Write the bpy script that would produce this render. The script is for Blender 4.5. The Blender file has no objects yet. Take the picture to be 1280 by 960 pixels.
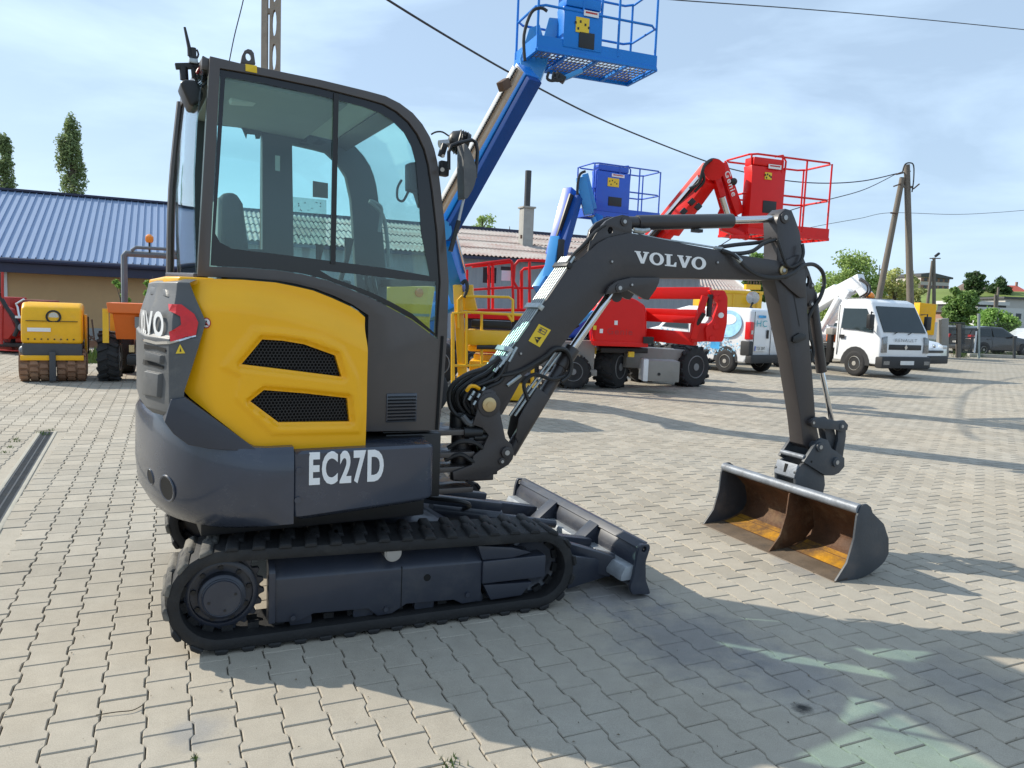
import bpy, bmesh, math, random
import numpy as np
from mathutils import Vector, Matrix
from mathutils.geometry import tessellate_polygon, delaunay_2d_cdt
from mathutils.bvhtree import BVHTree
from mathutils.noise import noise as pnoise
R = math.radians
S = bpy.context.scene
random.seed(7)

# ------------------------------------------------------------------ camera
FOC = 950.0            # focal length in photograph pixels (1280 wide)
EYE = Vector((0, 0, 1.5))
_n = np.array([.04, 1, .1004]); _n /= np.linalg.norm(_n)
_f = np.array([0, 0, -1.]); _y = _f - _n * _f.dot(_n); _y /= np.linalg.norm(_y)
_x = np.cross(_y, _n)
RC = np.array([_x, _y, _n])                     # camera axes -> world axes
cam = bpy.data.cameras.new('camera'); camo = bpy.data.objects.new('camera', cam)
S.collection.objects.link(camo); S.camera = camo
cam.sensor_fit = 'HORIZONTAL'; cam.sensor_width = 36; cam.lens = 36 * FOC / 1280
cam.clip_start = .05; cam.clip_end = 3000
camo.matrix_world = Matrix([list(RC[i]) + [EYE[i]] for i in range(3)] + [[0, 0, 0, 1]])

# ------------------------------------------------------------------ light
SUN_EL, SUN_AZ = 35.5, 161.0     # elevation; direction towards the sun, degrees counter-clockwise from +X
wd = bpy.data.worlds.new('World'); S.world = wd; wd.use_nodes = True
nt = wd.node_tree; nt.nodes.clear()
def N(t, **k):
    n = nt.nodes.new(t)
    for a, b in k.items(): setattr(n, a, b)
    return n
out = N('ShaderNodeOutputWorld'); bg = N('ShaderNodeBackground'); bg.inputs[1].default_value = .098
sky = N('ShaderNodeTexSky', sky_type='NISHITA', sun_disc=False, sun_elevation=R(SUN_EL), sun_rotation=R(90 - SUN_AZ),
        altitude=200, air_density=1.0, dust_density=.7, ozone_density=2.2)
# thin high cloud laid over the clear sky
tc = N('ShaderNodeTexCoord'); mp = N('ShaderNodeMapping'); mp.inputs['Scale'].default_value = (1.0, 1.6, 4.2)
mp.inputs['Rotation'].default_value = (R(14), R(-12), R(20))
nz = N('ShaderNodeTexNoise'); nz.inputs['Scale'].default_value = 2.1; nz.inputs['Detail'].default_value = 9; nz.inputs['Roughness'].default_value = .55
nz.inputs['Distortion'].default_value = .35
rp = N('ShaderNodeValToRGB'); rp.color_ramp.elements[0].position = .42; rp.color_ramp.elements[1].position = .70
rp.color_ramp.elements[0].color = (.50, .50, .50, 1); rp.color_ramp.elements[1].color = (.95, .95, .95, 1)
mx = N('ShaderNodeMixRGB'); mx.inputs[2].default_value = (7.0, 9.1, 11.5, 1)
L = nt.links.new
L(tc.outputs['Generated'], mp.inputs[0]); L(mp.outputs[0], nz.inputs[0]); L(nz.outputs[0], rp.inputs[0])
L(rp.outputs[0], mx.inputs[0]); L(sky.outputs[0], mx.inputs[1]); L(mx.outputs[0], bg.inputs[0]); L(bg.outputs[0], out.inputs[0])
sl = bpy.data.lights.new('sun', 'SUN'); sl.energy = 4.9; sl.angle = R(.53); sl.color = (1, .93, .80)
so = bpy.data.objects.new('sun', sl); S.collection.objects.link(so)
sdir = Vector((math.cos(R(SUN_AZ)) * math.cos(R(SUN_EL)), math.sin(R(SUN_AZ)) * math.cos(R(SUN_EL)), math.sin(R(SUN_EL))))
so.rotation_euler = sdir.to_track_quat('Z', 'Y').to_euler(); so.location = (0, 0, 30)
S.view_settings.view_transform = 'Standard'; S.view_settings.look = 'None'
S.view_settings.exposure = .22; S.view_settings.gamma = 1; S.view_settings.use_curve_mapping = False
S.cycles.max_bounces = 8; S.cycles.transparent_max_bounces = 16; S.cycles.caustics_reflective = False; S.cycles.caustics_refractive = False
S.cycles.use_denoising = True

# ------------------------------------------------------------------ survey: sight lines measured in the photograph
def ray(px, py):
    d = RC @ np.array([(px - 640) / FOC, (480 - py) / FOC, -1.0]); return Vector(d)
def gnd(px, py, z=0):
    d = ray(px, py); return EYE + d * ((z - EYE.z) / d.z)
def at(px, py, D):
    d = ray(px, py); return EYE + d * (D / d.y)
class Frame:
    """a thing's own axes: x forward, y left, z up, standing at (ox, oy) and turned by deg"""
    def __init__(s, ox, oy, deg, tilt=0, oz=0):
        s.M = Matrix.Translation((ox, oy, oz)) @ Matrix.Rotation(R(tilt), 4, 'Y') @ Matrix.Rotation(R(deg), 4, 'Z'); s.I = s.M.inverted(); s.loc = (ox, oy, oz); s.rot = s.M.to_euler()
    def _h(s, px, py, ax, val):
        e = s.I @ EYE; d = s.I.to_3x3() @ ray(px, py); return e + d * ((val - e[ax]) / d[ax])
    def q(s, px, py, ly): return s._h(px, py, 1, ly)
    def qx(s, px, py, lx): return s._h(px, py, 0, lx)
    def qz(s, px, py, lz): return s._h(px, py, 2, lz)
    def xz(s, pts, ly): return [(lambda v: (v.x, v.z))(s.q(a, b, ly)) for a, b in pts]
    def w(s, px, py, D): return s.I @ at(px, py, D)
PLUMB = 0

# ------------------------------------------------------------------ materials
MT = {}
def M(name, rgb, rough=.5, metal=0., var=.10, sc=6., bump=0., bsc=60., coat=0., dirt=0., dcol=(.25, .22, .17), dsc=3., rnd=0., spec=.5, stretch=None, dlo=.52, emis=0):
    if name in MT: return MT[name]
    m = bpy.data.materials.new(name); m.use_nodes = True; MT[name] = m
    t = m.node_tree; b = t.nodes['Principled BSDF']; l = t.links.new
    b.inputs['Roughness'].default_value = rough; b.inputs['Metallic'].default_value = metal
    b.inputs['Coat Weight'].default_value = coat; b.inputs['Coat Roughness'].default_value = .08; b.inputs['Specular IOR Level'].default_value = spec
    if emis: b.inputs['Emission Color'].default_value = (*rgb, 1); b.inputs['Emission Strength'].default_value = emis
    tc = t.nodes.new('ShaderNodeTexCoord'); co = tc.outputs['Object']
    if stretch:
        mp = t.nodes.new('ShaderNodeMapping'); mp.inputs['Scale'].default_value = stretch; l(co, mp.inputs[0]); co = mp.outputs[0]
    n = t.nodes.new('ShaderNodeTexNoise'); n.inputs['Scale'].default_value = sc; n.inputs['Detail'].default_value = 6; n.inputs['Roughness'].default_value = .6; l(co, n.inputs[0])
    hv = t.nodes.new('ShaderNodeHueSaturation'); hv.inputs['Color'].default_value = (*rgb, 1)
    mr = t.nodes.new('ShaderNodeMapRange'); mr.inputs[1].default_value = .25; mr.inputs[2].default_value = .75
    mr.inputs[3].default_value = 1 - var; mr.inputs[4].default_value = 1 + var; l(n.outputs[0], mr.inputs[0])
    val = mr.outputs[0]
    if rnd:
        g = t.nodes.new('ShaderNodeNewGeometry'); r2 = t.nodes.new('ShaderNodeMapRange'); r2.inputs[3].default_value = 1 - rnd; r2.inputs[4].default_value = 1 + rnd
        l(g.outputs['Random Per Island'], r2.inputs[0]); mu = t.nodes.new('ShaderNodeMath'); mu.operation = 'MULTIPLY'; l(val, mu.inputs[0]); l(r2.outputs[0], mu.inputs[1]); val = mu.outputs[0]
    l(val, hv.inputs['Value']); col = hv.outputs[0]
    if dirt:
        d = t.nodes.new('ShaderNodeTexNoise'); d.inputs['Scale'].default_value = dsc; d.inputs['Detail'].default_value = 8; d.inputs['Roughness'].default_value = .7; l(co, d.inputs[0])
        dr = t.nodes.new('ShaderNodeMapRange'); dr.inputs[1].default_value = dlo; dr.inputs[2].default_value = dlo + .22; dr.inputs[4].default_value = dirt; l(d.outputs[0], dr.inputs[0])
        mi = t.nodes.new('ShaderNodeMixRGB'); mi.inputs[2].default_value = (*dcol, 1); l(dr.outputs[0], mi.inputs[0]); l(col, mi.inputs[1]); col = mi.outputs[0]
        ra = t.nodes.new('ShaderNodeMapRange'); ra.inputs[3].default_value = rough; ra.inputs[4].default_value = min(1, rough + .35); l(dr.outputs[0], ra.inputs[0]); l(ra.outputs[0], b.inputs['Roughness'])
    l(col, b.inputs['Base Color'])
    if bump:
        bn = t.nodes.new('ShaderNodeTexNoise'); bn.inputs['Scale'].default_value = bsc; bn.inputs['Detail'].default_value = 4; l(co, bn.inputs[0])
        bp = t.nodes.new('ShaderNodeBump'); bp.inputs['Strength'].default_value = bump; bp.inputs['Distance'].default_value = .01; l(bn.outputs[0], bp.inputs['Height']); l(bp.outputs[0], b.inputs['Normal'])
    return m
def glass(name, tint, refl=1.0):
    m = bpy.data.materials.new(name); m.use_nodes = True; t = m.node_tree; t.nodes.clear(); l = t.links.new
    o = t.nodes.new('ShaderNodeOutputMaterial'); tr = t.nodes.new('ShaderNodeBsdfTransparent'); tr.inputs[0].default_value = (*tint, 1)
    gl = t.nodes.new('ShaderNodeBsdfGlossy'); gl.inputs['Roughness'].default_value = .015; gl.inputs[0].default_value = (refl, refl, refl, 1)
    fr = t.nodes.new('ShaderNodeFresnel'); ge = t.nodes.new('ShaderNodeNewGeometry'); mr = t.nodes.new('ShaderNodeMapRange'); mr.inputs[3].default_value = 1.5; mr.inputs[4].default_value = 1 / 1.5; l(ge.outputs['Backfacing'], mr.inputs[0]); l(mr.outputs[0], fr.inputs[0]); mi = t.nodes.new('ShaderNodeMixShader')
    l(fr.outputs[0], mi.inputs[0]); l(tr.outputs[0], mi.inputs[1]); l(gl.outputs[0], mi.inputs[2]); l(mi.outputs[0], o.inputs[0]); MT[name] = m
    return m

def leaf(name, rgb, rnd=.35):
    m = M(name, rgb, .6, var=.25, sc=.8, rnd=rnd); t = m.node_tree; l = t.links.new; b = t.nodes['Principled BSDF']; o = t.nodes['Material Output']
    tr = t.nodes.new('ShaderNodeBsdfTranslucent'); mi = t.nodes.new('ShaderNodeMixShader'); mi.inputs[0].default_value = .38; src = b.inputs['Base Color'].links[0].from_socket
    l(src, tr.inputs[0]); l(b.outputs[0], mi.inputs[1]); l(tr.outputs[0], mi.inputs[2]); l(mi.outputs[0], o.inputs[0]); return m
# ------------------------------------------------------------------ mesh building
def smoothpath(pts, n=6):
    P = [Vector(p) for p in pts]
    if len(P) < 3: return P
    o = []
    for i in range(len(P) - 1):
        a, b, c, d = P[max(i - 1, 0)], P[i], P[i + 1], P[min(i + 2, len(P) - 1)]
        for k in range(n):
            t = k / n; o.append(.5 * ((2 * b) + (c - a) * t + (2 * a - 5 * b + 4 * c - d) * t * t + (3 * b - a - 3 * c + d) * t ** 3))
    o.append(P[-1]); return o
class MB:
    def __init__(s): s.v = []; s.f = []
    def add(s, vs, fs):
        k = len(s.v); s.v += [tuple(v) for v in vs]; s.f += [[i + k for i in f] for f in fs]; return s
    def box(s, c, d, rot=None, taper=1.0):
        hx, hy, hz = d[0] / 2, d[1] / 2, d[2] / 2; c = Vector(c)
        vs = [Vector((x * hx * (taper if z > 0 else 1), y * hy * (taper if z > 0 else 1), z * hz)) for z in (-1, 1) for x, y in ((-1, -1), (1, -1), (1, 1), (-1, 1))]
        if rot is not None: vs = [rot @ v for v in vs]
        return s.add([v + c for v in vs], [(3, 2, 1, 0), (4, 5, 6, 7), (0, 1, 5, 4), (1, 2, 6, 5), (2, 3, 7, 6), (3, 0, 4, 7)])
    def bb(s, x0, x1, y0, y1, z0, z1): return s.box(((x0 + x1) / 2, (y0 + y1) / 2, (z0 + z1) / 2), (abs(x1 - x0), abs(y1 - y0), abs(z1 - z0)))
    def beam(s, p0, p1, w, h=None, up=(0, 0, 1)):
        p0, p1 = Vector(p0), Vector(p1); h = h or w; d = (p1 - p0); ln = d.length; d.normalize(); u = Vector(up)
        if abs(d.dot(u)) > .99: u = Vector((1, 0, 0))
        sx = d.cross(u).normalized(); uz = sx.cross(d)
        rot = Matrix((d, sx, uz)).transposed(); return s.box((p0 + p1) / 2, (ln, w, h), rot)
    def tube(s, pts, r, n=8, closed=False, smooth=0):
        P = smoothpath(pts, smooth) if smooth else [Vector(p) for p in pts]
        m = len(P); rs = r if isinstance(r, (list, tuple)) else [r] * m; prev = None; vs = []; fs = []
        for i, p in enumerate(P):
            a = P[(i - 1) % m] if (closed or i > 0) else p; b = P[(i + 1) % m] if (closed or i < m - 1) else p
            t = (b - a)
            if t.length < 1e-9: t = Vector((0, 0, 1))
            t.normalize()
            if prev is None: prev = t.orthogonal().normalized()
            prev = (prev - t * prev.dot(t)); prev = prev.normalized() if prev.length > 1e-6 else t.orthogonal().normalized()
            bi = t.cross(prev)
            vs += [p + (prev * math.cos(2 * math.pi * k / n) + bi * math.sin(2 * math.pi * k / n)) * rs[i] for k in range(n)]
        for i in range(m if closed else m - 1):
            j = (i + 1) % m
            fs += [(i * n + k, i * n + (k + 1) % n, j * n + (k + 1) % n, j * n + k) for k in range(n)]
        if not closed: fs += [list(range(n))[::-1], [(m - 1) * n + k for k in range(n)]]
        return s.add(vs, fs)
    def cyl(s, p0, p1, r, n=20, r2=None):
        p0, p1 = Vector(p0), Vector(p1); t = (p1 - p0).normalized(); a = t.orthogonal().normalized(); b = t.cross(a); r2 = r if r2 is None else r2
        vs = [p + (a * math.cos(2 * math.pi * k / n) + b * math.sin(2 * math.pi * k / n)) * q for p, q in ((p0, r), (p1, r2)) for k in range(n)]
        return s.add(vs, [(k, (k + 1) % n, n + (k + 1) % n, n + k) for k in range(n)] + [list(range(n))[::-1], list(range(n, 2 * n))])
    def lathe(s, prof, o, axis, n=32, cap=True):
        """prof: (radius, height along axis)"""
        o = Vector(o); t = Vector(axis).normalized(); a = t.orthogonal().normalized(); b = t.cross(a); m = len(prof)
        vs = [o + t * h + (a * math.cos(2 * math.pi * k / n) + b * math.sin(2 * math.pi * k / n)) * r for r, h in prof for k in range(n)]
        fs = [(i * n + k, i * n + (k + 1) % n, (i + 1) * n + (k + 1) % n, (i + 1) * n + k) for i in range(m - 1) for k in range(n)]
        if cap: fs += [list(range(n))[::-1], [(m - 1) * n + k for k in range(n)]]
        return s.add(vs, fs)
    def prism(s, poly, a, b, ax='y', holes=()):
        """poly in the two other axes, extruded along ax from a to b"""
        mp = {'y': lambda u, w, t: (u, t, w), 'x': lambda u, w, t: (t, u, w), 'z': lambda u, w, t: (u, w, t)}[ax]
        loops = [list(poly)] + [list(h) for h in holes]; allp = [p for lp in loops for p in lp]; n = len(allp)
        vs = [mp(p[0], p[1], a) for p in allp] + [mp(p[0], p[1], b) for p in allp]
        if holes:
            tri = tessellate_polygon([[Vector((p[0], p[1], 0)) for p in lp] for lp in loops])
            fs = [list(t) for t in tri] + [[i + n for i in t][::-1] for t in tri]
        else: fs = [list(range(n))[::-1], list(range(n, 2 * n))]
        k = 0
        for lp in loops:
            m = len(lp); fs += [(k + i, k + (i + 1) % m, n + k + (i + 1) % m, n + k + i) for i in range(m)]; k += m
        return s.add(vs, fs)
    def loft(s, rings, closed=True, cap=True):
        m = len(rings[0]); vs = [p for r in rings for p in r]; fs = []
        for i in range(len(rings) - 1):
            fs += [(i * m + k, i * m + (k + 1) % m, (i + 1) * m + (k + 1) % m, (i + 1) * m + k) for k in range(m if closed else m - 1)]
        if cap and closed: fs += [list(range(m))[::-1], [(len(rings) - 1) * m + k for k in range(m)]]
        return s.add(vs, fs)
    def sphere(s, c, r, n=12, sz=1.0):
        return s.lathe([(max(1e-4, r * math.sin(math.pi * i / n)), -r * sz * math.cos(math.pi * i / n)) for i in range(n + 1)], c, (0, 0, 1), n * 2, True)
    def sheet(s, outer, holes, step, fy, back=None):
        """curved skin over a polygon in x,z; y = fy(x,z); back = depth of its turned-in rim"""
        loops = []
        def res(lp):
            o = []
            for i, p in enumerate(lp):
                q = lp[(i + 1) % len(lp)]; k = max(1, int(math.dist(p, q) / step + .5)); o += [(p[0] + (q[0] - p[0]) * j / k, p[1] + (q[1] - p[1]) * j / k) for j in range(k)]
            return o
        loops = [res(outer)] + [res(h) for h in holes]
        pts = []; edges = []
        for lp in loops:
            k = len(pts); pts += lp; edges += [(k + i, k + (i + 1) % len(lp)) for i in range(len(lp))]
        xs = [p[0] for p in outer]; zs = [p[1] for p in outer]; x = min(xs) + step / 2; row = 0
        P0 = list(loops[0])
        while x < max(xs):
            z = min(zs) + (step / 2 if row % 2 else 0)
            while z < max(zs):
                if inpoly(x, z, outer) and not any(inpoly(x, z, h) for h in holes) and min(segd(x, z, lp) for lp in [outer] + list(holes)) > step * .45: pts.append((x, z))
                z += step
            x += step * .87; row += 1
        r = delaunay_2d_cdt([Vector(p) for p in pts], edges, [], 0, 1e-6)
        vv = r[0]; fs = []
        for f in r[2]:
            cx = sum(vv[i][0] for i in f) / len(f); cz = sum(vv[i][1] for i in f) / len(f)
            if inpoly(cx, cz, outer) and not any(inpoly(cx, cz, h) for h in holes): fs.append(list(f)[::-1])
        vs = [(p[0], fy(p[0], p[1]), p[1]) for p in vv]
        if back:
            cnt = {}
            for f in fs:
                for i in range(len(f)): e = (f[i], f[(i + 1) % len(f)]); cnt[tuple(sorted(e))] = None if tuple(sorted(e)) in cnt else e
            nb = {}
            for e in cnt.values():
                if e is None: continue
                for i in e:
                    if i not in nb: nb[i] = len(vs); vs.append((vs[i][0], vs[i][1] + back, vs[i][2]))
                fs.append([e[1], e[0], nb[e[0]], nb[e[1]]])
        return s.add(vs, fs)
    def build(s, name, mat, parent=None, bevel=0, seg=2, ang=35, rz=0, smooth=True):
        me = bpy.data.meshes.new(name); me.from_pydata(s.v, [], s.f); me.validate()
        if isinstance(mat, str): mat = MT[mat]
        bm = bmesh.new(); bm.from_mesh(me)
        bmesh.ops.remove_doubles(bm, verts=bm.verts, dist=1e-5)
        bmesh.ops.recalc_face_normals(bm, faces=bm.faces)
        if bevel:
            es = [e for e in bm.edges if len(e.link_faces) == 2 and e.calc_face_angle(0) > R(ang)]
            if es: bmesh.ops.bevel(bm, geom=es, offset=bevel, segments=seg, profile=.6, affect='EDGES', clamp_overlap=True)
        bm.to_mesh(me); bm.free()
        if smooth:
            me.polygons.foreach_set('use_smooth', [True] * len(me.polygons)); me.set_sharp_from_angle(angle=R(40))
        me.materials.append(mat)
        o = bpy.data.objects.new(name, me); S.collection.objects.link(o)
        if parent: o.parent = parent
        if rz: o.rotation_euler.z = rz
        return o
def inpoly(x, y, p):
    c = False; j = len(p) - 1
    for i in range(len(p)):
        if (p[i][1] > y) != (p[j][1] > y) and x < (p[j][0] - p[i][0]) * (y - p[i][1]) / (p[j][1] - p[i][1]) + p[i][0]: c = not c
        j = i
    return c
def segd(x, y, p):
    b = 1e9
    for i in range(len(p)):
        ax, ay = p[i][0], p[i][1]; bx, by = p[(i + 1) % len(p)][0], p[(i + 1) % len(p)][1]; dx, dy = bx - ax, by - ay
        t = max(0, min(1, ((x - ax) * dx + (y - ay) * dy) / (dx * dx + dy * dy + 1e-12))); b = min(b, math.hypot(x - ax - t * dx, y - ay - t * dy))
    return b
def rnd_poly(p, r, n=4):
    """round the corners of a polygon"""
    o = []; m = len(p)
    for i in range(m):
        a, b, c = Vector(p[i - 1][:2]), Vector(p[i][:2]), Vector(p[(i + 1) % m][:2]); u, v = a - b, c - b
        k = min(r, u.length * .45, v.length * .45); s0, s1 = b + u.normalized() * k, b + v.normalized() * k
        for t in range(n + 1): t /= n; q = s0 * (1 - t) ** 2 + b * 2 * t * (1 - t) + s1 * t * t; o.append((q.x, q.y))
    return o
def thing(name, label, cat, loc=(0, 0, 0), rz=0, group=None, rot=None):
    o = bpy.data.objects.new(name, None); S.collection.objects.link(o); o.location = loc; o.empty_display_size = .2
    o.rotation_euler = rot if rot else (0, 0, rz); o['label'] = label; o['category'] = cat
    if group: o['group'] = group
    return o
def tag(o, label, cat, group=None):
    o['label'] = label; o['category'] = cat
    if group: o['group'] = group
    return o
def struct(o): o['kind'] = 'structure'; return o
def copy_tree(o, parent=None):
    c = o.copy(); S.collection.objects.link(c); c.parent = parent
    for ch in list(o.children): copy_tree(ch, c)
    return c
# lettering: flat print, laid on the surface it is painted on
def text_shape(txt, bold=.0):
    cu = bpy.data.curves.new('t', 'FONT'); cu.body = txt; cu.offset = bold; cu.space_character = 1.15; cu.resolution_u = 4
    to = bpy.data.objects.new('t', cu); S.collection.objects.link(to); bpy.context.view_layer.update()
    me = bpy.data.meshes.new_from_object(to.evaluated_get(bpy.context.evaluated_depsgraph_get()))
    V = [v.co.copy() for v in me.vertices]; F = [list(p.vertices) for p in me.polygons]
    bpy.data.objects.remove(to); x0, x1 = min(v.x for v in V), max(v.x for v in V); y0, y1 = min(v.y for v in V), max(v.y for v in V)
    return [((v.x - x0) / (x1 - x0), (v.y - y0) / (y1 - y0)) for v in V], F
def slab_word(word):
    V = []; F = []; x = 0
    G = {'V': [(0, 1), (.42, 1), (.42, .9), (.35, .9), (.52, .38), (.68, .9), (.58, .9), (.58, 1), (.98, 1), (.98, .9), (.9, .9), (.6, 0), (.38, 0), (.08, .9), (0, .9)],
         'L': [(0, 1), (.52, 1), (.52, .9), (.38, .9), (.38, .13), (.58, .13), (.70, .38), (.80, .38), (.78, 0), (0, 0), (0, .1), (.12, .1), (.12, .9), (0, .9)]}
    for ch in word:
        if ch == 'O':
            n = 24; o = [(x + .5 + .5 * math.cos(2 * math.pi * k / n), .5 + .53 * math.sin(2 * math.pi * k / n)) for k in range(n)]
            i_ = [(x + .5 + .24 * math.cos(2 * math.pi * k / n), .5 + .38 * math.sin(2 * math.pi * k / n)) for k in range(n)]
            k0 = len(V); V += o + i_; F += [(k0 + k, k0 + (k + 1) % n, k0 + n + (k + 1) % n, k0 + n + k) for k in range(n)]; x += 1.06
        else:
            g = [(x + a, b) for a, b in G[ch]]; k0 = len(V); V += g
            F += [[k0 + i for i in t] for t in tessellate_polygon([[Vector((a, b, 0)) for a, b in g]])]; x += {'V': .98, 'L': .84}[ch]
    return [(a / x, b) for a, b in V], F
def bvh_of(objs):
    out = []
    for o in objs:
        Mx = Matrix.Identity(4); p = o
        while p: Mx = Matrix.LocRotScale(p.location, p.rotation_euler, p.scale) @ Mx; p = p.parent
        out.append(BVHTree.FromPolygons([Mx @ v.co for v in o.data.vertices], [list(f.vertices) for f in o.data.polygons]))
    return out
def decal(name, shape, quad, targets, mat, parent, off=.002, sub=0):
    """shape: (unit-square verts, faces); quad: measured corners BL, BR, TR, TL; laid on the target surfaces"""
    V, F = shape; tr = bvh_of(targets); PM = Matrix.Identity(4); p = parent
    while p: PM = Matrix.LocRotScale(p.location, p.rotation_euler, p.scale) @ PM; p = p.parent
    PI = PM.inverted(); q = [Vector(a) for a in quad]; vs = []; lastd = None
    for u, v in V:
        s = (q[0] * (1 - u) + q[1] * u) * (1 - v) + (q[3] * (1 - u) + q[2] * u) * v; d = ray(s.x, s.y).normalized(); best = None
        for b in tr:
            h = b.ray_cast(EYE, d)
            if h[0] is not None and (best is None or h[3] < best): best = h[3]; bn_ = h[1] if h[1].dot(d) < 0 else -h[1]
        if best is None: best, bn_ = lastd or (4.0, -d)
        lastd = (best, bn_); vs.append(PI @ (EYE + d * (best - off * .5) + bn_ * off))
    mb = MB(); mb.add(vs, F); return mb.build(name, mat, parent, smooth=False)
QUADSHAPE = ([(0, 0), (1, 0), (1, 1), (0, 1)], [(0, 1, 2, 3)])
def polyshape(pts):
    """pixel polygon -> shape + quad for decal()"""
    xs = [p[0] for p in pts]; ys = [p[1] for p in pts]; x0, x1, y0, y1 = min(xs), max(xs), min(ys), max(ys)
    mb = MB(); mb.sheet(pts, [], max(1.5, min(x1 - x0, y1 - y0) / 6), lambda x, z: 0)
    V = [((p[0] - x0) / (x1 - x0), (y1 - p[2]) / (y1 - y0)) for p in mb.v]; F = mb.f
    return (V, F), [(x0, y1), (x1, y1), (x1, y0), (x0, y0)]
# ------------------------------------------------------------------ palette
M('cab_paint', (.066, .056, .053), .42, var=.05, coat=.25, dirt=.18, dcol=(.16, .13, .10), dsc=2.5)
M('boom_paint', (.036, .031, .032), .42, var=.08, coat=.1, dirt=.3, dcol=(.085, .072, .065), dsc=4, bump=.06, bsc=90)
M('skirt_paint', (.036, .045, .068), .26, var=.10, coat=.4, dirt=.16, dcol=(.12, .12, .12), dsc=6, dlo=.55)
M('yellow_paint', (.90, .445, .006), .34, var=.03, coat=.15, spec=.35, dirt=.05, dcol=(.45, .27, .05), dsc=4)
M('grey_plastic', (.085, .088, .092), .48, var=.12, dirt=.5, dcol=(.22, .21, .19), dsc=7, bump=.08, bsc=140)
M('frame_paint', (.027, .032, .047), .42, var=.12, coat=.2, dirt=.35, dcol=(.10, .095, .09), dsc=5)
M('rubber', (.010, .010, .011), .7, var=.2, dirt=.6, dcol=(.055, .052, .046), dsc=6, bump=.25, bsc=60)
M('dusty_rubber', (.03, .03, .03), .8, var=.2, dirt=.8, dcol=(.24, .22, .185), dsc=5, bump=.25, bsc=60, dlo=.40)
M('black', (.012, .012, .013), .45, var=.2)
M('black_gloss', (.010, .010, .012), .12, var=.1)
M('dark_void', (.004, .004, .004), .9)
M('hose', (.016, .016, .017), .5, var=.2, bump=.15, bsc=200)
M('chrome', (.62, .62, .63), .14, metal=1, var=.05)
M('steel', (.42, .42, .42), .42, metal=.9, var=.15, dirt=.3, dcol=(.20, .15, .10))
M('zinc', (.40, .43, .43), .40, metal=.8, var=.25, sc=60)
M('worn_steel', (.20, .22, .25), .5, metal=.25, var=.25, sc=12, dirt=.6, dcol=(.10, .095, .09), dsc=9, bump=.15)
M('brass', (.52, .40, .22), .35, metal=.9, var=.1)
M('white_print', (.80, .80, .80), .5, var=.03)
M('yellow_print', (.80, .55, .03), .5, var=.03)
M('red_lens', (.62, .006, .008), .3, var=.15, coat=.15, sc=40)
M('red_print', (.5, .02, .02), .5)
M('seat_fabric', (.08, .085, .09), .9, var=.15, bump=.2)
M('trim_grey', (.27, .28, .28), .8, var=.05)
M('trim_dark', (.06, .063, .068), .7, var=.1)
M('paper', (.72, .75, .74), .7, var=.03)
M('roof_liner', (.38, .40, .39), .85, var=.05)
glass('cab_glass', (.83, .958, .948))
glass('film', (.74, .78, .76), .4)
glass('mirror_glass', (.1, .1, .1), .9)
glass('car_glass', (.16, .22, .22))
# bucket inside: brown rust with a bright ochre floor where it last scraped
m = M('rust', (.085, .036, .014), .72, var=.45, sc=7, bump=.5, bsc=45, dirt=.8, dcol=(.22, .145, .08), dsc=4.5, dlo=.52)
M('ochre_rust', (.50, .235, .012), .6, var=.4, sc=9, bump=.35, bsc=60, dirt=.95, dcol=(.105, .055, .025), dsc=3.2, dlo=.40)
M('lip_rust', (.13, .095, .065), .6, var=.3, sc=8, dirt=.7, dcol=(.05, .045, .04), dsc=9, bump=.2)
M('bucket_paint', (.045, .052, .062), .5, var=.2, dirt=.6, dcol=(.12, .10, .085), dsc=6, bump=.1)

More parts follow.
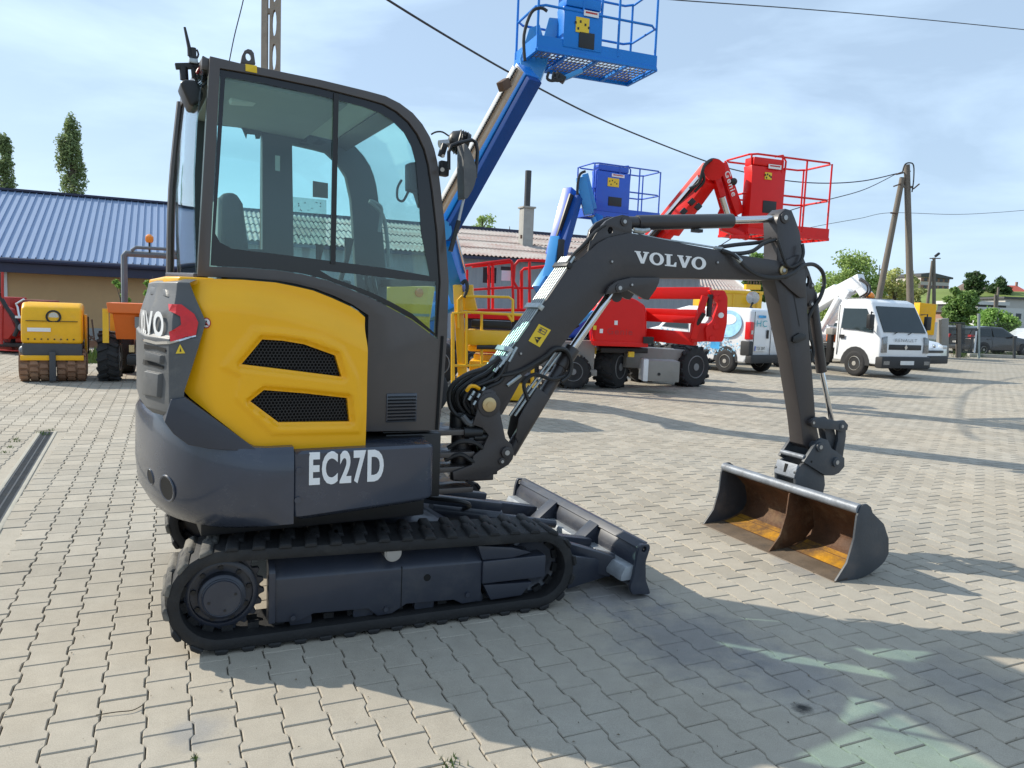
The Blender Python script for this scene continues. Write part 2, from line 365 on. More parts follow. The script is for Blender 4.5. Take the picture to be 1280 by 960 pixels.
# ------------------------------------------------------------------ ground
def paver_mat(name, far=False):
    m = bpy.data.materials.new(name); m.use_nodes = True; MT[name] = m; t = m.node_tree; b = t.nodes['Principled BSDF']; l = t.links.new
    g = t.nodes.new('ShaderNodeNewGeometry'); P = g.outputs['Position']; b.inputs['Roughness'].default_value = .88; b.inputs['Specular IOR Level'].default_value = .3
    def no(sc, de=4, ro=.55):
        n = t.nodes.new('ShaderNodeTexNoise'); n.inputs['Scale'].default_value = sc; n.inputs['Detail'].default_value = de; n.inputs['Roughness'].default_value = ro; l(P, n.inputs[0]); return n.outputs[0]
    def mr(i, a, c, d, e):
        n = t.nodes.new('ShaderNodeMapRange'); n.inputs[1].default_value = a; n.inputs[2].default_value = c; n.inputs[3].default_value = d; n.inputs[4].default_value = e; l(i, n.inputs[0]); return n.outputs[0]
    def mul(a, c):
        n = t.nodes.new('ShaderNodeMath'); n.operation = 'MULTIPLY'; l(a, n.inputs[0]); l(c, n.inputs[1]); return n.outputs[0]
    def mix(f, a, c):
        n = t.nodes.new('ShaderNodeMixRGB'); l(f, n.inputs[0])
        for i, v in ((1, a), (2, c)):
            if isinstance(v, tuple): n.inputs[i].default_value = (*v, 1)
            else: l(v, n.inputs[i])
        return n.outputs[0]
    base = mix(mr(no(.55, 5, .6), .35, .65, 0, 1), (.392, .345, .275), (.350, .320, .268))
    v = mul(mr(no(260, 2), .2, .8, .78, 1.22), mr(no(9, 5, .65), .3, .7, .92, 1.07))
    v = mul(v, mr(no(1.1, 6, .6), .30, .70, .90, 1.08))
    if not far: v = mul(v, mr(g.outputs['Random Per Island'], 0, 1, .87, 1.10))
    col = base
    # grey-blue tyre and oil smudges, each with its own place
    def spot(px, py, r, c, amt, gr=7):
        nonlocal col
        c0 = gnd(px, py); s = t.nodes.new('ShaderNodeVectorMath'); s.operation = 'DISTANCE'; l(P, s.inputs[0]); s.inputs[1].default_value = c0
        a = t.nodes.new('ShaderNodeMath'); a.operation = 'ADD'; l(s.outputs['Value'], a.inputs[0]); l(mr(no(gr, 6, .7), 0, 1, -r * .9, r * .9), a.inputs[1])
        col = mix(mr(a.outputs[0], r * .35, r * 1.1, amt, 0), col, c)
    if not far:
        for q in ((860, 800, .42, (.15, .155, .175), .55), (760, 745, .33, (.17, .17, .19), .6), (990, 845, .30, (.15, .155, .18), .45), (1200, 850, .30, (.17, .175, .19), .4),
                  (1008, 707, .22, (.22, .22, .23), .6), (250, 915, .12, (.22, .22, .22), .6), (150, 600, .2, (.25, .24, .2), .3), (1130, 905, .2, (.16, .165, .18), .35)): spot(*q)
        spot(1003, 885, .045, (.02, .02, .02), .95, 22)
    hv = t.nodes.new('ShaderNodeHueSaturation'); l(col, hv.inputs['Color']); l(v, hv.inputs['Value']); col = hv.outputs[0]
    if far:
        mp = t.nodes.new('ShaderNodeMapping'); mp.inputs['Rotation'].default_value = (0, 0, R(-114.5)); l(P, mp.inputs[0])
        br = t.nodes.new('ShaderNodeTexBrick'); br.inputs['Scale'].default_value = 1; br.inputs['Brick Width'].default_value = .2; br.inputs['Row Height'].default_value = .15; br.inputs['Mortar Size'].default_value = .008; br.inputs['Mortar Smooth'].default_value = .4
        br.inputs['Color1'].default_value = (1, 1, 1, 1); br.inputs['Color2'].default_value = (.86, .86, .86, 1); br.inputs['Mortar'].default_value = (.45, .45, .42, 1); l(mp.outputs[0], br.inputs[0])
        n = t.nodes.new('ShaderNodeMixRGB'); n.blend_type = 'MULTIPLY'; n.inputs[0].default_value = 1; l(col, n.inputs[1]); l(br.outputs[0], n.inputs[2]); col = n.outputs[0]
    l(col, b.inputs['Base Color'])
    bp = t.nodes.new('ShaderNodeBump'); bp.inputs['Strength'].default_value = .35; bp.inputs['Distance'].default_value = .003; l(no(320, 3, .7), bp.inputs['Height']); l(bp.outputs[0], b.inputs['Normal'])
paver_mat('paver'); paver_mat('paver_far', True)
M('joint_sand', (.16, .145, .11), .95, var=.3, sc=30, bump=.5, bsc=120)
M('soil', (.16, .15, .09), .95, var=.3, sc=.3, dirt=.8, dcol=(.06, .10, .02), dsc=.15, bump=.3, bsc=3)

FARY = 21.0
zone = [(-1.8, 1.2), (1.8, 1.2), (.74 * FARY + 1.2, FARY), (-.74 * FARY - 1.2, FARY)]
mb = MB(); n = 48
mb.add([(0, 0, -.08)] + [(2200 * math.cos(2 * math.pi * k / n), 2200 * math.sin(2 * math.pi * k / n), -.08) for k in range(n)], [(0, k + 1, (k + 1) % n + 1) for k in range(n)])
struct(mb.build('terrain', 'soil', smooth=False))
ins = [(-1.7, 1.3), (1.7, 1.3), (.74 * FARY + 1.05, FARY - .12), (-.74 * FARY - 1.05, FARY - .12)]
mb = MB(); yard = [(-40, -14), (60, -14), (60, 44), (34, 47.5), (14, 60), (-40, 60)]
mb.prism(yard, -.05, -.004, 'z', holes=[ins[::-1]])
pavement = struct(mb.build('pavement', 'paver_far', smooth=False))
jb = MB(); jb.add([(x, y, -.013) for x, y in [(-1.9, 1.1), (1.9, 1.1), (.74 * FARY + 1.3, FARY + .1), (-.74 * FARY - 1.3, FARY + .1)]], [(0, 1, 2, 3)])
jo = jb.build('joint_sand', 'joint_sand', pavement, smooth=False)
# interlocking I-shaped pavers: 200 mm long, 150 mm pitch across
FL, WA, HL = .0792, .0662, .0972
PV = [(-FL, -HL), (FL, -HL), (FL, -.055), (WA, -.036), (WA, .036), (FL, .055), (FL, HL), (-FL, HL), (-FL, .055), (-WA, .036), (-WA, -.036), (-FL, -.055)]
def pv_ring(ins, z): return [(x - math.copysign(ins, x), y - (math.copysign(ins, y) if abs(y) > .09 else 0), z) for x, y in PV]
rings = [pv_ring(0, -.014), pv_ring(0, -.0045), pv_ring(.0035, 0)]
def pv_mesh(rings):
    v = [p for r in rings for p in r]; f = []
    for i in range(len(rings) - 1): f += [(i * 12 + k, i * 12 + (k + 1) % 12, i * 12 + 12 + (k + 1) % 12, i * 12 + 12 + k) for k in range(12)]
    k = (len(rings) - 1) * 12; f += [[k + i for i in (0, 1, 2, 11)], [k + i for i in (2, 3, 10, 11)], [k + i for i in (3, 4, 9, 10)], [k + i for i in (4, 5, 8, 9)], [k + i for i in (5, 6, 7, 8)]]
    return v, f
pv3 = pv_mesh(rings); pv2 = pv_mesh([pv_ring(0, -.012), pv_ring(.0015, 0)])
ang = R(24.5); cu, su = math.cos(ang), math.sin(ang); P0 = Vector((-1.311, 2.505))
DR = [gnd(0, 640).to_2d(), gnd(62, 540).to_2d()]            # drainage channel axis
ddir = (DR[1] - DR[0]).normalized(); dn = Vector((-ddir.y, ddir.x)); DW = .088
DE = gnd(60, 539).to_2d()
cells = []
zi = [Vector(z) for z in zone]
for i in range(-220, 260):
    for j in range(-180, 260):
        u, v = i * .15, j * .2 + (.1 if i % 2 == 0 else 0)
        X = P0.x + u * cu - v * su; Y = P0.y + u * su + v * cu
        if Y < 1.2 or Y > FARY or abs(X) > .74 * Y + .95: continue
        rel = Vector((X, Y)) - DE
        if abs(rel.dot(dn)) < DW + .04 and rel.dot(ddir) < .02: continue
        cells.append((X, Y))
def vis(X, Y):
    c = RC.T @ np.array([X, Y, -EYE.z]); 
    if c[2] > -.1: return False
    a, b = FOC * c[0] / -c[2], FOC * c[1] / -c[2]; return abs(a) < 655 and abs(b) < 495
cells.sort(key=lambda c: c[0] ** 2 + c[1] ** 2)
near = []; rest = []
for c in cells: (near if len(near) < 300 and vis(*c) else rest).append(c)
pm = bpy.data.meshes.new('paver'); pm.from_pydata(pv3[0], [], pv3[1]); pm.materials.append(MT['paver'])
rr = random.Random(3)
for X, Y in near:
    o = bpy.data.objects.new('paver', pm); S.collection.objects.link(o); o.parent = pavement
    o.location = (X, Y, rr.uniform(-.0012, .0012)); o.rotation_euler = (rr.uniform(-.006, .006), rr.uniform(-.006, .006), ang + rr.uniform(-.009, .009))
vs = []; fs = []; k = 0
for X, Y in rest:
    src = pv3 if Y < 8 else pv2; sc = rr.uniform(.985, 1.0); dz = rr.uniform(-.0015, .0015); tx, ty = rr.uniform(-.008, .008), rr.uniform(-.008, .008); a2 = ang + rr.uniform(-.009, .009); c2, s2 = math.cos(a2), math.sin(a2)
    for x, y, z in src[0]: vs.append((X + (x * c2 - y * s2) * sc, Y + (x * s2 + y * c2) * sc, z + dz + x * tx + y * ty))
    fs += [[i + k for i in f] for f in src[1]]; k += len(src[0])
me = bpy.data.meshes.new('paver_field'); me.from_pydata(vs, [], fs); me.materials.append(MT['paver'])
o = bpy.data.objects.new('paver_field', me); S.collection.objects.link(o); o.parent = pavement; o['kind'] = 'stuff'
print('pavers', len(near), len(rest))

# drainage channel: two concrete kerbs and a slotted steel grate
M('drain_concrete', (.34, .32, .27), .9, var=.15, bump=.3, dirt=.4, dcol=(.12, .13, .06))
M('grate', (.045, .05, .055), .55, metal=.4, var=.25, dirt=.6, dcol=(.14, .13, .11), dsc=8)
a = math.atan2(ddir.y, ddir.x); t = thing('drain_channel', 'steel drainage grate set in the paving at the left edge of the photo', 'drain', (DE.x, DE.y, 0), a)
LEN = 9.0
for s in (-1, 1): MB().bb(-LEN, 0, s * .058, s * .086, -.06, .002).build('kerb', 'drain_concrete', t, bevel=.004)
for s in (-1, 1): MB().bb(-LEN, .06, s * .083, s * .27, -.03, -.0055).build('haunching', 'paver', t)
MB().bb(-.02, .05, -.088, .088, -.06, -.002).build('end_cap', 'joint_sand', t)
bars = MB(); bars.bb(-LEN, -.02, -.057, -.045, -.03, -.002).bb(-LEN, -.02, .045, .057, -.03, -.002).bb(-LEN, -.02, -.006, .006, -.03, -.003)
x = -LEN
while x < -.03: bars.bb(x, x + .011, -.047, .047, -.028, -.004); x += .026
bars.build('grate', 'grate', t); MB().bb(-LEN, 0, -.058, .058, -.2, -.1).build('channel_floor', 'dark_void', t)
M('weed', (.11, .17, .03), .7, var=.3)
def tuft(c, n, h, r, seed, mb):
    q = random.Random(seed)
    for _ in range(n):
        a = q.uniform(0, 6.28); rr_ = q.uniform(0, r); p = Vector((c[0] + rr_ * math.cos(a), c[1] + rr_ * math.sin(a), -.006)); d = Vector((q.uniform(-.6, .6), q.uniform(-.6, .6), 1)).normalized() * h * q.uniform(.5, 1.1); s = d.orthogonal().normalized() * h * .09
        mb.add([p - s, p + s, p + d * .6 + s * .6, p + d, p + d * .6 - s * .6], [(0, 1, 2, 3, 4)])
wm = MB()
for k, (px, py) in enumerate([(50, 541), (62, 538), (56, 543), (18, 552), (12, 560), (6, 566), (20, 549), (563, 953), (568, 960)]):
    c = gnd(px, py); tuft((c.x, c.y), 14, .035, .05, k, wm)
c = gnd(243, 948); tuft((c.x, c.y), 18, .022, .018, 99, wm)
w = wm.build('weeds', 'weed', smooth=False); w['label'] = 'small green weeds in the paving joints by the drain'; w['category'] = 'weeds'; w['kind'] = 'stuff'
# ================================================================== the excavator
EX = (-.8187, 4.0620)
U = Frame(*EX, 24); Hf = Frame(*EX, 28); HZ = R(4)
ex = thing('mini_excavator', 'large yellow and dark grey mini excavator in the foreground with its bucket on the paving', 'excavator', (*EX, 0), R(24))
XZ = lambda F, y, s: F.xz([tuple(map(float, p.split(','))) for p in s.split()], y)

# ---------------------------------------------------------------- tracks
def track_path():
    c1, r1, c2, r2 = (-.728, .232), .232, (.742, .210), .210
    # belly and top are the common tangents of the two end circles
    pts = []; al = math.asin((r1 - r2) / math.dist(c1, c2)); sl = math.atan2(c2[1] - c1[1], c2[0] - c1[0])
    a_top = sl + math.pi / 2 - al; a_bot = sl - math.pi / 2 + al; n = 20
    for k in range(n + 1):
        a = a_top + (2 * math.pi - (a_top - a_bot)) * k / n; pts.append((c1[0] + r1 * math.cos(a), c1[1] + r1 * math.sin(a)))
    for k in range(n + 1):
        a = a_bot + (a_top - a_bot) * k / n; pts.append((c2[0] + r2 * math.cos(a), c2[1] + r2 * math.sin(a)))
    return pts
TP = track_path()
def along(path, closed=True):
    seg = []; tot = 0
    for i in range(len(path)): a, b = path[i], path[(i + 1) % len(path)]; d = math.dist(a, b); seg.append((tot, d, a, b)); tot += d
    def f(s):
        s %= tot
        for t, d, a, b in seg:
            if s <= t + d + 1e-9 and d > 1e-9:
                k = (s - t) / d; return (a[0] + (b[0] - a[0]) * k, a[1] + (b[1] - a[1]) * k), ((b[0] - a[0]) / d, (b[1] - a[1]) / d)
        return path[0], (1, 0)
    return f, tot
TF, TT = along(TP)
def inset(path, d):
    o = []; m = len(path)
    for i in range(m):
        a, b = path[i - 1], path[(i + 1) % m]; t = Vector((b[0] - a[0], b[1] - a[1])).normalized(); o.append((path[i][0] - t.y * d, path[i][1] + t.x * d))
    return o
LUGH = .017
LP = 40
lugm = {}
for sd in (0, 1):
    y0, y1 = ((-.152, .03), (-.03, .152))[sd]; sk = (.022, -.022)[sd]
    mb = MB(); mb.add([(-.03 + sk * (y < 0) * 1, y, 0) if 0 else (x + (sk if (y in (y0, y1) and abs(y) < .1) else 0), y, z) for z, w in ((-.004, .030), (LUGH, .021)) for x, y in ((-w, y0), (w, y0), (w, y1), (-w, y1))], [(0, 1, 2, 3), (4, 5, 6, 7), (0, 1, 5, 4), (1, 2, 6, 5), (2, 3, 7, 6), (3, 0, 4, 7)])
    o = mb.build('lug', 'rubber', None, bevel=.005, seg=1); lugm[sd] = o.data; bpy.data.objects.remove(o)
for sd in (0, 1): lugm[sd + 2] = lugm[sd].copy(); lugm[sd + 2].materials[0] = MT['dusty_rubber']
for side in (-1, 1):
    yc = side * .625; o_out, o_in = inset(TP, LUGH), inset(TP, LUGH + .048); m = len(TP)
    rings = []
    for i in range(m):
        (ax, az), (bx, bz) = o_out[i], o_in[i]; rings.append([(ax, yc - .142, az), (ax, yc + .142, az), ((ax + bx) / 2, yc + .15, (az + bz) / 2), (bx, yc + .142, bz), (bx, yc - .142, bz), ((ax + bx) / 2, yc - .15, (az + bz) / 2)])
    mb = MB(); vs = [p for r in rings for p in r]; mb.add(vs, [(i * 6 + k, i * 6 + (k + 1) % 6, ((i + 1) % m) * 6 + (k + 1) % 6, ((i + 1) % m) * 6 + k) for i in range(m) for k in range(6)])
    # steel core lugs on the inside of the belt
    for k in range(LP):
        (x, z), (tx, tz) = TF(k * TT / LP); nx, nz = -tz, tx; a = math.atan2(tz, tx)
        for yy in (-.045, .045): mb.box((x + nx * .070, yc + yy, z + nz * .070), (.045, .028, .04), Matrix.Rotation(-a, 3, 'Y'))
    tr = mb.build('rubber_track', 'rubber', ex)
    for k in range(LP * 2):
        (x, z), (tx, tz) = TF((k + .5) * TT / (LP * 2)); sd = k % 2; a = math.atan2(tz, tx); nx, nz = -tz, tx
        o = bpy.data.objects.new('lug', lugm[sd + (2 if x < -.70 and z > .12 else 0)]); S.collection.objects.link(o); o.parent = tr
        X = Vector((tx, 0, tz)); Z = Vector((-nx, 0, -nz)); Y = Z.cross(X)
        o.matrix_local = Matrix.Translation((x + nx * LUGH, yc, z + nz * LUGH)) @ Matrix((X, Y, Z)).transposed().to_4x4()
    # drive sprocket with its teeth, final drive and cover
    yo = side; c = Vector((-.728, 0, .232)); sp = MB(); T = 21
    ring = []
    for k in range(T * 4):
        r = (.158, .158, .178, .178)[k % 4]; a = 2 * math.pi * (k + .5) / (T * 4); ring.append((c.x + r * math.cos(a), c.z + r * math.sin(a)))
    sp.prism(ring, yc - .012 + side * .02, yc + .012 + side * .02); sp.build('drive_sprocket', 'frame_paint', ex, bevel=.002, seg=1)
    fd = MB(); fd.lathe([(.150, 0), (.150, .055), (.138, .062), (.128, .062), (.125, .045), (.100, .045)], (c.x, yc - side * .0, c.z), (0, side, 0), 40)
    fd.lathe([(.098, 0), (.096, .092), (.086, .100)], (c.x, yc, c.z), (0, side, 0), 40); f = fd.build('final_drive', 'frame_paint', ex, ang=30)
    cv = MB(); cv.lathe([(.083, .09), (.083, .108), (.079, .111), (.076, .1085), (.074, .111), (.0, .111)], (c.x, yc, c.z), (0, side, 0), 40, cap=False); cv.build('hub_cover', 'frame_paint', f)
    for k in range(9): a = 2 * math.pi * k / 9 + .2; MB().cyl((c.x + .113 * math.cos(a), yc + side * .04, c.z + .113 * math.sin(a)), (c.x + .113 * math.cos(a), yc + side * .056, c.z + .113 * math.sin(a)), .011, 6).build('bolt', 'black', f)
    for a in (.25, 3.4, 4.9): MB().cyl((c.x + .055 * math.cos(a), yc + side * .105, c.z + .055 * math.sin(a)), (c.x + .055 * math.cos(a), yc + side * .1135, c.z + .055 * math.sin(a)), .006, 8).build('bolt', 'black', f)
    # front idler
    idl = MB(); ic = (.745, yc, .208); idl.lathe([(.03, -.05), (.135, -.045), (.150, -.04), (.150, -.022), (.163, -.02), (.163, .02), (.150, .022), (.150, .04), (.135, .045), (.10, .03), (.03, .05)], ic, (0, side, 0), 40)
    idl.build('idler_wheel', 'frame_paint', ex)
    # rollers under the frame and the top carrier roller
    for x in (-.40, -.12, .17, .42): MB().cyl((x, yc - .085, .082), (x, yc + .085, .082), .048, 20).build('track_roller', 'frame_paint', ex)
    ca = MB(); ca.cyl((.0, yc - .05, .365), (.0, yc + side * .132, .365), .040, 24); ca.cyl((.0, yc + side * .132, .365), (.0, yc + side * .138, .365), .033, 24); ca.build('carrier_roller', 'steel', ex)
    # track frame: box with sloping top and scalloped skirt
    yy = -.74
    low = XZ(U, yy, '342,776 347,779 375,776 392,767 460,761 472,770 490,767 508,755 567,750 578,755 601,750')
    topl = [(p[0], .292 - .02 * (p[0] + .45)) for p in low]
    def sy(v): return side * -1 * v if side > 0 else v
    rings = []
    for (x, z), (x2, z2) in zip(low, topl):
        r = [(x, -.74, z), (x, -.74, z2), (x, -.655, z2 + .075), (x, -.52, z2 + .075), (x, -.52, z)]
        rings.append([(a, b if side < 0 else -b, c_) for a, b, c_ in r])
    tf = MB(); tf.loft(rings); tf.build('track_frame', 'frame_paint', ex, bevel=.006)
    gp = MB(); xr = low[0][0]
    pl = [(-.752, .10), (-.752, .325), (-.735, .345), (-.66, .372), (-.66, .09)]; gp.prism([(a if side < 0 else -a, b) for a, b in pl], xr - .022, xr + .006, 'x'); gp.build('end_plate', 'frame_paint', ex, bevel=.004)
    # idler yoke
    yk = XZ(U, yy - .012, '604,702 682.5,699 682.5,727.5 606,730'); yb = XZ(U, yy, '604,731 665,727 651.5,744 613,750')
    x0, x1 = yk[0][0], yk[1][0]; z0, z1 = yk[3][1], yk[0][1]
    k_ = MB(); k_.bb(x0, x1, side * .752, side * .60, z0, z1); k_.build('idler_yoke', 'frame_paint', ex, bevel=.008)
    k_ = MB(); k_.prism(yb, side * .745, side * .62); k_.build('idler_yoke', 'frame_paint', ex, bevel=.006)
    k_ = MB(); a = XZ(U, yy, '597,682 603,700 640,697 665,690 640,684'); k_.prism(a, side * .745, side * .62); k_.build('idler_yoke', 'frame_paint', ex, bevel=.006)
    if side < 0:
        h = U.q(534, 722, -.74); MB().cyl((h.x, -.7415, h.z), (h.x, -.735, h.z), .017, 20).build('inspection_hole', 'dark_void', ex)
        for px, py in ((366, 772), (482, 761), (584, 743)): q = U.q(px, py, -.742); MB().cyl((q.x, -.735, q.z), (q.x, -.752, q.z), .012, 6).build('roller_bolt', 'frame_paint', ex)
        s_ = U.q(502, 728, -.74); MB().bb(s_.x - .002, s_.x + .002, -.7413, -.73, .10, .29).build('seam', 'dark_void', ex)
# centre frame and swing bearing
mb = MB(); mb.prism([(-.40, .20), (.42, .20), (.50, .30), (.30, .415), (-.30, .415), (-.45, .32)], -.52, .52); mb.build('centre_frame', 'frame_paint', ex, bevel=.01)
mb = MB(); mb.lathe([(.36, .40), (.36, .46), (.34, .46), (.34, .50)], (0, 0, 0), (0, 0, 1), 48); mb.build('swing_bearing', 'black', ex)
mb = MB()
for dx, a, b in ((0, .30, .36), (.03, .28, .33)):
    mb.tube([(a + .05, -.2 + dx, .46), (.50, -.28, .45), (.58, -.2, .40), (.62, 0, .33)], .013, 8, smooth=5)
mb.build('blade_hose', 'hose', ex)

# ---------------------------------------------------------------- dozer blade
bl = MB(); prof = [(1.375, .03), (1.345, .06), (1.322, .11), (1.315, .16), (1.325, .215), (1.350, .262), (1.372, .285)]
rings = [[(x, y, z) for x, z in prof] + [(x - .018, y, z) for x, z in prof[::-1]] for y in (-.775, .775)]
bl.loft(rings); blade = bl.build('dozer_blade', 'frame_paint', ex, bevel=.003)
ep = rnd_poly([(1.395, .02), (1.36, .10), (1.352, .20), (1.375, .27), (1.37, .292), (1.315, .296), (1.30, .25), (1.285, .13), (1.265, .07), (1.28, .03)], .015)
for s in (-1, 1):
    MB().prism(ep, s * .772, s * .795, holes=[[(1.338 + .016 * math.cos(k * .5236), .268 + .016 * math.sin(k * .5236)) for k in range(12)]]).build('blade_end_plate', 'frame_paint', blade, bevel=.003)
M('pale_blade', (.30, .32, .34), .45, metal=.3, var=.3, sc=10, dirt=.5, dcol=(.05, .06, .075), dsc=6)  # pale silver-grey, much lighter than the frame paint around it
MB().loft([[(1.30, y, .10), (1.22, y, .10), (1.22, y, .125), (1.245, y, .175), (1.31, y, .175)] for y in (-.772, .772)]).build('blade_beam', 'pale_blade', blade, bevel=.005)
MB().prism([(1.346, .262), (1.375, .296), (1.352, .298), (1.318, .268)], -.772, .772).build('top_edge', 'frame_paint', blade, bevel=.003)
for y in (-.30, .22): MB().prism([(1.318, .28), (1.325, .10), (1.16, .10), (1.165, .155), (1.22, .20)], y - .05, y + .05).build('blade_rib', 'frame_paint', blade, bevel=.004)
bo = MB(); bo.prism([(1.352, .018), (1.392, .004), (1.398, .010), (1.372, .05)], -.77, .77); bo.build('cutting_edge', 'worn_steel', blade)
for s in (-1, 1): MB().beam((.45, s * .36, .30), (1.25, s * .36, .15), .07, .12).build('blade_arm', 'frame_paint', ex, bevel=.01)
MB().prism([(1.0, .02), (1.28, .07), (1.28, .15), (1.02, .20)], -.60, -.57).build('blade_arm', 'frame_paint', ex, bevel=.006)
MB().beam((.92, -.40, .21), (1.26, -.62, .13), .05, .12).build('blade_arm', 'frame_paint', ex, bevel=.008)
MB().cyl((.42, 0, .34), (.85, 0, .26), .045).cyl((.85, 0, .26), (1.22, 0, .19), .025).build('blade_cylinder', 'frame_paint', ex)
MB().beam((.33, -.10, .44), (.80, -.12, .36), .05, .05).beam((.33, .10, .44), (.80, .12, .36), .05, .05).build('blade_bracket', 'frame_paint', ex, bevel=.006)

# ---------------------------------------------------------------- house: skirt and counterweight (frame Hf)
def house(mb, name, mat, parent=ex, **k):
    return mb.build(name, mat, parent, rz=(HZ if parent is ex else 0), **k)
plan = smoothpath([(v[0], v[1], 0) for v in [(-.50, -.75), (-.70, -.735), (-.86, -.66), (-.98, -.50), (-1.05, -.28), (-1.085, 0), (-1.05, .28), (-.98, .50), (-.86, .66), (-.62, .75), (-.2, .75)]], 5)
def off_plan(P, d):
    o = []
    for i, p in enumerate(P):
        a, b = P[max(0, i - 1)], P[min(len(P) - 1, i + 1)]; t = (b - a).normalized(); nn = Vector((t.y, -t.x, 0)); o.append(p + nn * d if False else p - nn * d * (-1 if False else 1))
    return o
# counterweight: swelling belly, tucked under at the bottom, ledge on top that climbs towards the cab side
cwp = plan; zb = .515
def cwtop(p): # height of the shoulder along the plan
    if p.y < -.60: k = min(1, max(0, (p.x + .93) / .28)); return .995 * (1 - k) + .875 * k
    return .995
rings = []
for i, p in enumerate(cwp):
    a, b = cwp[max(0, i - 1)], cwp[min(len(cwp) - 1, i + 1)]; t = (b - a).normalized(); nn = Vector((-t.y, t.x, 0))
    if nn.dot(Vector((p.x + .3, p.y, 0))) > 0: nn = -nn
    nn = -nn if nn.dot(p - Vector((-.3, 0, 0))) > 0 else nn      # inward normal
    zt = cwtop(p); w = min(1, max(0, (-.52 - p.x) / .2)) if p.y < 0 else 1
    r = []
    for z, d in ((zb, .30), (zb, .10), (zb + .02, .055), (zb + .10, .012), (.74, 0), (zt - .03, .004), (zt, .022), (zt + .004, .10), (zt + .004, .35)):
        r.append(tuple(p + nn * d * (w if z < .72 else 1) + Vector((0, 0, z + (1 - w) * (.03 if z < .6 else 0)))))
    rings.append(r)
cw = MB(); m = len(rings[0]); cw.add([v for r in rings for v in r], [(i * m + k, (i + 1) * m + k, (i + 1) * m + k + 1, i * m + k + 1) for i in range(len(rings) - 1) for k in range(m - 1)] + [list(range(m)), [(len(rings) - 1) * m + k for k in range(m)][::-1]])
counterweight = house(cw, 'counterweight', 'skirt_paint')
# raised dark shoulder between the counterweight and the yellow panel
sh = XZ(Hf, -.735, '214,500 232,497 322,563 350,567 263,562 236,557 217,543 206,528')
sm_ = MB(); sm_.prism(sh, -.725, -.60); house(sm_, 'shoulder_panel', 'frame_paint', bevel=.012, seg=3)
# side skirt with the lettering
sk = MB(); zs = Hf.q(457, 560, -.75).z
pl_ = rnd_poly([(-.503, -.752), (.135, -.752), (.155, -.60), (.17, .10), (-.503, .10)], .03, 4)
lv = []
for z, d in ((.555, .03), (.575, .004), (.62, 0), (zs - .012, 0), (zs, .012)):
    cx, cy = -.15, -.35; lv.append([(x - math.copysign(min(d, abs(x - cx)), x - cx), y - math.copysign(min(d, abs(y - cy)), y - cy), z + (.0 if z > .6 else .06 * max(0, (x + .45)))) for x, y in pl_])
sk.loft(lv); skirt = house(sk, 'side_skirt', 'skirt_paint', ang=30)
for px, py in ((374, 588), (372, 625)): q = Hf.q(px, py, -.753); house(MB().cyl((q.x, -.75, q.z), (q.x, -.758, q.z), .014, 20), 'skirt_bolt', 'skirt_paint')
decal('lettering', text_shape('EC27D', .036), [(386, 607.5), (479, 602), (480, 561.5), (386.5, 565.5)], [skirt], 'white_print', skirt, off=.0025)
fl = MB(); fl.bb(-.85, .17, -.56, .55, .47, .86); house(fl, 'house_frame', 'black', bevel=.01)
# lashing eyes in the counterweight
for px, py, r in ((209, 610.5, .054), (188.5, 596, .034)):
    d = ray(px, py).normalized(); h = bvh_of([counterweight])[0].ray_cast(EYE, d)
    P_ = (Matrix.Translation((*EX, 0)) @ Matrix.Rotation(R(28), 4, 'Z')).inverted() @ h[0]; nr = Matrix.Rotation(-R(28), 3, 'Z') @ h[1]
    if nr.dot(Matrix.Rotation(-R(28), 3, 'Z') @ d) > 0: nr = -nr
    e = MB(); e.lathe([(r * 1.0, -.03), (r * 1.12, .0), (r * 1.05, .004), (r * .93, .0025)], P_, nr, 28, cap=False); e.build('lashing_eye', 'skirt_paint', counterweight)
    e = MB(); e.lathe([(r * .95, .0022), (0.001, .0018)], P_, nr, 28, cap=False); e.build('lashing_hole', 'dark_void', counterweight)

# ---------------------------------------------------------------- yellow engine cover
yo = XZ(Hf, -.69, '228,377 249,403 227,486 238,498 322,563 345,564 457,557.5 458,480 460,397 451,389 441,383 418,372.5 394,363 370,357.5 347,353 305,349.5 263,348 236,350 228,356')
G1 = XZ(Hf, -.67, '301,455 327,424 352,425.5 379,430 418,444 426,470.6 370,463.5')
G2 = XZ(Hf, -.67, '312,501 329,487 379,491 433,497 436,526.5 347.5,527.5')
def sst(a, b, x): x = max(0, min(1, (x - a) / (b - a))); return x * x * (3 - 2 * x)
ytop = {}
def yel(x, z):
    # top edge rolls in towards the cab; belly leans a little; troughs around the grilles
    zt = 1.56 - .0 if x < -.8 else 1.56 - .16 * ((x + .8) / .62) ** 2 * 1.0
    y = -.70 + .055 * sst(.12, 0, zt - z) + .015 * sst(.45, .8, 1.55 - z)
    y += .05 * sst(-.80, -.95, x)
    d = min(segd(x, z, G1) * (-1 if inpoly(x, z, G1) else 1), segd(x, z, G2) * (-1 if inpoly(x, z, G2) else 1))
    y += .022 * sst(.024, .004, d)
    # soft crease: the cover steps out along the line that frames both grilles
    dd = segd(x, z, FR) * (-1 if inpoly(x, z, FR) else 1); y -= .007 * sst(.006, -.006, dd)
    return y
FR = XZ(Hf, -.69, '276,459 316,410 352,413 400,420 428,434 446,470 452,520 450,541 340,543 294,499 300,470')
ye = MB(); ye.sheet(yo, [G1, G2], .0105, yel, back=.06); cover = house(ye, 'engine_cover', 'yellow_paint')
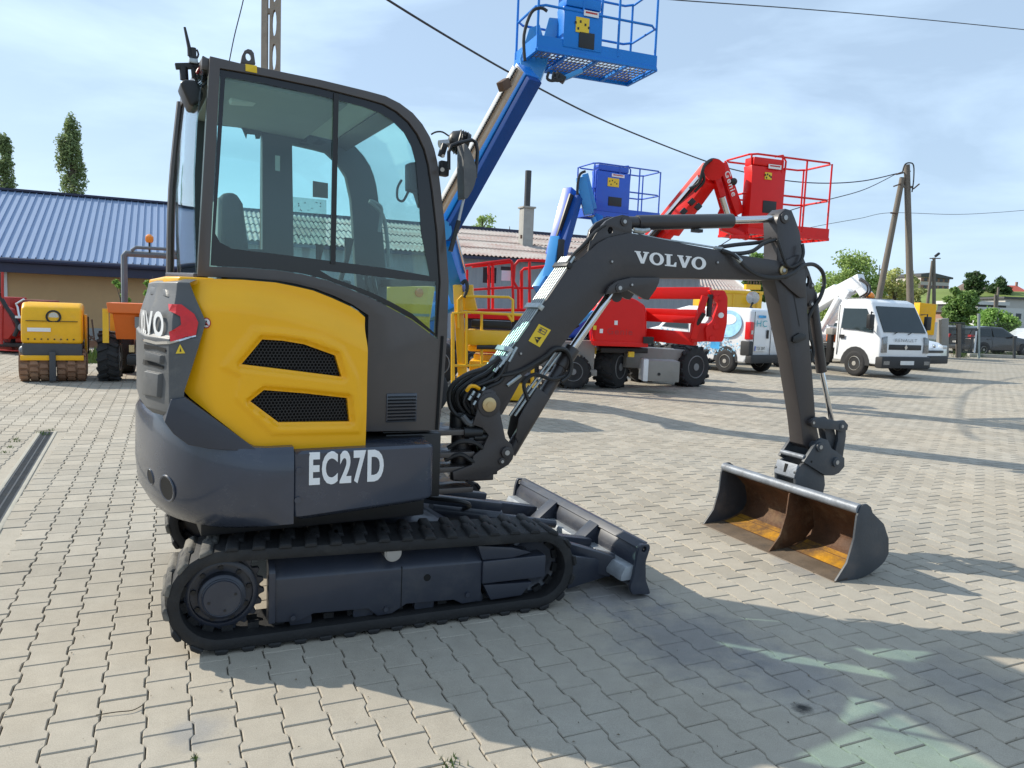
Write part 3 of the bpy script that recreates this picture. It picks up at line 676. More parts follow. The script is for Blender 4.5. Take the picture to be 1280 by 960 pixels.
def honey(poly, y, name):
    mb = MB(); r = .0085; x0, x1 = min(p[0] for p in poly), max(p[0] for p in poly); z0, z1 = min(p[1] for p in poly), max(p[1] for p in poly)
    row = 0; z = z0
    while z < z1 + r:
        x = x0 + (r * .866 if row % 2 else 0)
        while x < x1 + r:
            if inpoly(x, z, poly):
                o_ = [(x + r * math.sin(k * math.pi / 3), y, z + r * math.cos(k * math.pi / 3)) for k in range(6)]; i_ = [(x + r * .78 * math.sin(k * math.pi / 3), y, z + r * .78 * math.cos(k * math.pi / 3)) for k in range(6)]
                i2 = [(a, b + .005, c) for a, b, c in i_]
                mb.add(o_ + i_ + i2, [(k, (k + 1) % 6, 6 + (k + 1) % 6, 6 + k) for k in range(6)] + [(6 + k, 6 + (k + 1) % 6, 12 + (k + 1) % 6, 12 + k) for k in range(6)])
            x += r * 1.732
        z += r * 1.5; row += 1
    g = mb.build(name, 'black', cover, smooth=False)
    return g
for G in (G1, G2):
    honey(G, -.668, 'grille'); c = (sum(p[0] for p in G) / len(G), sum(p[1] for p in G) / len(G))
    MB().prism([(c[0] + (x - c[0]) * 1.06, c[1] + (z - c[1]) * 1.08) for x, z in G], -.650, -.645).build('grille_backing', 'dark_void', cover)
# hood top, hidden behind the shoulder but closing the body
ht = MB(); ht.loft([[(-.90, -.60, z0), (-.18, -.60, z1), (-.18, .50, z1), (-.90, .50, z0)] for z0, z1 in ((.9, .9), (1.50, 1.38))]); house(ht, 'engine_bay', 'black')
yt = MB(); a = [(-.935, -.62), (-.985, -.50), (-1.0, .45), (-.80, .45), (-.80, -.63)]; yt.prism(a, 1.535, 1.572, 'z'); house(yt, 'hood_top', 'yellow_paint', bevel=.012, seg=3)

# ---------------------------------------------------------------- grey rear column with the tail light
PX = lambda px, py, lx: Hf.qx(px, py, lx)
def colsec(z):
    # near edge follows the cover, rounded corner, then the rear face
    T = [(1.56, -.905), (1.50, -.885), (1.395, -.845), (1.25, -.885), (1.12, -.925), (1.03, -.93)]
    for (za, xa), (zc, xc) in zip(T, T[1:]):
        if za >= z >= zc: xe = xa + (xc - xa) * (za - z) / (za - zc); break
    else: xe = T[0][1] if z > 1.56 else T[-1][1]
    tp = sst(1.36, 1.56, z) * .045; o_ = .0 if z > 1.33 else .012
    return [(xe, -.715 + tp, z), (-.968 - o_ + tp * .5, -.70 - o_ + tp, z), (-1.045 - o_ + tp, -.50 + tp, z), (-1.058 - o_ + tp, -.18, z), (-1.058 - o_ + tp, .2, z), (-1.02 + tp, .52, z), (-.80, .60, z)]
zs_ = [1.0, 1.03, 1.12, 1.20, 1.28, 1.325, 1.335, 1.395, 1.45, 1.50, 1.53, 1.548]
rings = [colsec(z) for z in zs_]; rings[0] = [(x + .03, y + .03 if y < 0 else y, z) for x, y, z in rings[0]]
rings.append([(x + (.03 if x < -.9 else 0), y + (.03 if y < 0 else 0), 1.562) for x, y, z in rings[-1]])
m = 7; cb = MB(); cb.add([v for r in rings for v in r], [(i * m + k, i * m + k + 1, (i + 1) * m + k + 1, (i + 1) * m + k) for i in range(len(rings) - 1) for k in range(m - 1)] + [[(len(rings) - 1) * m + k for k in range(m)], list(range(m))[::-1]])
column = house(cb, 'rear_column', 'grey_plastic', bevel=.006, seg=3, ang=18)
def dec(name, s, mat, parent, targets, off=.002, subd=0):
    pts = [tuple(map(float, p.split(','))) for p in s.split()]; sh, qd = polyshape(pts); return decal(name, sh, qd, targets, mat, parent, off)
dec('tail_light', '212,380.5 227,381 243,393 248,403.5 245,419 213,427 213,415 226.5,406 225.5,396 213,389', 'red_lens', column, [column], .006)
dec('trim_line', '180,423 196,427 212,426.5 245,418 245,421 212,430 196,430.5 180,426.5', 'chrome', column, [column], .004)
dec('vent_slot', '181,430 207.5,435 207.5,440.5 195,436.5 181,436', 'dark_void', column, [column], .003)
dec('vent_slot', '180,449 205,457.5 204,461.5 190,457 179,455', 'dark_void', column, [column], .003)
tv, tfc = text_shape('VOLVO', .03); path = [Vector(p) for p in ((-.968, -.70), (-1.045, -.50), (-1.058, -.18), (-1.058, .2))]
def col_pt(d, z, off=.007):
    for p, q in zip(path, path[1:]):
        l = (q - p).length
        if d <= l or q is path[-1]: t_ = (q - p) / l; v = p + t_ * d; return (v.x - t_.y * off, v.y + t_.x * off, z)
        d -= l
MB().add([col_pt(.058 + .42 * (1 - u), 1.325 + .105 * v) for u, v in tv], tfc).build('lettering', 'white_print', column, smooth=False)
dec('warning_decal', '219.5,442 225,430 231.5,441.5', 'yellow_print', column, [column], .003)
dec('warning_mark', '224.5,439.5 225.3,434 226.8,439.5', 'black', column, [column], .004)
# red and white prohibition roundel on the yellow cover
rc_ = (258, 404)
def disc(r, n=24): return ([(.5 + .5 * r * math.cos(2 * math.pi * k / n), .5 + .5 * r * math.sin(2 * math.pi * k / n)) for k in range(n)], [list(range(n))])
qd = [(252.3, 410.5), (263.7, 410.5), (263.7, 397), (252.3, 397)]
decal('roundel', disc(1), qd, [cover], 'red_print', cover, .003); decal('roundel', disc(.8), qd, [cover], 'white_print', cover, .004)
decal('roundel', ([(.2, .72), (.28, .8), (.8, .28), (.72, .2)], [(0, 1, 2, 3)]), qd, [cover], 'red_print', cover, .0055)
decal('roundel', ([(.35, .35), (.5, .75), (.62, .62), (.5, .5), (.66, .34), (.5, .28)], [(0, 1, 2, 3, 4, 5)]), qd, [cover], 'black', cover, .005)
# moulded scoops of the rear column
def scoop(s, h):
    pts = [tuple(map(float, p.split(','))) for p in s.split()]; tr = bvh_of([column])[0]; Mi = (ex_M := Matrix.Translation((*EX, 0)) @ Matrix.Rotation(R(28), 4, 'Z')).inverted(); A = []; B = []
    for px, py in pts:
        d = ray(px, py).normalized(); hh = tr.ray_cast(EYE, d)
        if hh[0] is None: return
        nn = hh[1] if hh[1].dot(d) < 0 else -hh[1]; A.append(Mi @ (hh[0] - nn * .004)); B.append(Mi @ (hh[0] + nn * h))
    c = sum(B, Vector()) / len(B); B = [b.lerp(c, .12) for b in B]; mb = MB(); n = len(A); mb.add(A + B, [list(range(n))[::-1], list(range(n, 2 * n))] + [(i, (i + 1) % n, n + (i + 1) % n, n + i) for i in range(n)]); return mb.build('scoop', 'grey_plastic', column, bevel=.003)
scoop('184,438 206,444 205,455 183,450', .014); scoop('184,462 204,466 202,498 181,494', .016); scoop('190,358 211,362 212,372 189,369', .010)
# ---------------------------------------------------------------- cab
CY0, CY1 = -.53, .45
cabo = rnd_poly(XZ(Hf, CY0, '247,345 262,70'), 0) if 0 else XZ(Hf, CY0, '247,345 262.5,70 300,79 400,99.5 460,114 482,120 500,129 516,141 528,155 537.5,171 543,186 547,203 551,236 556,280 561,352 559,420 555,475 549,538 457,539.5 459,470 460.5,394 441,381 418,370 394,361 370,355 347,351 305,347.5 262,346')
cabi = XZ(Hf, CY0, '262,333 275,85 330,94.5 400,109 460,124 480,130 496,139 511,152 522,167 531,186 536,205 541,238 547,290 551,352 547,424 515,400 488,385 465,373 441,363 410,351 379,343 345,338 305,335')
mb = MB(); mb.prism(cabo, CY0, CY0 + .055, holes=[cabi]); cabside = house(mb, 'cab_side_frame', 'cab_paint', bevel=.010, seg=3, ang=50)
# tinted pane with its black printed border
mb = MB(); mb.prism(cabi, CY0 + .018, CY0 + .023); pane = house(mb, 'side_window', 'cab_glass')
inn = XZ(Hf, CY0 + .018, '266.5,300 279.5,95 330,103.5 400,119 455,133 474,141 490,150 505,163 515,178 522,196 528,230 534,275 539,335 546,340 547,416 515,392 500,384 515,388 540,404 539,345 480,338 400,324 330,318 280,313 271,308')
fb = XZ(Hf, CY0 + .016, '269,292 281.5,97 330,104.5 400,120 452,133 474,141 490,151 505,166 514,183 520,205 523,240 526,290 537,345 480,335 419,327 350,318 290,311 275,303')
f2 = XZ(Hf, CY0 + .016, '545,352 544,417 515,392 488,377 465,366 440,356 415,347 400,338 450,343 500,349')
mb = MB(); mb.prism([(x, z) for x, z in XZ(Hf, CY0 + .016, '263,332 276,87 330,96 400,110.5 460,125.5 480,131.5 495,140 510,153 521,168 530,187 535,206 540,239 546,290 550,352 546.5,422 515,399 488,384 465,372 441,362 410,350 379,342 345,337 305,334')], CY0 + .0145, CY0 + .0175, holes=[fb, f2]); house(mb, 'window_seal', 'black_gloss', pane)
def hrail(name, s, y, r, mat='black', sm=0, parent=ex, n=8, F=Hf):
    pts = [F.q(*[float(v) for v in p.split(',')][:2], y) for p in s.split()]; mb = MB(); mb.tube(pts, r, n, smooth=sm); return house(mb, name, mat, parent) if F is Hf else mb.build(name, mat, parent)
# sliding-window stiles
a, b = Hf.q(420, 117, CY0 + .012), Hf.q(416, 330, CY0 + .012)
mb = MB(); mb.beam(a, b, .022, .012, up=(0, 1, 0)); house(mb, 'window_stile', 'black', pane)
a, b = Hf.q(284, 311, CY0 + .012), Hf.q(545, 346, CY0 + .012)
# far side: door frame, door glass, rear quarter glass
faro = [(-.865, 1.50), (-.82, 2.46)] + [p for p in XZ(Hf, CY0, '300,79 400,99.5 460,114 482,120 500,129 516,141 528,155 537.5,171 543,186 547,203 551,236 556,280 561,352 559,420 555,475')] + [(.25, .90), (-.30, .90), (-.30, 1.35), (-.55, 1.50)]
FQ = lambda s: XZ(Hf, CY1, s)
w1 = FQ('269,310 270,157 300,160 312,168 326,170 326,312'); w2 = FQ('363,182 390,188 405,192 420,206 430,222 436,250 438,275 441,330 446,395 366,390')
mb = MB(); mb.prism(faro, CY1 - .05, CY1, holes=[w1, w2]); house(mb, 'cab_side_frame', 'trim_dark', bevel=.006)
for w in (w1, w2): mb = MB(); mb.prism(w, CY1 - .028, CY1 - .024); house(mb, 'door_window', 'cab_glass')
# roof: outer skin following the profile, with an opening for the roof hatch
def strip(pts, y0, y1, th, name, mat, parent=ex, bev=0):
    mb = MB(); up = []
    for i, p in enumerate(pts):
        a, b = pts[max(0, i - 1)], pts[min(len(pts) - 1, i + 1)]; t = Vector((b[0] - a[0], b[1] - a[1])).normalized(); up.append((p[0] + t.y * th, p[1] - t.x * th))
    mb.prism(list(pts) + up[::-1], y0, y1); return house(mb, name, mat, parent, bevel=bev)
top = XZ(Hf, CY0, '262.5,72 300,80.5 350,91 400,101'); strip(top, CY0 + .05, CY1 - .04, .05, 'roof', 'cab_paint')
t2 = XZ(Hf, CY0, '264,84 300,92 350,103 400,113 430,120'); strip([(x + .03, z - .005) for x, z in t2], CY0 + .052, CY1 - .05, .02, 'roof_lining', 'roof_liner')
t3 = XZ(Hf, CY0, '400,101 460,116 478,121'); 
strip(XZ(Hf, CY0, '400,101 412,103.5'), CY0 + .05, CY1 - .04, .05, 'roof_beam', 'cab_paint')
strip(XZ(Hf, CY0, '448,112.5 457,115'), CY0 + .05, CY1 - .04, .03, 'roof_beam', 'cab_paint')
strip(XZ(Hf, CY0, '484,122.5 500,130.5 508,136'), CY0 + .05, CY1 - .04, .05, 'roof_beam', 'cab_paint')
M('blind', (.62, .66, .60), .8, var=.05)
strip(XZ(Hf, CY0, '408,104 448,113.5 484,123'), CY0 + .06, CY1 - .05, .008, 'roof_hatch', 'cab_glass')
strip([(x, z - .035) for x, z in XZ(Hf, CY0, '410,104.5 448,113.5 484,123')], CY0 + .10, CY1 - .10, .004, 'sun_blind', 'blind')
# windscreen down the front, rear pane and its posts
strip(XZ(Hf, CY0, '509,137 528,156 538,173 547,204 551,236 556,280 561,352'), CY0 + .05, CY1 - .05, .006, 'windscreen', 'cab_glass')
strip(XZ(Hf, CY0, '561,352 559,420 555,475 549,530'), CY0 + .05, CY1 - .05, .006, 'windscreen', 'cab_glass')
q = Hf.q(561, 352, CY0); house(MB().bb(q.x - .04, q.x, CY0 + .05, CY1 - .05, q.z - .02, q.z + .02), 'windscreen_rail', 'black')
# rear pane bulges slightly backwards
rp_ = [(-.862, 1.59), (-.868, 1.8), (-.868, 2.0), (-.858, 2.2), (-.835, 2.42)]
mb = MB(); mb.loft([[(x - .002, CY0 + .03, z), (x - .016, -.3, z), (x - .020, 0, z), (x - .018, .25, z), (x - .006, CY1 - .03, z), (x - .001, CY1 - .03, z), (x - .013, .25, z), (x - .015, 0, z), (x - .011, -.3, z), (x + .003, CY0 + .03, z)] for x, z in rp_]); house(mb, 'rear_window', 'cab_glass')
pa, pb = Hf.q(226, 128, CY1), Hf.q(212.5, 345, CY1)
mb = MB(); mb.tube([pa, pa * .5 + pb * .5 + Vector((-.015, 0, 0)), pb], .020, 8, smooth=4); house(mb, 'rear_post', 'cab_paint')
mb = MB(); mb.beam(Hf.q(249, 346, CY0 + .02), Hf.q(213, 344, CY1), .05, .03); house(mb, 'rear_sill', 'cab_paint', bevel=.008)
mb = MB(); mb.beam(Hf.q(260, 80, CY0 + .03), pa + Vector((.02, 0, 0)), .05, .05); house(mb, 'rear_header', 'cab_paint', bevel=.01)
# louvred vent in the lower panel
lv_ = XZ(Hf, CY0, '483,492 521,491.5 521,527 484,528'); x0, x1 = lv_[0][0], lv_[1][0]; z0, z1 = lv_[3][1], lv_[0][1]
fr_ = MB(); fr_.bb(x0, x1, CY0 - .006, CY0 - .001, z0, z1); lo = house(fr_, 'vent', 'skirt_paint', bevel=.003)
for k in range(8): z = z0 + (k + .6) * (z1 - z0) / 8.6; MB().prism([(CY0 - .0065, z - .004), (CY0 - .016, z - .002), (CY0 - .0065, z + .004)], x0 + .006, x1 - .006, 'x').build('louvre', 'black', lo)
pf = XZ(Hf, CY0, '457,539 549,538 560,400'); 
mb = MB(); mb.beam(Hf.q(553, 420, CY0 - .004), Hf.q(546, 537, CY0 - .004), .012, .006, up=(0, 1, 0)); house(mb, 'panel_gap', 'dark_void')
# floor and firewall so the cab has an inside
house(MB().bb(-.86, .24, CY0 + .056, CY1 - .052, .885, .93), 'cab_floor', 'trim_dark')
house(MB().bb(-.86, -.45, CY0 + .07, CY1 - .06, .93, 1.50), 'seat_box', 'trim_dark', bevel=.03)
# seat
se = MB(); se.loft([[(-.60, y, 1.36), (-.12, y, 1.36), (-.08, y, 1.42), (-.12, y, 1.47), (-.58, y, 1.45)] for y in (-.24, -.22, .16, .18)]); seat = house(se, 'seat', 'seat_fabric', bevel=.03, seg=3)
se = MB(); bk = [(-.64, 1.40), (-.52, 1.42), (-.60, 1.70), (-.63, 1.93), (-.66, 1.98), (-.73, 1.97), (-.735, 1.7)]; se.prism(bk, -.22, .16); se.build('backrest', 'seat_fabric', seat, bevel=.035, seg=3)
MB().prism([(-.75, 1.48), (-.725, 1.48), (-.71, 1.96), (-.74, 1.95)], -.20, .14).build('seat_shell', 'trim_grey', seat, bevel=.02)
for y in (-.30, .24): MB().bb(-.52, -.15, y - .05, y + .05, 1.45, 1.60).build('console', 'trim_dark', seat, bevel=.02)
for y in (-.32, .26): MB().tube([(-.20, y, 1.60), (-.17, y, 1.70), (-.16, y, 1.80)], [.012, .012, .024], 10).build('joystick', 'black', seat)
for y in (-.10, .02): house(MB().tube([(.08, y, .95), (.12, y, 1.3), (.04, y, 1.58), (.03, y, 1.68)], .011, 8, smooth=4), 'travel_lever', 'black')
house(MB().bb(.05, .18, -.44, -.30, .93, 1.28), 'front_console', 'trim_dark', bevel=.02)
hrail('grab_rail', '474,290 477,262 470,254 462,252 478,268 484,300 486,334', .30, .011, 'trim_grey', 4)
hrail('grab_rail', '455,350 461,344 468,352 474,400', .1, .011, 'trim_grey', 4)
# monitor at the right front post
mo = XZ(Hf, CY0 + .06, '512,203 538,200 541,250 543,258 528,259 522,240 512,237'); mb = MB(); mb.prism(mo, CY0 + .06, CY0 + .13); house(mb, 'monitor', 'black', bevel=.008)
mo = XZ(Hf, CY0 + .05, '531,258 541,258 546,345 540,345'); mb = MB(); mb.prism(mo, CY0 + .03, CY0 + .08); house(mb, 'post_trim', 'black', bevel=.006)
hrail('cable_loop', '502,225 497,235 497,248 504,251 511,238', CY0 + .1, .006, 'black', 4)
# little working drawing decals, hanging hook and cab lamp
def plate(name, s, y, mat, th=.003, parent=ex, bev=0, F=Hf):
    mb = MB(); mb.prism(F.xz([tuple(map(float, p.split(','))) for p in s.split()], y), y, y + th); return house(mb, name, mat, parent, bevel=bev) if F is Hf else mb.build(name, mat, parent, bevel=bev)
M('sticker', (.60, .68, .66), .6, var=.1, sc=30)
M('brown_sticker', (.13, .10, .08), .7)
def scribble(name, x0, y0, x1, y1, y, n, seed, parent):
    q = random.Random(seed); mb = MB()
    for _ in range(n):
        a, b = q.uniform(x0, x1), q.uniform(y0, y1); w, h = q.choice([(4, .5), (1.8, 1.8), (5, .5), (1.2, 2.4), (2.4, 1.2)]); h2 = q.uniform(.6, 1) * h
        p = Hf.xz([(a, b), (a + w, b + .05 * w), (a + w * .8, b + h2), (a, b + h2)], y); mb.prism(p, y - .0012, y - .0002)
    return house(mb, name, 'trim_dark', parent)
st = plate('instruction_sheet', '366,246 408,250 408,270 366,267', CY1 - .040, 'film'); scribble('printed_drawing', 369, 251, 401, 263, CY1 - .041, 11, 5, st)
st = plate('instruction_sheet', '366,270 407.5,273 407,307 366,303', CY1 - .040, 'film'); scribble('printed_drawing', 370, 278, 400, 298, CY1 - .041, 14, 8, st)
plate('serial_sticker', '391,226 410,229 410,248 391,246', CY1 - .042, 'brown_sticker')
plate('warning_strip', '344,194 350,195 350,214 344,213', CY1 - .055, 'sticker')
plate('cab_lamp', '287,119 318,121 323,126 320,129 290,127', -.2, 'paper', .08, bev=.008)
plate('coat_hook', '352,121 373,124 372,134 366,131 360,131 357,133', -.2, 'trim_dark', .01)
plate('latch', '302,158 327,162 325,173 320,173 319,168 309,167 308,173', CY1 - .07, 'trim_dark', .015)
for k in range(9): z = 2.20 - .028 * k; 
dec2 = []
# small machine drawing on the header above the door window
for s in ('374,178 386,180 386,182 374,181', '376,174 384,175 384,178 376,177.5', '379,166 384,167 384,175 379,174', '390,180 399,173 409,178 400,182'): plate('door_pictogram', s, CY1 - .056, 'black')
# lifting eye and yellow lashing mark on the roof edge
le = Hf.xz([(300.5, 79), (302, 70), (305, 64), (309.5, 61.8), (314, 63), (317, 67), (319, 81)], -.42); hc = Hf.q(310, 71.5, -.42)
mb = MB(); mb.prism(le, -.43, -.41, holes=[[(hc.x + .011 * math.cos(k * .5236), hc.z + .017 * math.sin(k * .5236)) for k in range(12)]]); house(mb, 'lifting_eye', 'cab_paint', bevel=.002)
decal('lashing_mark', QUADSHAPE, [(306.8, 88.8), (321.3, 91.6), (321, 82.3), (306.8, 80)], [cabside], 'yellow_print', cabside, .002)
decal('lashing_symbol', ([(.15, .5), (.3, .72), (.4, .62), (.42, .85), (.6, .85), (.62, .62), (.75, .72), (.88, .5), (.7, .5), (.6, .3), (.4, .3), (.3, .5)], [list(range(12))]), [(306.8, 88.8), (321.3, 91.6), (321, 82.3), (306.8, 80)], [cabside], 'black', cabside, .003)
# roof-corner cluster: work light, beacon bracket, aerial
def hq(px, py, y): return Hf.q(px, py, y)
YL = -.38
cl = MB(); cl.beam(hq(219, 83, YL), hq(262, 82, YL), .02, .025).beam(hq(240, 70, YL), hq(243, 98, YL), .02, .02).beam(hq(247, 92, YL), hq(260, 100, YL), .03, .04).beam(hq(250, 78, YL - .03), hq(262, 84, YL - .03), .05, .05); house(cl, 'lamp_bracket', 'black', bevel=.004)
cl = MB(); cl.cyl(hq(229.5, 84, YL), hq(230.5, 100, YL), .017, 14); house(cl, 'lamp_mount', 'black')
wl = [hq(p, q, -.43) for p, q in ((224, 104), (231, 100), (246, 101.5), (254, 118), (252, 127), (240, 135), (236, 131))]
cl = MB(); cl.prism([(v.x, v.z) for v in wl], -.45, -.30); house(cl, 'work_light', 'black', bevel=.014, seg=3)
cl = MB(); cl.cyl(hq(241.5, 60, YL), hq(242, 73, YL), .012, 12); cl.tube([hq(238.5, 61, YL), hq(236.5, 66, YL), hq(238, 72, YL)], .005, 6, smooth=3).tube([hq(246, 62, YL), hq(248, 68, YL), hq(246, 73, YL)], .004, 6, smooth=3); house(cl, 'aerial_base', 'black')
cl = MB(); cl.tube([hq(237.5, 70, YL), hq(236.5, 60, YL), hq(230.8, 34, YL)], [.010, .008, .005], 8); house(cl, 'aerial', 'black')
cl = MB(); cl.bb(*[v for v in (hq(236, 76, YL).x, hq(247, 76, YL).x)], YL - .02, YL + .02, hq(240, 80, YL).z, hq(240, 74, YL).z); house(cl, 'aerial_clamp', 'zinc', bevel=.003)
M('wire_red', (.3, .02, .02), .4); hrail('lamp_wire', '246,92 249,86 253,83 258,88', YL - .05, .006, 'wire_red', 3); hrail('lamp_wire', '243,96 248,104 254,108 260,100', YL - .02, .006, 'hose', 3); hrail('lamp_wire', '258,78 262,76 264,84 260,92 254,96', YL - .02, .009, 'hose', 3)
# mirror at the right front, its hoop and arm, and the boom light
YM = -.60
mi = hq(581, 190, YM)
mr_ = MB(); pr = [hq(p, q, YM) for p, q in ((577, 180), (580, 182), (586, 192), (592, 208), (592.5, 224), (588, 238), (581, 249), (577.5, 249), (576.5, 215))]
mr_.prism(rnd_poly([(v.x, v.z) for v in pr], .03, 3), YM - .03, YM + .05); house(mr_, 'mirror', 'grey_plastic', bevel=.012, seg=3)
hrail('mirror_arm', '561,212 561,190 564,182 572,179 590,175 595,178 597,190 594,222', YM + .02, .009, 'black', 0)
hrail('mirror_stay', '580,247 573,277', YM + .01, .007, 'steel'); hrail('mirror_stay', '573.5,276 563,314', YM + .01, .012, 'black')
br = MB(); br.beam(hq(549, 210, YM + .08), hq(560, 212, YM + .08), .04, .07).beam(hq(551, 196, YM + .08), hq(556, 180, YM + .08), .025, .03); house(br, 'mirror_bracket', 'black', bevel=.006)
br = MB(); c = hq(574, 178, YM + .12); d = Vector((.9, -.25, -.25)).normalized(); br.lathe([(.02, -.055), (.04, -.045), (.056, -.01), (.058, .03), (.054, .045)], c, d, 24)
for k in range(4): br.lathe([(.058, -.012 + k * .012), (.063, -.009 + k * .012), (.058, -.006 + k * .012)], c, d, 24, cap=False)
house(br, 'boom_light', 'black'); house(MB().lathe([(.05, .0455), (.001, .047)], c, d, 24, cap=False), 'lamp_lens', 'mirror_glass')
br = MB(); br.cyl(hq(549, 180, YM + .1), hq(560, 179, YM + .1), .018, 14); br.cyl(hq(553, 212, YM + .03), hq(553, 212, YM + .0), .01, 10); br.cyl(hq(554, 195, YM + .03), hq(554, 195, YM + .0), .008, 10); house(br, 'lamp_joint', 'steel')
hrail('lamp_wire', '539,168 545,165 553,165 561,170', YM + .1, .004, 'hose', 4)

# ---------------------------------------------------------------- swing post and boom (frame U)
BC = -.327
def up(name, s, y0, y1, mat='boom_paint', bev=.006, parent=ex, holes=(), yp=None, seg=2):
    yp = y0 if yp is None else yp
    mb = MB(); mb.prism(XZ(U, yp, s), y0, y1, holes=holes); return mb.build(name, mat, parent, bevel=bev, seg=seg)
def ub(name, x0, x1, y0, y1, z0, z1, mat='boom_paint', bev=.006, parent=ex): return MB().bb(x0, x1, y0, y1, z0, z1).build(name, mat, parent, bevel=bev)
sp_ = '600.5,497 604,489 612,486 620,490 625,514 632,548 640,556 643,566 641,574 636,581 604,600 567,600 566,590 590,581 592,570 604,560 611,544 603,535 591,531 596,516'
for y in (BC - .135, BC + .115): up('swing_post', sp_, y, y + .02, bev=.004, yp=BC - .135)
a = U.q(577, 545, BC); b = U.q(577, 594, BC)
MB().cyl((a.x, BC, b.z - .02), (a.x, BC, a.z + .02), .055, 24).build('swing_post', 'boom_paint', ex)
g = U.q(608, 572, BC); ub('swing_post', a.x, g.x, BC - .11, BC + .11, b.z - .01, b.z + .03); ub('swing_post', a.x, g.x - .02, BC - .11, BC + .11, a.z - .03, a.z + .01)
ub('swing_post', g.x - .03, g.x + .02, BC - .114, BC + .114, b.z + .02, a.z + .1)
for z in (b.z - .05, b.z + .06, a.z - .075, a.z + .04): ub('front_bracket', .02, a.x + .03, BC - .12, BC + .14, z - .014, z + .014, 'cab_paint', .004)
ub('front_bracket', .02, .30, -.50, .10, b.z - .06, a.z + .05, 'black')
mb = MB(); q = U.q(571, 528, BC); mb.cyl((q.x, BC - .02, q.z - .03), (q.x, BC - .02, q.z + .06), .045, 20); mb.build('swing_pin', 'black', ex, bevel=.004)
# boom: box section with a wide knee
bm_ = '600,500 612,487 622,470 632,449 660,409 690,366 709,338 716,329.5 730,320 747,304 760,297 787,291 800,293 860,305.5 898,312.5 923,318.5 969,325 984,329 992,338 986,349 972,350.5 954,350.3 925,349 860,348.2 825,347.8 795,347.6 784,349 773,354 764,360 757,367 745,382 720,410 702,433 680,449 655,470 640,497 628,518 615,524 603,516'
boom = up('boom', bm_, BC - .078, BC + .078, bev=.004, seg=2)
# seam plate where the casting meets the box
up('boom_lug', '757,368 762,358 772,351 790,347 825,347 824,353 820,362 811,375 806,374 786,363 770,366', BC - .105, BC - .085, bev=.003); up('boom_lug', '757,368 762,358 772,351 790,347 825,347 824,353 820,362 811,375 806,374 786,363 770,366', BC + .085, BC + .105, bev=.003, yp=BC - .105)
up('top_lug', '735,314 740,300 750,285 758,276 768,271 778,268.5 786,270 790,277 790,292 760,298 745,307', BC - .065, BC - .043, bev=.003, holes=[[(v.x + .017 * math.cos(k * .5236), v.z + .02 * math.sin(k * .5236)) for k in range(12)] for v in [U.q(763, 288, BC - .065)]]); up('top_lug', '745,305 750,285 758,276 768,271 778,268.5 786,270 790,277 790,292 760,298', BC + .043, BC + .065, bev=.003, yp=BC - .065)
def pin(px, py, w, r, name='pin', mat='boom_paint', yc=BC, parent=ex, r2=None, n=24):
    q = U.q(px, py, yc - w); mb = MB(); mb.cyl((q.x, yc - w, q.z), (q.x, yc + w, q.z), r, n); o = mb.build(name, mat, parent, bevel=.003)
    MB().cyl((q.x, yc - w - .004, q.z), (q.x, yc - w + .001, q.z), r2 or r * .45, 16).build('pin_head', 'brass' if name == 'foot_pin' else 'steel', o); return q
pin(612, 506, .15, .038, 'foot_pin', 'brass', r2=.016); pin(612, 506, .142, .062, 'foot_boss')
pin(781, 277, .072, .024); pin(775, 360, .112, .026); pin(790, 356, .108, .014)
pin(634, 566, .15, .030); pin(628, 577, .147, .018)
for px, py in ((651, 442), (765, 327), (897, 328)): pin(px, py, .081, .013, 'boom_bolt')
# word mark on the boom
decal('lettering', slab_word('VOLVO'), [(794, 328.5), (883, 337.5), (884, 322.5), (793, 313.5)], [boom], 'white_print', boom, off=.0018)
sq = [(675, 434.5), (688.5, 413), (675.5, 404.5), (661, 425.5)]
decal('safety_decal', QUADSHAPE, [(674.5, 434), (688.5, 412.5), (673.5, 404.8), (660.5, 426)], [boom], 'yellow_print', boom, off=.0018)
def on(quad, shape, mat, off=.0028): decal('decal_symbol', shape, quad, [boom], mat, boom, off)
# warning triangle half and manual half
Lq = [(674.5, 434), (681.8, 422.8), (667.8, 415.2), (660.5, 426)]; Rq = [(681.8, 422.8), (688.5, 412.5), (673.5, 404.8), (667.8, 415.2)]
on([(671.5, 430.5), (678, 421.5), (671, 416.5), (664, 426)], ([(.05, .12), (.95, .5 - .38), (.95, .12), (.5, .95)], [(0, 2, 3)]), 'black')
on([(671.5, 430.5), (678, 421.5), (671, 416.5), (664, 426)], ([(.46, .38), (.54, .38), (.57, .75), (.43, .75)], [(0, 1, 2, 3)]), 'yellow_print', .0036); on([(671.5, 430.5), (678, 421.5), (671, 416.5), (664, 426)], ([(.46, .22), (.54, .22), (.54, .31), (.46, .31)], [(0, 1, 2, 3)]), 'yellow_print', .0036)
on(Rq, ([(.2, .2), (.8, .2), (.8, .26), (.2, .26)], [(0, 1, 2, 3)]), 'brown_sticker'); on(Rq, ([(.2, .26), (.28, .26), (.28, .8), (.2, .8)], [(0, 1, 2, 3)]), 'brown_sticker'); on(Rq, ([(.72, .26), (.8, .26), (.8, .8), (.72, .8)], [(0, 1, 2, 3)]), 'brown_sticker'); on(Rq, ([(.3, .6), (.7, .6), (.6, .8), (.4, .8)], [(0, 1, 2, 3)]), 'brown_sticker'); on(Rq, ([(.46, .3), (.54, .3), (.54, .6), (.46, .6)], [(0, 1, 2, 3)]), 'brown_sticker')

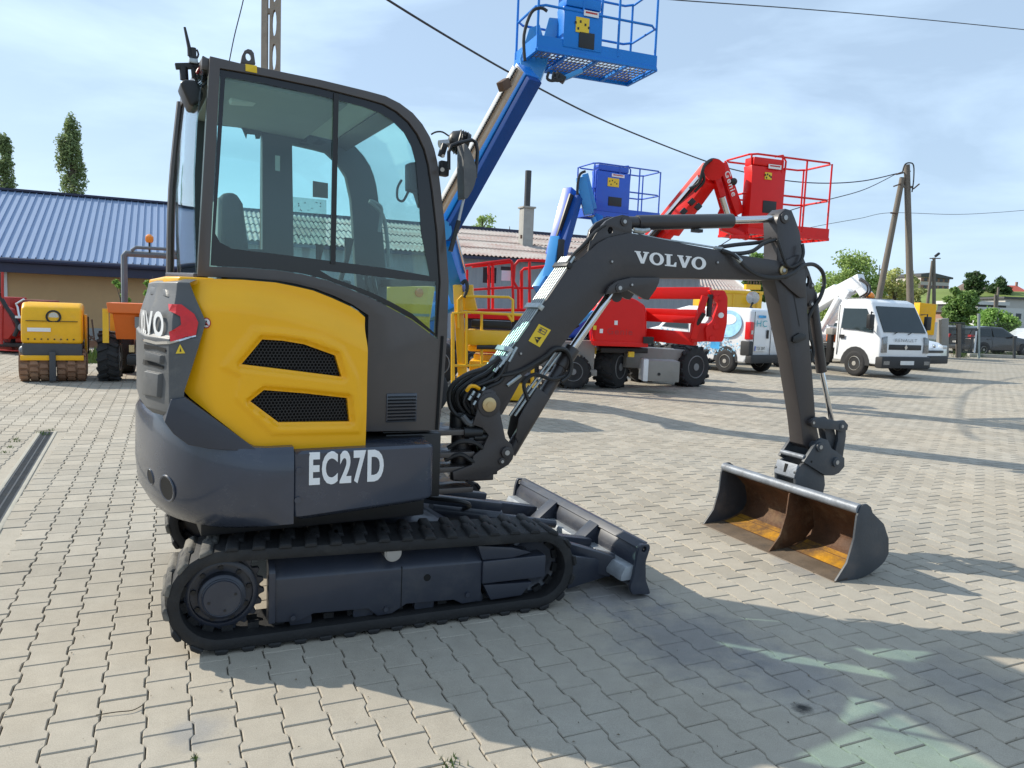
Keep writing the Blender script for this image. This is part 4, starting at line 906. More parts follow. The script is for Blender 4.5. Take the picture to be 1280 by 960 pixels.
# arm cylinder
def rod(name, p0, p1, y, r, mat, parent=ex, n=24, bev=.003, F=U):
    a, b = F.q(*p0, y), F.q(*p1, y); mb = MB(); mb.cyl(a, b, r, n); return mb.build(name, mat, parent, bevel=bev)
rod('arm_cylinder', (796, 278.5), (914, 276), BC, .0425, 'boom_paint'); rod('arm_cylinder', (784, 278.5), (800, 278.5), BC, .036, 'boom_paint')
rod('arm_cylinder_rod', (914, 275.5), (970, 273.5), BC, .0215, 'chrome'); rod('arm_cylinder_eye', (966, 274), (982, 272), BC, .032, 'black')
q = U.q(800, 287, BC - .06); MB().tube([U.q(792, 288, BC - .05), U.q(804, 289, BC - .06), U.q(812, 287, BC - .06)], [.016, .016, .010], 8).build('hose_fitting', 'zinc', ex); MB().bb(*(lambda a, b: (a.x, b.x, BC - .02, BC + .02, a.z, b.z))(U.q(866, 286, BC), U.q(876, 291, BC))).build('hose_fitting', 'black', ex)
# arm (dipper)
AR = '971,277 974,268 982,260.5 990,263 994,273 1000,290 1003,312 1006,330 1009,370 1011,415 1015,460 1018,500 1020,528 1024,548 1020,560 1012,562 1004,556 1002,535 1000,519 989,450 977,392 970,358 967,348 971,325 972,300'
arm = up('arm', AR, BC - .060, BC + .060, bev=.006, seg=2)
up('arm_cheek', '972,338 975,330 985,324 1000,318 1006,332 1008,372 1000,372 990,364 977,352', BC - .078, BC - .062, bev=.004)
up('arm_lug', '1000,312 1012,340 1020,366 1022,378 1016,384 1009,378 1004,352', BC - .055, BC - .037, bev=.003, holes=[[(v.x + .012 * math.cos(k * .5236), v.z + .035 * math.sin(k * .5236)) for k in range(12)] for v in [U.q(1009.5, 352, BC - .055)]]); up('arm_lug', '1000,312 1012,340 1020,366 1022,378 1016,384 1009,378 1004,352', BC + .037, BC + .055, bev=.003, yp=BC - .055)
pin(982, 272, .068, .034); pin(980, 338, .088, .030, 'arm_pin', 'brass', r2=.012); pin(1015.5, 357 + 0, .06, .018); pin(1015, 380, .06, .022)
decal('seam', QUADSHAPE, [(999, 408), (999.8, 408), (990, 355), (989.2, 355)], [arm], 'black', arm)
up('arm_clamp', '992,421 1000,416 1008,418 1008,424 996,429 991,427', BC - .075, BC - .058, 'black', .003)
# bucket cylinder
rod('bucket_cylinder', (1014, 366), (1027, 465), BC, .0340, 'boom_paint'); rod('bucket_cylinder', (1012, 372), (1015.5, 385), BC, .030, 'boom_paint')
rod('bucket_cylinder_rod', (1027, 463), (1040, 528), BC, .0165, 'chrome')
# linkage
for s in (-1, 1):
    y = BC + s * .078; up('link', '1013,524 1020,521 1045,526 1054,525 1059,531 1058,537 1052,540 1044,537 1020,535 1013,533', y - .010, y + .010, 'bucket_paint', .004, yp=BC - .078)
    y = BC + s * .05; up('link', '1046,532 1056,532 1056,545 1052,572 1046,575 1041,570 1046,550', y - .011, y + .011, 'bucket_paint', .004, yp=BC - .05)
up('link', '1030,532 1042,532 1046,548 1044,570 1036,566', BC - .03, BC + .03, 'bucket_paint', .006)
pin(1017, 528.5, .098, .020, 'link_pin'); pin(1053, 533, .092, .024, 'link_pin', 'bucket_paint')
# quick hitch
cp = '1003,577 1020,551 1026,547.5 1033,549.5 1038,560 1047,566 1054,572 1054,583 1047,591 1040,594 1030,594'
for s in (-1, 1): y = BC + s * .105; up('quick_hitch', cp, y - .012, y + .012, 'bucket_paint', .004, yp=BC - .105)
pin(1026, 559, .13, .030, 'hitch_pin', 'bucket_paint'); pin(1046.5, 578, .13, .032, 'hitch_pin', 'bucket_paint')
q = U.q(1014, 577, BC - .115); MB().cyl((q.x, BC - .118, q.z), (q.x, BC - .112, q.z), .008, 12).build('pin_hole', 'dark_void', ex)
# sloping front plate and cross bar of the hitch, lit by the sun
a, b, c, d = U.q(1000, 581, BC - .1), U.q(1017, 552, BC - .1), U.q(993, 598, BC - .1), None
mb = MB(); mb.loft([[(a.x - .01, y, a.z), (c.x + .005, y, c.z), (c.x + .02, y, c.z - .012), (a.x + .005, y, a.z - .01)] for y in (BC - .09, BC + .09)]); mb.build('hitch_plate', 'worn_steel', ex, bevel=.003)
MB().cyl((a.x + .035, BC - .1, a.z + .045), (a.x + .035, BC + .1, a.z + .045), .017, 16).build('hitch_bar', 'worn_steel', ex)
MB().beam((a.x - .016, BC, a.z - .012), (c.x + .012, BC, c.z + .012), .022, .006, up=(-1, 0, 1)).build('hitch_slot', 'dark_void', ex)
# ---------------------------------------------------------------- bucket
BY0, BY1 = -.935, .281
bside = XZ(U, BY0, '1044.5,727 1059,704 1068,673.5 1071.5,646 1076,634 1079,631 1084,630 1089,634 1091,641 1097,647 1105,655 1111,673.5 1111,692 1106,702 1099,709 1087,718 1075,723 1059,727.5')
bucket = None
bk_ = XZ(U, BY0, '1075,640 1079,640 1087,646 1097,655 1104,665 1106,677 1106,690 1101,701 1093,708 1082,715 1070,720 1058,723.5 1044.5,727')
bo_ = XZ(U, BY0, '1080,632 1090,640 1099,649 1107,659 1111,674 1111,692 1106,702 1099,709 1087,718 1075,723 1059,727.5 1044.5,728.5')
mb = MB(); inner = bk_; outer = bo_[::-1]
mb.prism(inner + outer, BY0 + .004, BY1 - .004); bucket = mb.build('bucket', 'rust', ex, bevel=0)
bucket['label'] = 'wide ditching bucket, dark paint outside and rust inside'
bucket.data.materials.append(MT['bucket_paint']); bucket.data.materials.append(MT['ochre_rust']); bucket.data.materials.append(MT['lip_rust'])
cx_ = (sum(p[0] for p in inner) / len(inner), sum(p[1] for p in inner) / len(inner))
fm = inner[-1]
for f in bucket.data.polygons:
    c = f.center; nrm = f.normal
    dmin = segd(c.x, c.z, inner[:]) if 0 else min(math.dist((c.x, c.z), ((inner[i][0] + inner[i + 1][0]) / 2, (inner[i][1] + inner[i + 1][1]) / 2)) for i in range(len(inner) - 1))
    if dmin > .004: f.material_index = 1
    elif c.z < inner[-3][1] - .002: f.material_index = 3
for s, nm in ((BY0, 'bucket_side'), (BY1 - .014, 'bucket_side')):
    MB().prism(bside, s, s + .014).build(nm, 'bucket_paint', bucket, bevel=.002)
yc_ = U.q(985, 619, 0); YD = -.42
dv = XZ(U, BY0, '1046,726 1061,704 1070,673.5 1074,646 1079,640 1097,655 1104,665 1106,690 1093,708 1070,720')
MB().prism(dv, -.385, -.375).build('divider', 'rust', bucket, bevel=.001)
# ochre scrape on the bucket floor, lip and top pipe
fl_ = XZ(U, BY0, '1096,706 1088,711.5 1079,716 1071,719.5')
mb = MB()
for (x, z), (x2, z2) in zip(fl_, fl_[1:]):
    for y0, y1 in ((BY0 + .03, -.40), (-.36, BY1 - .04)):
        n = 8; ys = [y0 + (y1 - y0) * k / n for k in range(n + 1)]
        for k in range(n): mb.add([(x, ys[k], z + .0015), (x2, ys[k], z2 + .0015), (x2, ys[k + 1], z2 + .0015), (x, ys[k + 1], z + .0015)], [(0, 1, 2, 3)])
mb.build('scraped_floor', 'ochre_rust', bucket)
le0, le1 = U.q(1044.5, 727.5, BY0), U.q(1060, 722.5, BY0)
MB().prism([(le0.x - .012, le0.z - .002), (le1.x, le1.z - .008), (le1.x, le1.z + .002), (le0.x - .008, le0.z + .003)], BY0, BY1).build('cutting_lip', 'lip_rust', bucket)
tp_ = U.q(1078, 637, BY0); MB().cyl((tp_.x - .01, BY0 + .01, tp_.z), (tp_.x - .01, BY1 - .01, tp_.z), .030, 24).build('top_pipe', 'worn_steel', bucket)
# ears that join it to the hitch
for s in (-1, 1):
    y = BC + s * .085; up('bucket_ear', '993,617 993,590 1001,580 1007,577 1012,580 1029,594 1030,606 1027,618 1020,625 1005,622', y - .01, y + .01, 'bucket_paint', .003, bucket, yp=BC - .085)
# ---------------------------------------------------------------- boom cylinder, pipes and hoses
rod('boom_cylinder', (637, 566), (707, 449), BC, .036, 'boom_paint'); rod('boom_cylinder', (701, 459), (716, 435), BC, .043, 'boom_paint')
rod('boom_cylinder_rod', (715, 436), (768, 360), BC, .0225, 'chrome')
for dx in (-3, 3.5): rod('cylinder_pipe', (640 + dx, 520), (697 + dx, 440), BC - .045, .0075, 'zinc')
up('cylinder_guard', '672,484 688,497 676,514 658,542 648,554 645,546 649,524 660,503', BC - .062, BC - .052, bev=.002); up('cylinder_guard', '672,484 688,497 676,514 658,542 648,554 645,546 649,524 660,503', BC + .052, BC + .062, bev=.002, yp=BC - .06)
MB().cyl(U.q(771, 371, BC - .03), U.q(771, 371, BC + .03), .03).build('rod_eye', 'boom_paint', ex)
def th(name, s, r=.010, mat='hose', sm=5, n=7):
    """s: px,py,lateral triples"""
    pts = [U.q(*[float(v) for v in p.split(',')]) for p in s.split()]; return MB().tube(pts, r, n, smooth=sm).build(name, mat, ex)
# five steel pipes along the back of the boom, then hoses over the knee
b0, b1 = U.q(629, 447, BC), U.q(712, 327, BC); dr = (b1 - b0).normalized(); nr = Vector((-dr.z, 0, dr.x))
pp = []
for k in range(6):
    y = BC - .070 + .026 * k; o = nr * .022
    MB().tube([b0 + o + Vector((0, y - BC, 0)) - dr * .06, b1 + o + Vector((0, y - BC, 0))], .0048, 8).build('boom_pipe', 'zinc', ex)
    for e, d in ((b0, -.08), (b0, -.03), (b1, -.01)): MB().cyl(e + o + Vector((0, y - BC, 0)) + dr * (d - .022), e + o + Vector((0, y - BC, 0)) + dr * (d + .022), .011, 6).build('pipe_fitting', 'zinc', ex)
for t in (.06, .5, .93): c = b0.lerp(b1, t); MB().box(c + nr * .02, (.03, .17, .034), Matrix.Rotation(-math.atan2(dr.z, dr.x), 3, 'Y')).build('pipe_clamp', 'zinc' if t < .9 else 'black', ex, bevel=.003)
for k in range(6):
    y = BC - .070 + .026 * k; j = (k * 7 % 5) * .9
    th('boom_hose', f'709,329,{y} 717,318,{y} {727 + j},{308 - j * .5},{y - .006} {737 + j},{297 - j},{y} {747 + j},{287},{y} 757,{281 - j},{y}', .0085)
for k, y in enumerate((BC - .055, BC - .03, BC - .005, BC + .02)):
    th('boom_pipe', f'757,{296.5 - k * .3},{y} 775,{290 - k * .3},{y} 790,{288.5},{y} 812,{296},{y} 860,304,{y} 897,{310},{y}', .0058, 'zinc', 4)
for k, (y, d) in enumerate(((BC - .055, 0), (BC - .03, -1.2))): MB().cyl(U.q(893, 311 + d, y), U.q(903, 312.5 + d, y), .012, 6).build('pipe_fitting', 'zinc', ex)
# hoses from the boom end to the arm
th('arm_hose', f'899,309,{BC} 920,306,{BC} 945,303.5,{BC} 958,301,{BC} 966,297,{BC}', .0125)
th('arm_hose', f'905,316,{BC - .04} 922,317,{BC - .06} 940,314,{BC - .06} 955,304,{BC - .05} 970,299,{BC - .04}', .0125)
th('arm_hose', f'902,313,{BC - .08} 914,317,{BC - .10} 922,323,{BC - .115} 932,334,{BC - .12} 950,345,{BC - .125} 972,347,{BC - .125} 990,342,{BC - .12} 1004,332,{BC - .10} 1018,331,{BC - .08} 1028,340,{BC - .07} 1030,355,{BC - .07} 1025,372,{BC - .07} 1015,388,{BC - .06} 1010,402,{BC - .05} 1012,425,{BC - .04}', .0125)
th('arm_hose', f'972,300,{BC - .085} 984,332,{BC - .1} 998,330,{BC - .1} 1004,318,{BC - .1} 1003,305,{BC - .09}', .010)
th('arm_hose', f'1010,400,{BC - .02} 1013,420,{BC - .02} 1017,440,{BC - .03} 1014,452,{BC - .03}', .010)
q0, q1 = U.q(917, 319, BC - .10), U.q(926, 327, BC - .118); MB().cyl(q0, q1, .017, 8).build('hose_fitting', 'zinc', ex)
MB().cyl(U.q(1011, 438, BC - .02), U.q(1015, 452, BC - .02), .018, 8).build('hose_fitting', 'black', ex)
# tangle at the boom foot: hoses loop down behind the swing post and back under the cab
q = random.Random(11)
for k in range(12):
    y = BC - .085 + .015 * k; a = q.uniform(-2, 2); o_ = (k * 5 % 12) / 12; r_ = o_ * 26
    th('boom_hose', f'{624 + o_ * 4},{446 + o_ * 6},{y} {606 + o_ * 8},{460 + r_ * .5},{y - .005} {584 + r_ * .55 + a},{468 + r_ * .62},{y} {565 + r_ * .8},{482 + r_ * .6},{y + .02} {561 + r_},{500 + a},{y + .03} {568 + r_},{516 - r_ * .15},{y + .03} {588 + a + r_ * .4},{527 - r_ * .35},{y + .02} {602},{519 - r_ * .5},{y}', q.choice((.0095, .011, .012)))
for k in range(9):
    y = BC - .10 + .02 * k; r_ = (k * 4 % 9) * 3.2
    th('boom_hose', f'{634 - k * .4},{452 + k},{y} {624 + r_ * .25},{470 + r_ * .35},{y} {608 + r_ * .3},{478 + r_ * .4},{y} {590 + r_ * .45},{486 + r_ * .5},{y + .02} {580 + r_ * .8},{502},{y + .03} {588 + r_ * .4},{517},{y + .03}', q.choice((.0085, .010, .0115)))
for k, (x_, y_) in enumerate(((586, 500), (592, 506), (597, 497), (603, 489), (590, 494))): MB().cyl(U.q(x_, y_, BC - .11), U.q(x_ + 3, y_ - 5, BC - .11), .009, 6).build('hose_fitting', 'zinc', ex)
th('yellow_sleeve', f'583,489,{BC - .10} 588,483,{BC - .11} 594,483,{BC - .11} 599,486,{BC - .10}', .010, 'yellow_paint', 4); 
for s in ('628,455,638,440', '636,452,646,434', '624,459,632,448'):
    a, b, c, d = map(float, s.split(',')); MB().cyl(U.q(a, b, BC - .085), U.q(c, d, BC - .085), .010, 6).build('hose_fitting', 'zinc', ex)
MB().cyl(U.q(634, 482, BC - .085), U.q(651, 469, BC - .085), .010, 6).build('hose_fitting', 'zinc', ex)
# hoses along the underside to the boom cylinder collar
for k in range(4):
    y = BC - .07 + .03 * k
    th('boom_hose', f'{622 + k},470,{y - .02} 650,{464 + k},{y - .02} 680,{447 + k},{y - .02} 694,{436 + k},{y - .02} 708,{438 + k * .5},{y - .01} 714,{452},{y} 712,{468},{y} 702,{477},{y}', .0115)
th('boom_hose', f'660,500,{BC - .06} 655,480,{BC - .07} 668,468,{BC - .07} 690,474,{BC - .07} 706,470,{BC - .06}', .011)
for a, b, r in ((590, 540, .030), (603, 546, .022)): q_ = U.q(a, b, BC - .10); MB().cyl((q_.x - .05, BC - .1, q_.z), (q_.x + .05, BC - .1, q_.z), r, 16).build('swing_cylinder', 'black', ex)
th('swing_hose', f'560,560,{BC - .1} 575,552,{BC - .13} 592,553,{BC - .14} 603,560,{BC - .13}', .012); th('swing_hose', f'556,575,{BC - .1} 575,568,{BC - .13} 588,575,{BC - .13} 600,582,{BC - .11}', .012)
MB().tube([U.q(578, 520, BC - .1), U.q(588, 530, BC - .11), U.q(600, 522, BC - .11)], .018, 8, smooth=3).build('hose_fitting', 'grey_plastic', ex)
# ================================================================== buildings
def root_of(F, name, label, cat, group=None): return thing(name, label, cat, F.loc, 0, group, F.rot)
M('tan_render', (.47, .31, .155), .85, var=.06, sc=2, dirt=.25, dcol=(.34, .24, .14), dsc=.8)
M('plinth', (.30, .30, .28), .9, var=.1)
M('blue_roof', (.25, .33, .48), .55, var=.05, sc=.6)
M('blue_fascia', (.018, .022, .055), .5, var=.1)
M('wall_grey', (.27, .29, .32), .65, var=.10, sc=1.2, dirt=.35, dcol=(.19, .19, .19), dsc=.9)
M('old_roof', (.38, .35, .33), .85, var=.15, sc=.6, dirt=.8, dcol=(.27, .15, .13), dsc=.35, stretch=(1.6, 5, 5), dlo=.44)
M('concrete', (.36, .35, .32), .9, var=.15, bump=.3, bsc=30, dirt=.3, dcol=(.18, .17, .15))
M('rust_steel', (.11, .065, .045), .8, var=.3, sc=8)
M('window_dark', (.022, .034, .038), .03, var=.1)
M('white_frame', (.65, .66, .66), .5)
# tan building with the blue ribbed roof
o = gnd(110, 428); FB = Frame(o.x, o.y, 24.5); t = root_of(FB, 'low_building', 'long tan rendered building with a blue ribbed metal roof', 'building')
xa, xb = -16.0, FB.q(262, 400, 0).x + .3
MB().bb(xa, xb, 0, 9.0, -1.2, 4.6 - 2.2).build('wall', 'tan_render', t); MB().bb(xa, xb + .02, -.05, 0, -1.2, .42).build('plinth', 'plinth', t)
e = FB.q(110, 327, -.55); rdg = FB.q(110, 246.5, 4.6)
sl_ = Vector((0, rdg.y - e.y, rdg.z - e.z)); sll = sl_.length; SW = 1.0
prof = [p for j in range(5) for p in ((j * .2, 0), (j * .2 + .006, .042), (j * .2 + .022, .042), (j * .2 + .028, 0))] + [(SW, 0)]
mb = MB(); n = len(prof); vs = []
for y, z in ((e.y, e.z), (rdg.y, rdg.z)): vs += [(x, y, z + h) for x, h in prof]
mb.add(vs, [(i, i + 1, n + 1 + i, n + i) for i in range(n - 1)]); mb.add([(0, e.y, e.z - .01), (SW, e.y, e.z - .01), (SW, rdg.y, rdg.z - .01), (0, rdg.y, rdg.z - .01)], [(3, 2, 1, 0)])
rs0 = mb.build('roof_sheet', 'blue_roof', t, smooth=False); rs0.location.x = xa; n_ = int((xb + .35 - xa) / SW)
for i in range(1, n_): c = rs0.copy(); S.collection.objects.link(c); c.parent = t; c.location.x = xa + i * SW
xe = xa + n_ * SW
MB().beam((xa, rdg.y, rdg.z + .03), (xe, rdg.y, rdg.z + .03), .3, .07).build('ridge_cap', 'blue_fascia', t)
MB().add([(xa, rdg.y, rdg.z), (xe, rdg.y, rdg.z), (xe, 2 * rdg.y - e.y, e.z), (xa, 2 * rdg.y - e.y, e.z)], [(0, 1, 2, 3)]).build('rear_roof', 'blue_roof', t)
MB().bb(xa, xe, e.y + .02, e.y + .06, e.z - .40, e.z - .035).build('fascia', 'blue_fascia', t); MB().bb(xa, xe, e.y + .06, 0, e.z - .40, e.z - .37).build('soffit', 'blue_fascia', t)
MB().tube([(xa, e.y - .05, e.z - .08), (xe, e.y - .05, e.z - .08)], .07, 8).build('gutter', 'blue_fascia', t)
MB().prism([(0, e.z - .4), (rdg.y, rdg.z - .05), (2 * rdg.y, e.z - .4)], xb - .05, xb, 'x').build('gable', 'tan_render', t)
wx = FB.q(3, 360, 0).x; mb = MB(); w = MB().bb(wx - 1.3, wx + .12, -.04, .02, FB.q(5, 385, 0).z, FB.q(5, 337, 0).z).build('window', 'white_frame', t); MB().bb(wx - 1.22, wx + .04, -.05, -.035, FB.q(5, 382, 0).z, FB.q(5, 341, 0).z).build('pane', 'window_dark', w)
# grey shed with the stained fibre-cement roof
o = gnd(630, 432); FS = Frame(o.x, o.y, 22); t = root_of(FS, 'long_shed', 'long grey corrugated shed with a stained pinkish roof behind the lifts', 'shed')
x0, x1 = FS.q(255, 400, 0).x, FS.q(872.5, 380, 0).x; ev = FS.q(630, 321.5, -.3); rg = FS.q(645, 291.5, 5.5)
mb = MB(); n_ = int((x1 - x0) / .09); pts = []
for i in range(n_ + 1): pts.append((x0 + (x1 - x0) * i / n_, (.0, .0, .035, .035)[i % 4]))
mb.add([(x, y, z) for z in (-1.5, ev.z) for x, y in pts], [(i, i + 1, n_ + 2 + i, n_ + 1 + i) for i in range(n_)]); mb.build('wall', 'wall_grey', t, smooth=False)
MB().bb(x0, x1, .05, 10.9, -1.5, ev.z - .05).build('inner_wall', 'wall_grey', t)
def corr(F, parent, x0, x1, a, b, mat, name, pitch=.177, amp=.03):
    n = int((x1 - x0) / pitch) * 6; mb = MB(); vs = []
    for (y, z) in (a, b): vs += [(x0 + (x1 - x0) * i / n, y, z + amp * math.sin(i * math.pi / 3)) for i in range(n + 1)]
    mb.add(vs, [(i, i + 1, n + 2 + i, n + 1 + i) for i in range(n)]); return mb.build(name, mat, parent)
rows = 4
for k in range(rows):
    f0, f1 = k / rows, (k + 1) / rows + .01; lift = .015 * k
    corr(FS, t, x0 - .3, x1 + .3, (ev.y + (rg.y - ev.y) * f0, ev.z + (rg.z - ev.z) * f0 + lift + .02), (ev.y + (rg.y - ev.y) * f1, ev.z + (rg.z - ev.z) * f1 + lift), 'old_roof', 'roof_course')
MB().add([(x0 - .3, rg.y, rg.z), (x1 + .3, rg.y, rg.z), (x1 + .3, 2 * rg.y - ev.y, ev.z), (x0 - .3, 2 * rg.y - ev.y, ev.z)], [(0, 1, 2, 3)]).build('rear_roof', 'old_roof', t)
MB().beam((x0 - .3, rg.y, rg.z + .06), (x1 + .3, rg.y, rg.z + .06), .35, .16).build('ridge_cap', 'blue_fascia', t)
MB().bb(x0 - .3, x1 + .3, ev.y - .04, ev.y + .02, ev.z - .14, ev.z - .03).build('eaves_board', 'blue_fascia', t)
MB().prism([(0, ev.z - .1), (rg.y, rg.z - .05), (2 * rg.y, ev.z - .1)], x1 - .05, x1 + .02, 'x').build('gable', 'wall_grey', t)
# further shed whose roof shows past its right end
F2 = Frame(*at(905, 362, 36).to_2d(), 22); t = root_of(F2, 'far_shed', 'lower shed with a stained roof behind the white and blue van', 'shed')
a, b, c, d = F2.q(868, 362, 0), F2.q(940, 368, 0), F2.q(917, 348.5, 5), F2.q(868, 345, 5)
mb = MB(); n_ = 60; vs = []
for p, q in ((a, b), (d, c)): vs += [p.lerp(q, i / n_) + Vector((0, 0, .035 * math.sin(i * 1.57))) for i in range(n_ + 1)]
mb.add(vs, [(i, i + 1, n_ + 2 + i, n_ + 1 + i) for i in range(n_)]); mb.build('roof', 'old_roof', t)
MB().bb(a.x, b.x - .2, .3, 8, -2, a.z - .05).build('wall', 'wall_grey', t); MB().beam(b, c, .12, .14).build('verge', 'white_frame', t)
# chimney
M('fence_dark', (.06, .062, .065), .6, metal=.3, var=.2)
F3 = Frame(*at(656, 325, 33).to_2d(), 24); z0, z1, z2 = F3.q(656, 335, 0).z, F3.q(656, 259, 0).z, F3.q(657, 213, 0).z
t = root_of(F3, 'chimney', 'concrete chimney with a dark steel flue rising over the shed roof', 'chimney')
sh_ = F3.I @ Vector((0, 0, 0)); MB().bb(-.24, .24, -.24, .24, -2, z1).build('stack', 'concrete', t, bevel=.02); MB().bb(-.30, .30, -.30, .30, z1 - .05, z1 + .02).build('cap', 'concrete', t, bevel=.01)
MB().cyl((0, 0, z1), (0, 0, z2), .135, 16).build('flue', 'fence_dark', t); MB().bb(-.36, -.30, -.3, -.2, z1 - 1.35, z1 - 1.2).build('bracket', 'rust_steel', t)

# ================================================================== far buildings on the right
def block(name, label, cat, px0, px1, pyt, D, depth, mat, deg=0, zb=-1.5, roofm=None, roofh=.3, over=.3, group=None):
    F = Frame(*at((px0 + px1) / 2, pyt, D).to_2d(), deg, PLUMB); t = root_of(F, name, label, cat, group); a, b = F.q(px0, pyt, 0), F.q(px1, pyt, 0)
    MB().bb(a.x, b.x, 0, depth, zb, (a.z + b.z) / 2).build('wall', mat, t)
    if roofm: MB().bb(a.x - over, b.x + over, -over, depth + over, (a.z + b.z) / 2, (a.z + b.z) / 2 + roofh).build('roof', roofm, t)
    return F, t, a, b
M('pale_render', (.50, .48, .44), .8, var=.05); M('band_brick', (.30, .17, .13), .85, var=.1); M('band_pale', (.52, .47, .44), .8, var=.05); M('slab_dark', (.08, .08, .085), .8); M('peach', (.60, .42, .32), .8); M('green_net', (.05, .09, .07), .8)
D_ = 230; F, t, a, b = block('apartment_block', 'distant brick and white banded block of flats behind the street lamp', 'building', 1151.5, 1187, 346, D_, 14, 'band_pale', 8, -8)
H_ = a.z + 1.2
for k in range(7):
    z = H_ - 2.5 - k * 2.15; MB().bb(a.x - .03, b.x + .03, -.08, 0, z, z + 1.1).build('brick_band', 'band_brick', t)
    for j in range(5): x = a.x + 1.0 + j * (b.x - a.x - .8) / 5; w = MB().bb(x, x + .95, -.16, -.05, z + .12, z + .98).build('window', 'window_dark', t)
MB().prism([(a.x - .5, H_ - .4), (a.x + 3, H_ + .2), (b.x + .8, H_ - 1.0), (b.x + .8, H_ - 1.5), (a.x - .5, H_ - 1.1)], -.6, 15, 'y').build('roof', 'slab_dark', t)
block('flats_wing', 'peach rendered building peeping between the roadside trees', 'building', 1138, 1151, 353, 225, 10, 'peach', 8, -8)
block('netted_building', 'dark green netted structure behind the utility pole', 'building', 1141, 1152, 360, 120, 6, 'green_net', 8, -4)
# grassy bank with houses on it
M('bank_grass', (.15, .20, .045), .9, var=.2, sc=.3)
mb = MB(); nx, ny = 30, 6; prof = [(0, -1), (14, 3.5), (30, 8.2), (36, 8.8), (60, 9.5), (160, 10)]
base = at(1200, 380, 165); mb.add([(base.x - 14 + 220 * i / nx + y * .35, base.y + y - i * 2.0, z * 1.22 * min(1, .55 + i * .25) ) for y, z in prof for i in range(nx + 1)], [(j * (nx + 1) + i, j * (nx + 1) + i + 1, (j + 1) * (nx + 1) + i + 1, (j + 1) * (nx + 1) + i) for j in range(5) for i in range(nx)])
struct(mb.build('grassy_bank', 'bank_grass'))
M('roof_brown', (.13, .095, .08), .8, var=.1); M('roof_red', (.36, .075, .05), .75, var=.1)
def house_far(label, px0, px1, pye, pyr, D, wall, roof, deg):
    F = Frame(*at((px0 + px1) / 2, pye, D).to_2d(), deg, PLUMB); t = root_of(F, 'house', label, 'house'); a, b, r = F.q(px0, pye, 0), F.q(px1, pye, 0), F.q((px0 + px1) / 2, pyr, 4)
    MB().bb(a.x, b.x, 0, 8, a.z - 6, a.z).build('wall', wall, t)
    h = (b.x - a.x) * .18; ro = MB(); ro.add([(a.x - .4, -.4, a.z), (b.x + .4, -.4, a.z), (b.x + .4, 8.4, a.z), (a.x - .4, 8.4, a.z), (a.x + h, 4, r.z), (b.x - h, 4, r.z)], [(0, 1, 5, 4), (1, 2, 5), (2, 3, 4, 5), (3, 0, 4), (3, 2, 1, 0)]); r_ = ro.build('roof', roof, t, smooth=False)
    MB().bb(b.x - h - .4, b.x - h, 3.6, 4.2, r.z - .8, r.z + .9).build('chimney', 'band_brick', r_); return F, t
house_far('distant house with a brown hipped roof beside the dark round tree', 1219, 1243, 364, 352, 190, 'pale_render', 'roof_brown', 10)
house_far('distant house with a red roof at the right edge of the photograph', 1256, 1286, 366, 357, 190, 'band_brick', 'roof_red', -8)
M('shed_white', (.55, .56, .55), .7, var=.05); M('shed_dark', (.06, .06, .065), .8)
F, t, a, b = block('flat_shed', 'long low dark shed with a pale roof edge below the grassy bank', 'shed', 1206, 1258, 381, 78, 5, 'shed_dark', 0, -1, 'shed_white', .35, .2)
F, t, a, b = block('grey_hall', 'grey walled hall with dark eaves at the right edge', 'building', 1257, 1300, 374, 82, 8, 'pale_render', -6, -1, 'slab_dark', .2, .3)
F, t, a, b = block('white_annex', 'low white building with small windows behind the bushes', 'building', 1222, 1300, 385, 68, 5, 'shed_white', -3, -1)
for k in range(4): x = a.x + 2.6 + k * .75; MB().bb(x, x + .45, -.03, .01, a.z - .85, a.z - .35).build('window', 'window_dark', t)
block('orange_hut', 'small orange and white hut behind the fence gate', 'hut', 1184, 1194, 390.5, 52, 3, 'band_brick', 0, -1, 'slab_dark', .12, .2); block('grey_hut', 'small pale grey hut between the gate and the bushes', 'hut', 1196, 1209, 392, 54, 3, 'shed_white', 5, -1, 'slab_dark', .1, .2)
block('kiosk', 'small pale cabin just behind the white car', 'hut', 1172, 1182, 391, 56, 3, 'shed_white', 5, -1, 'slab_dark', .1, .2)

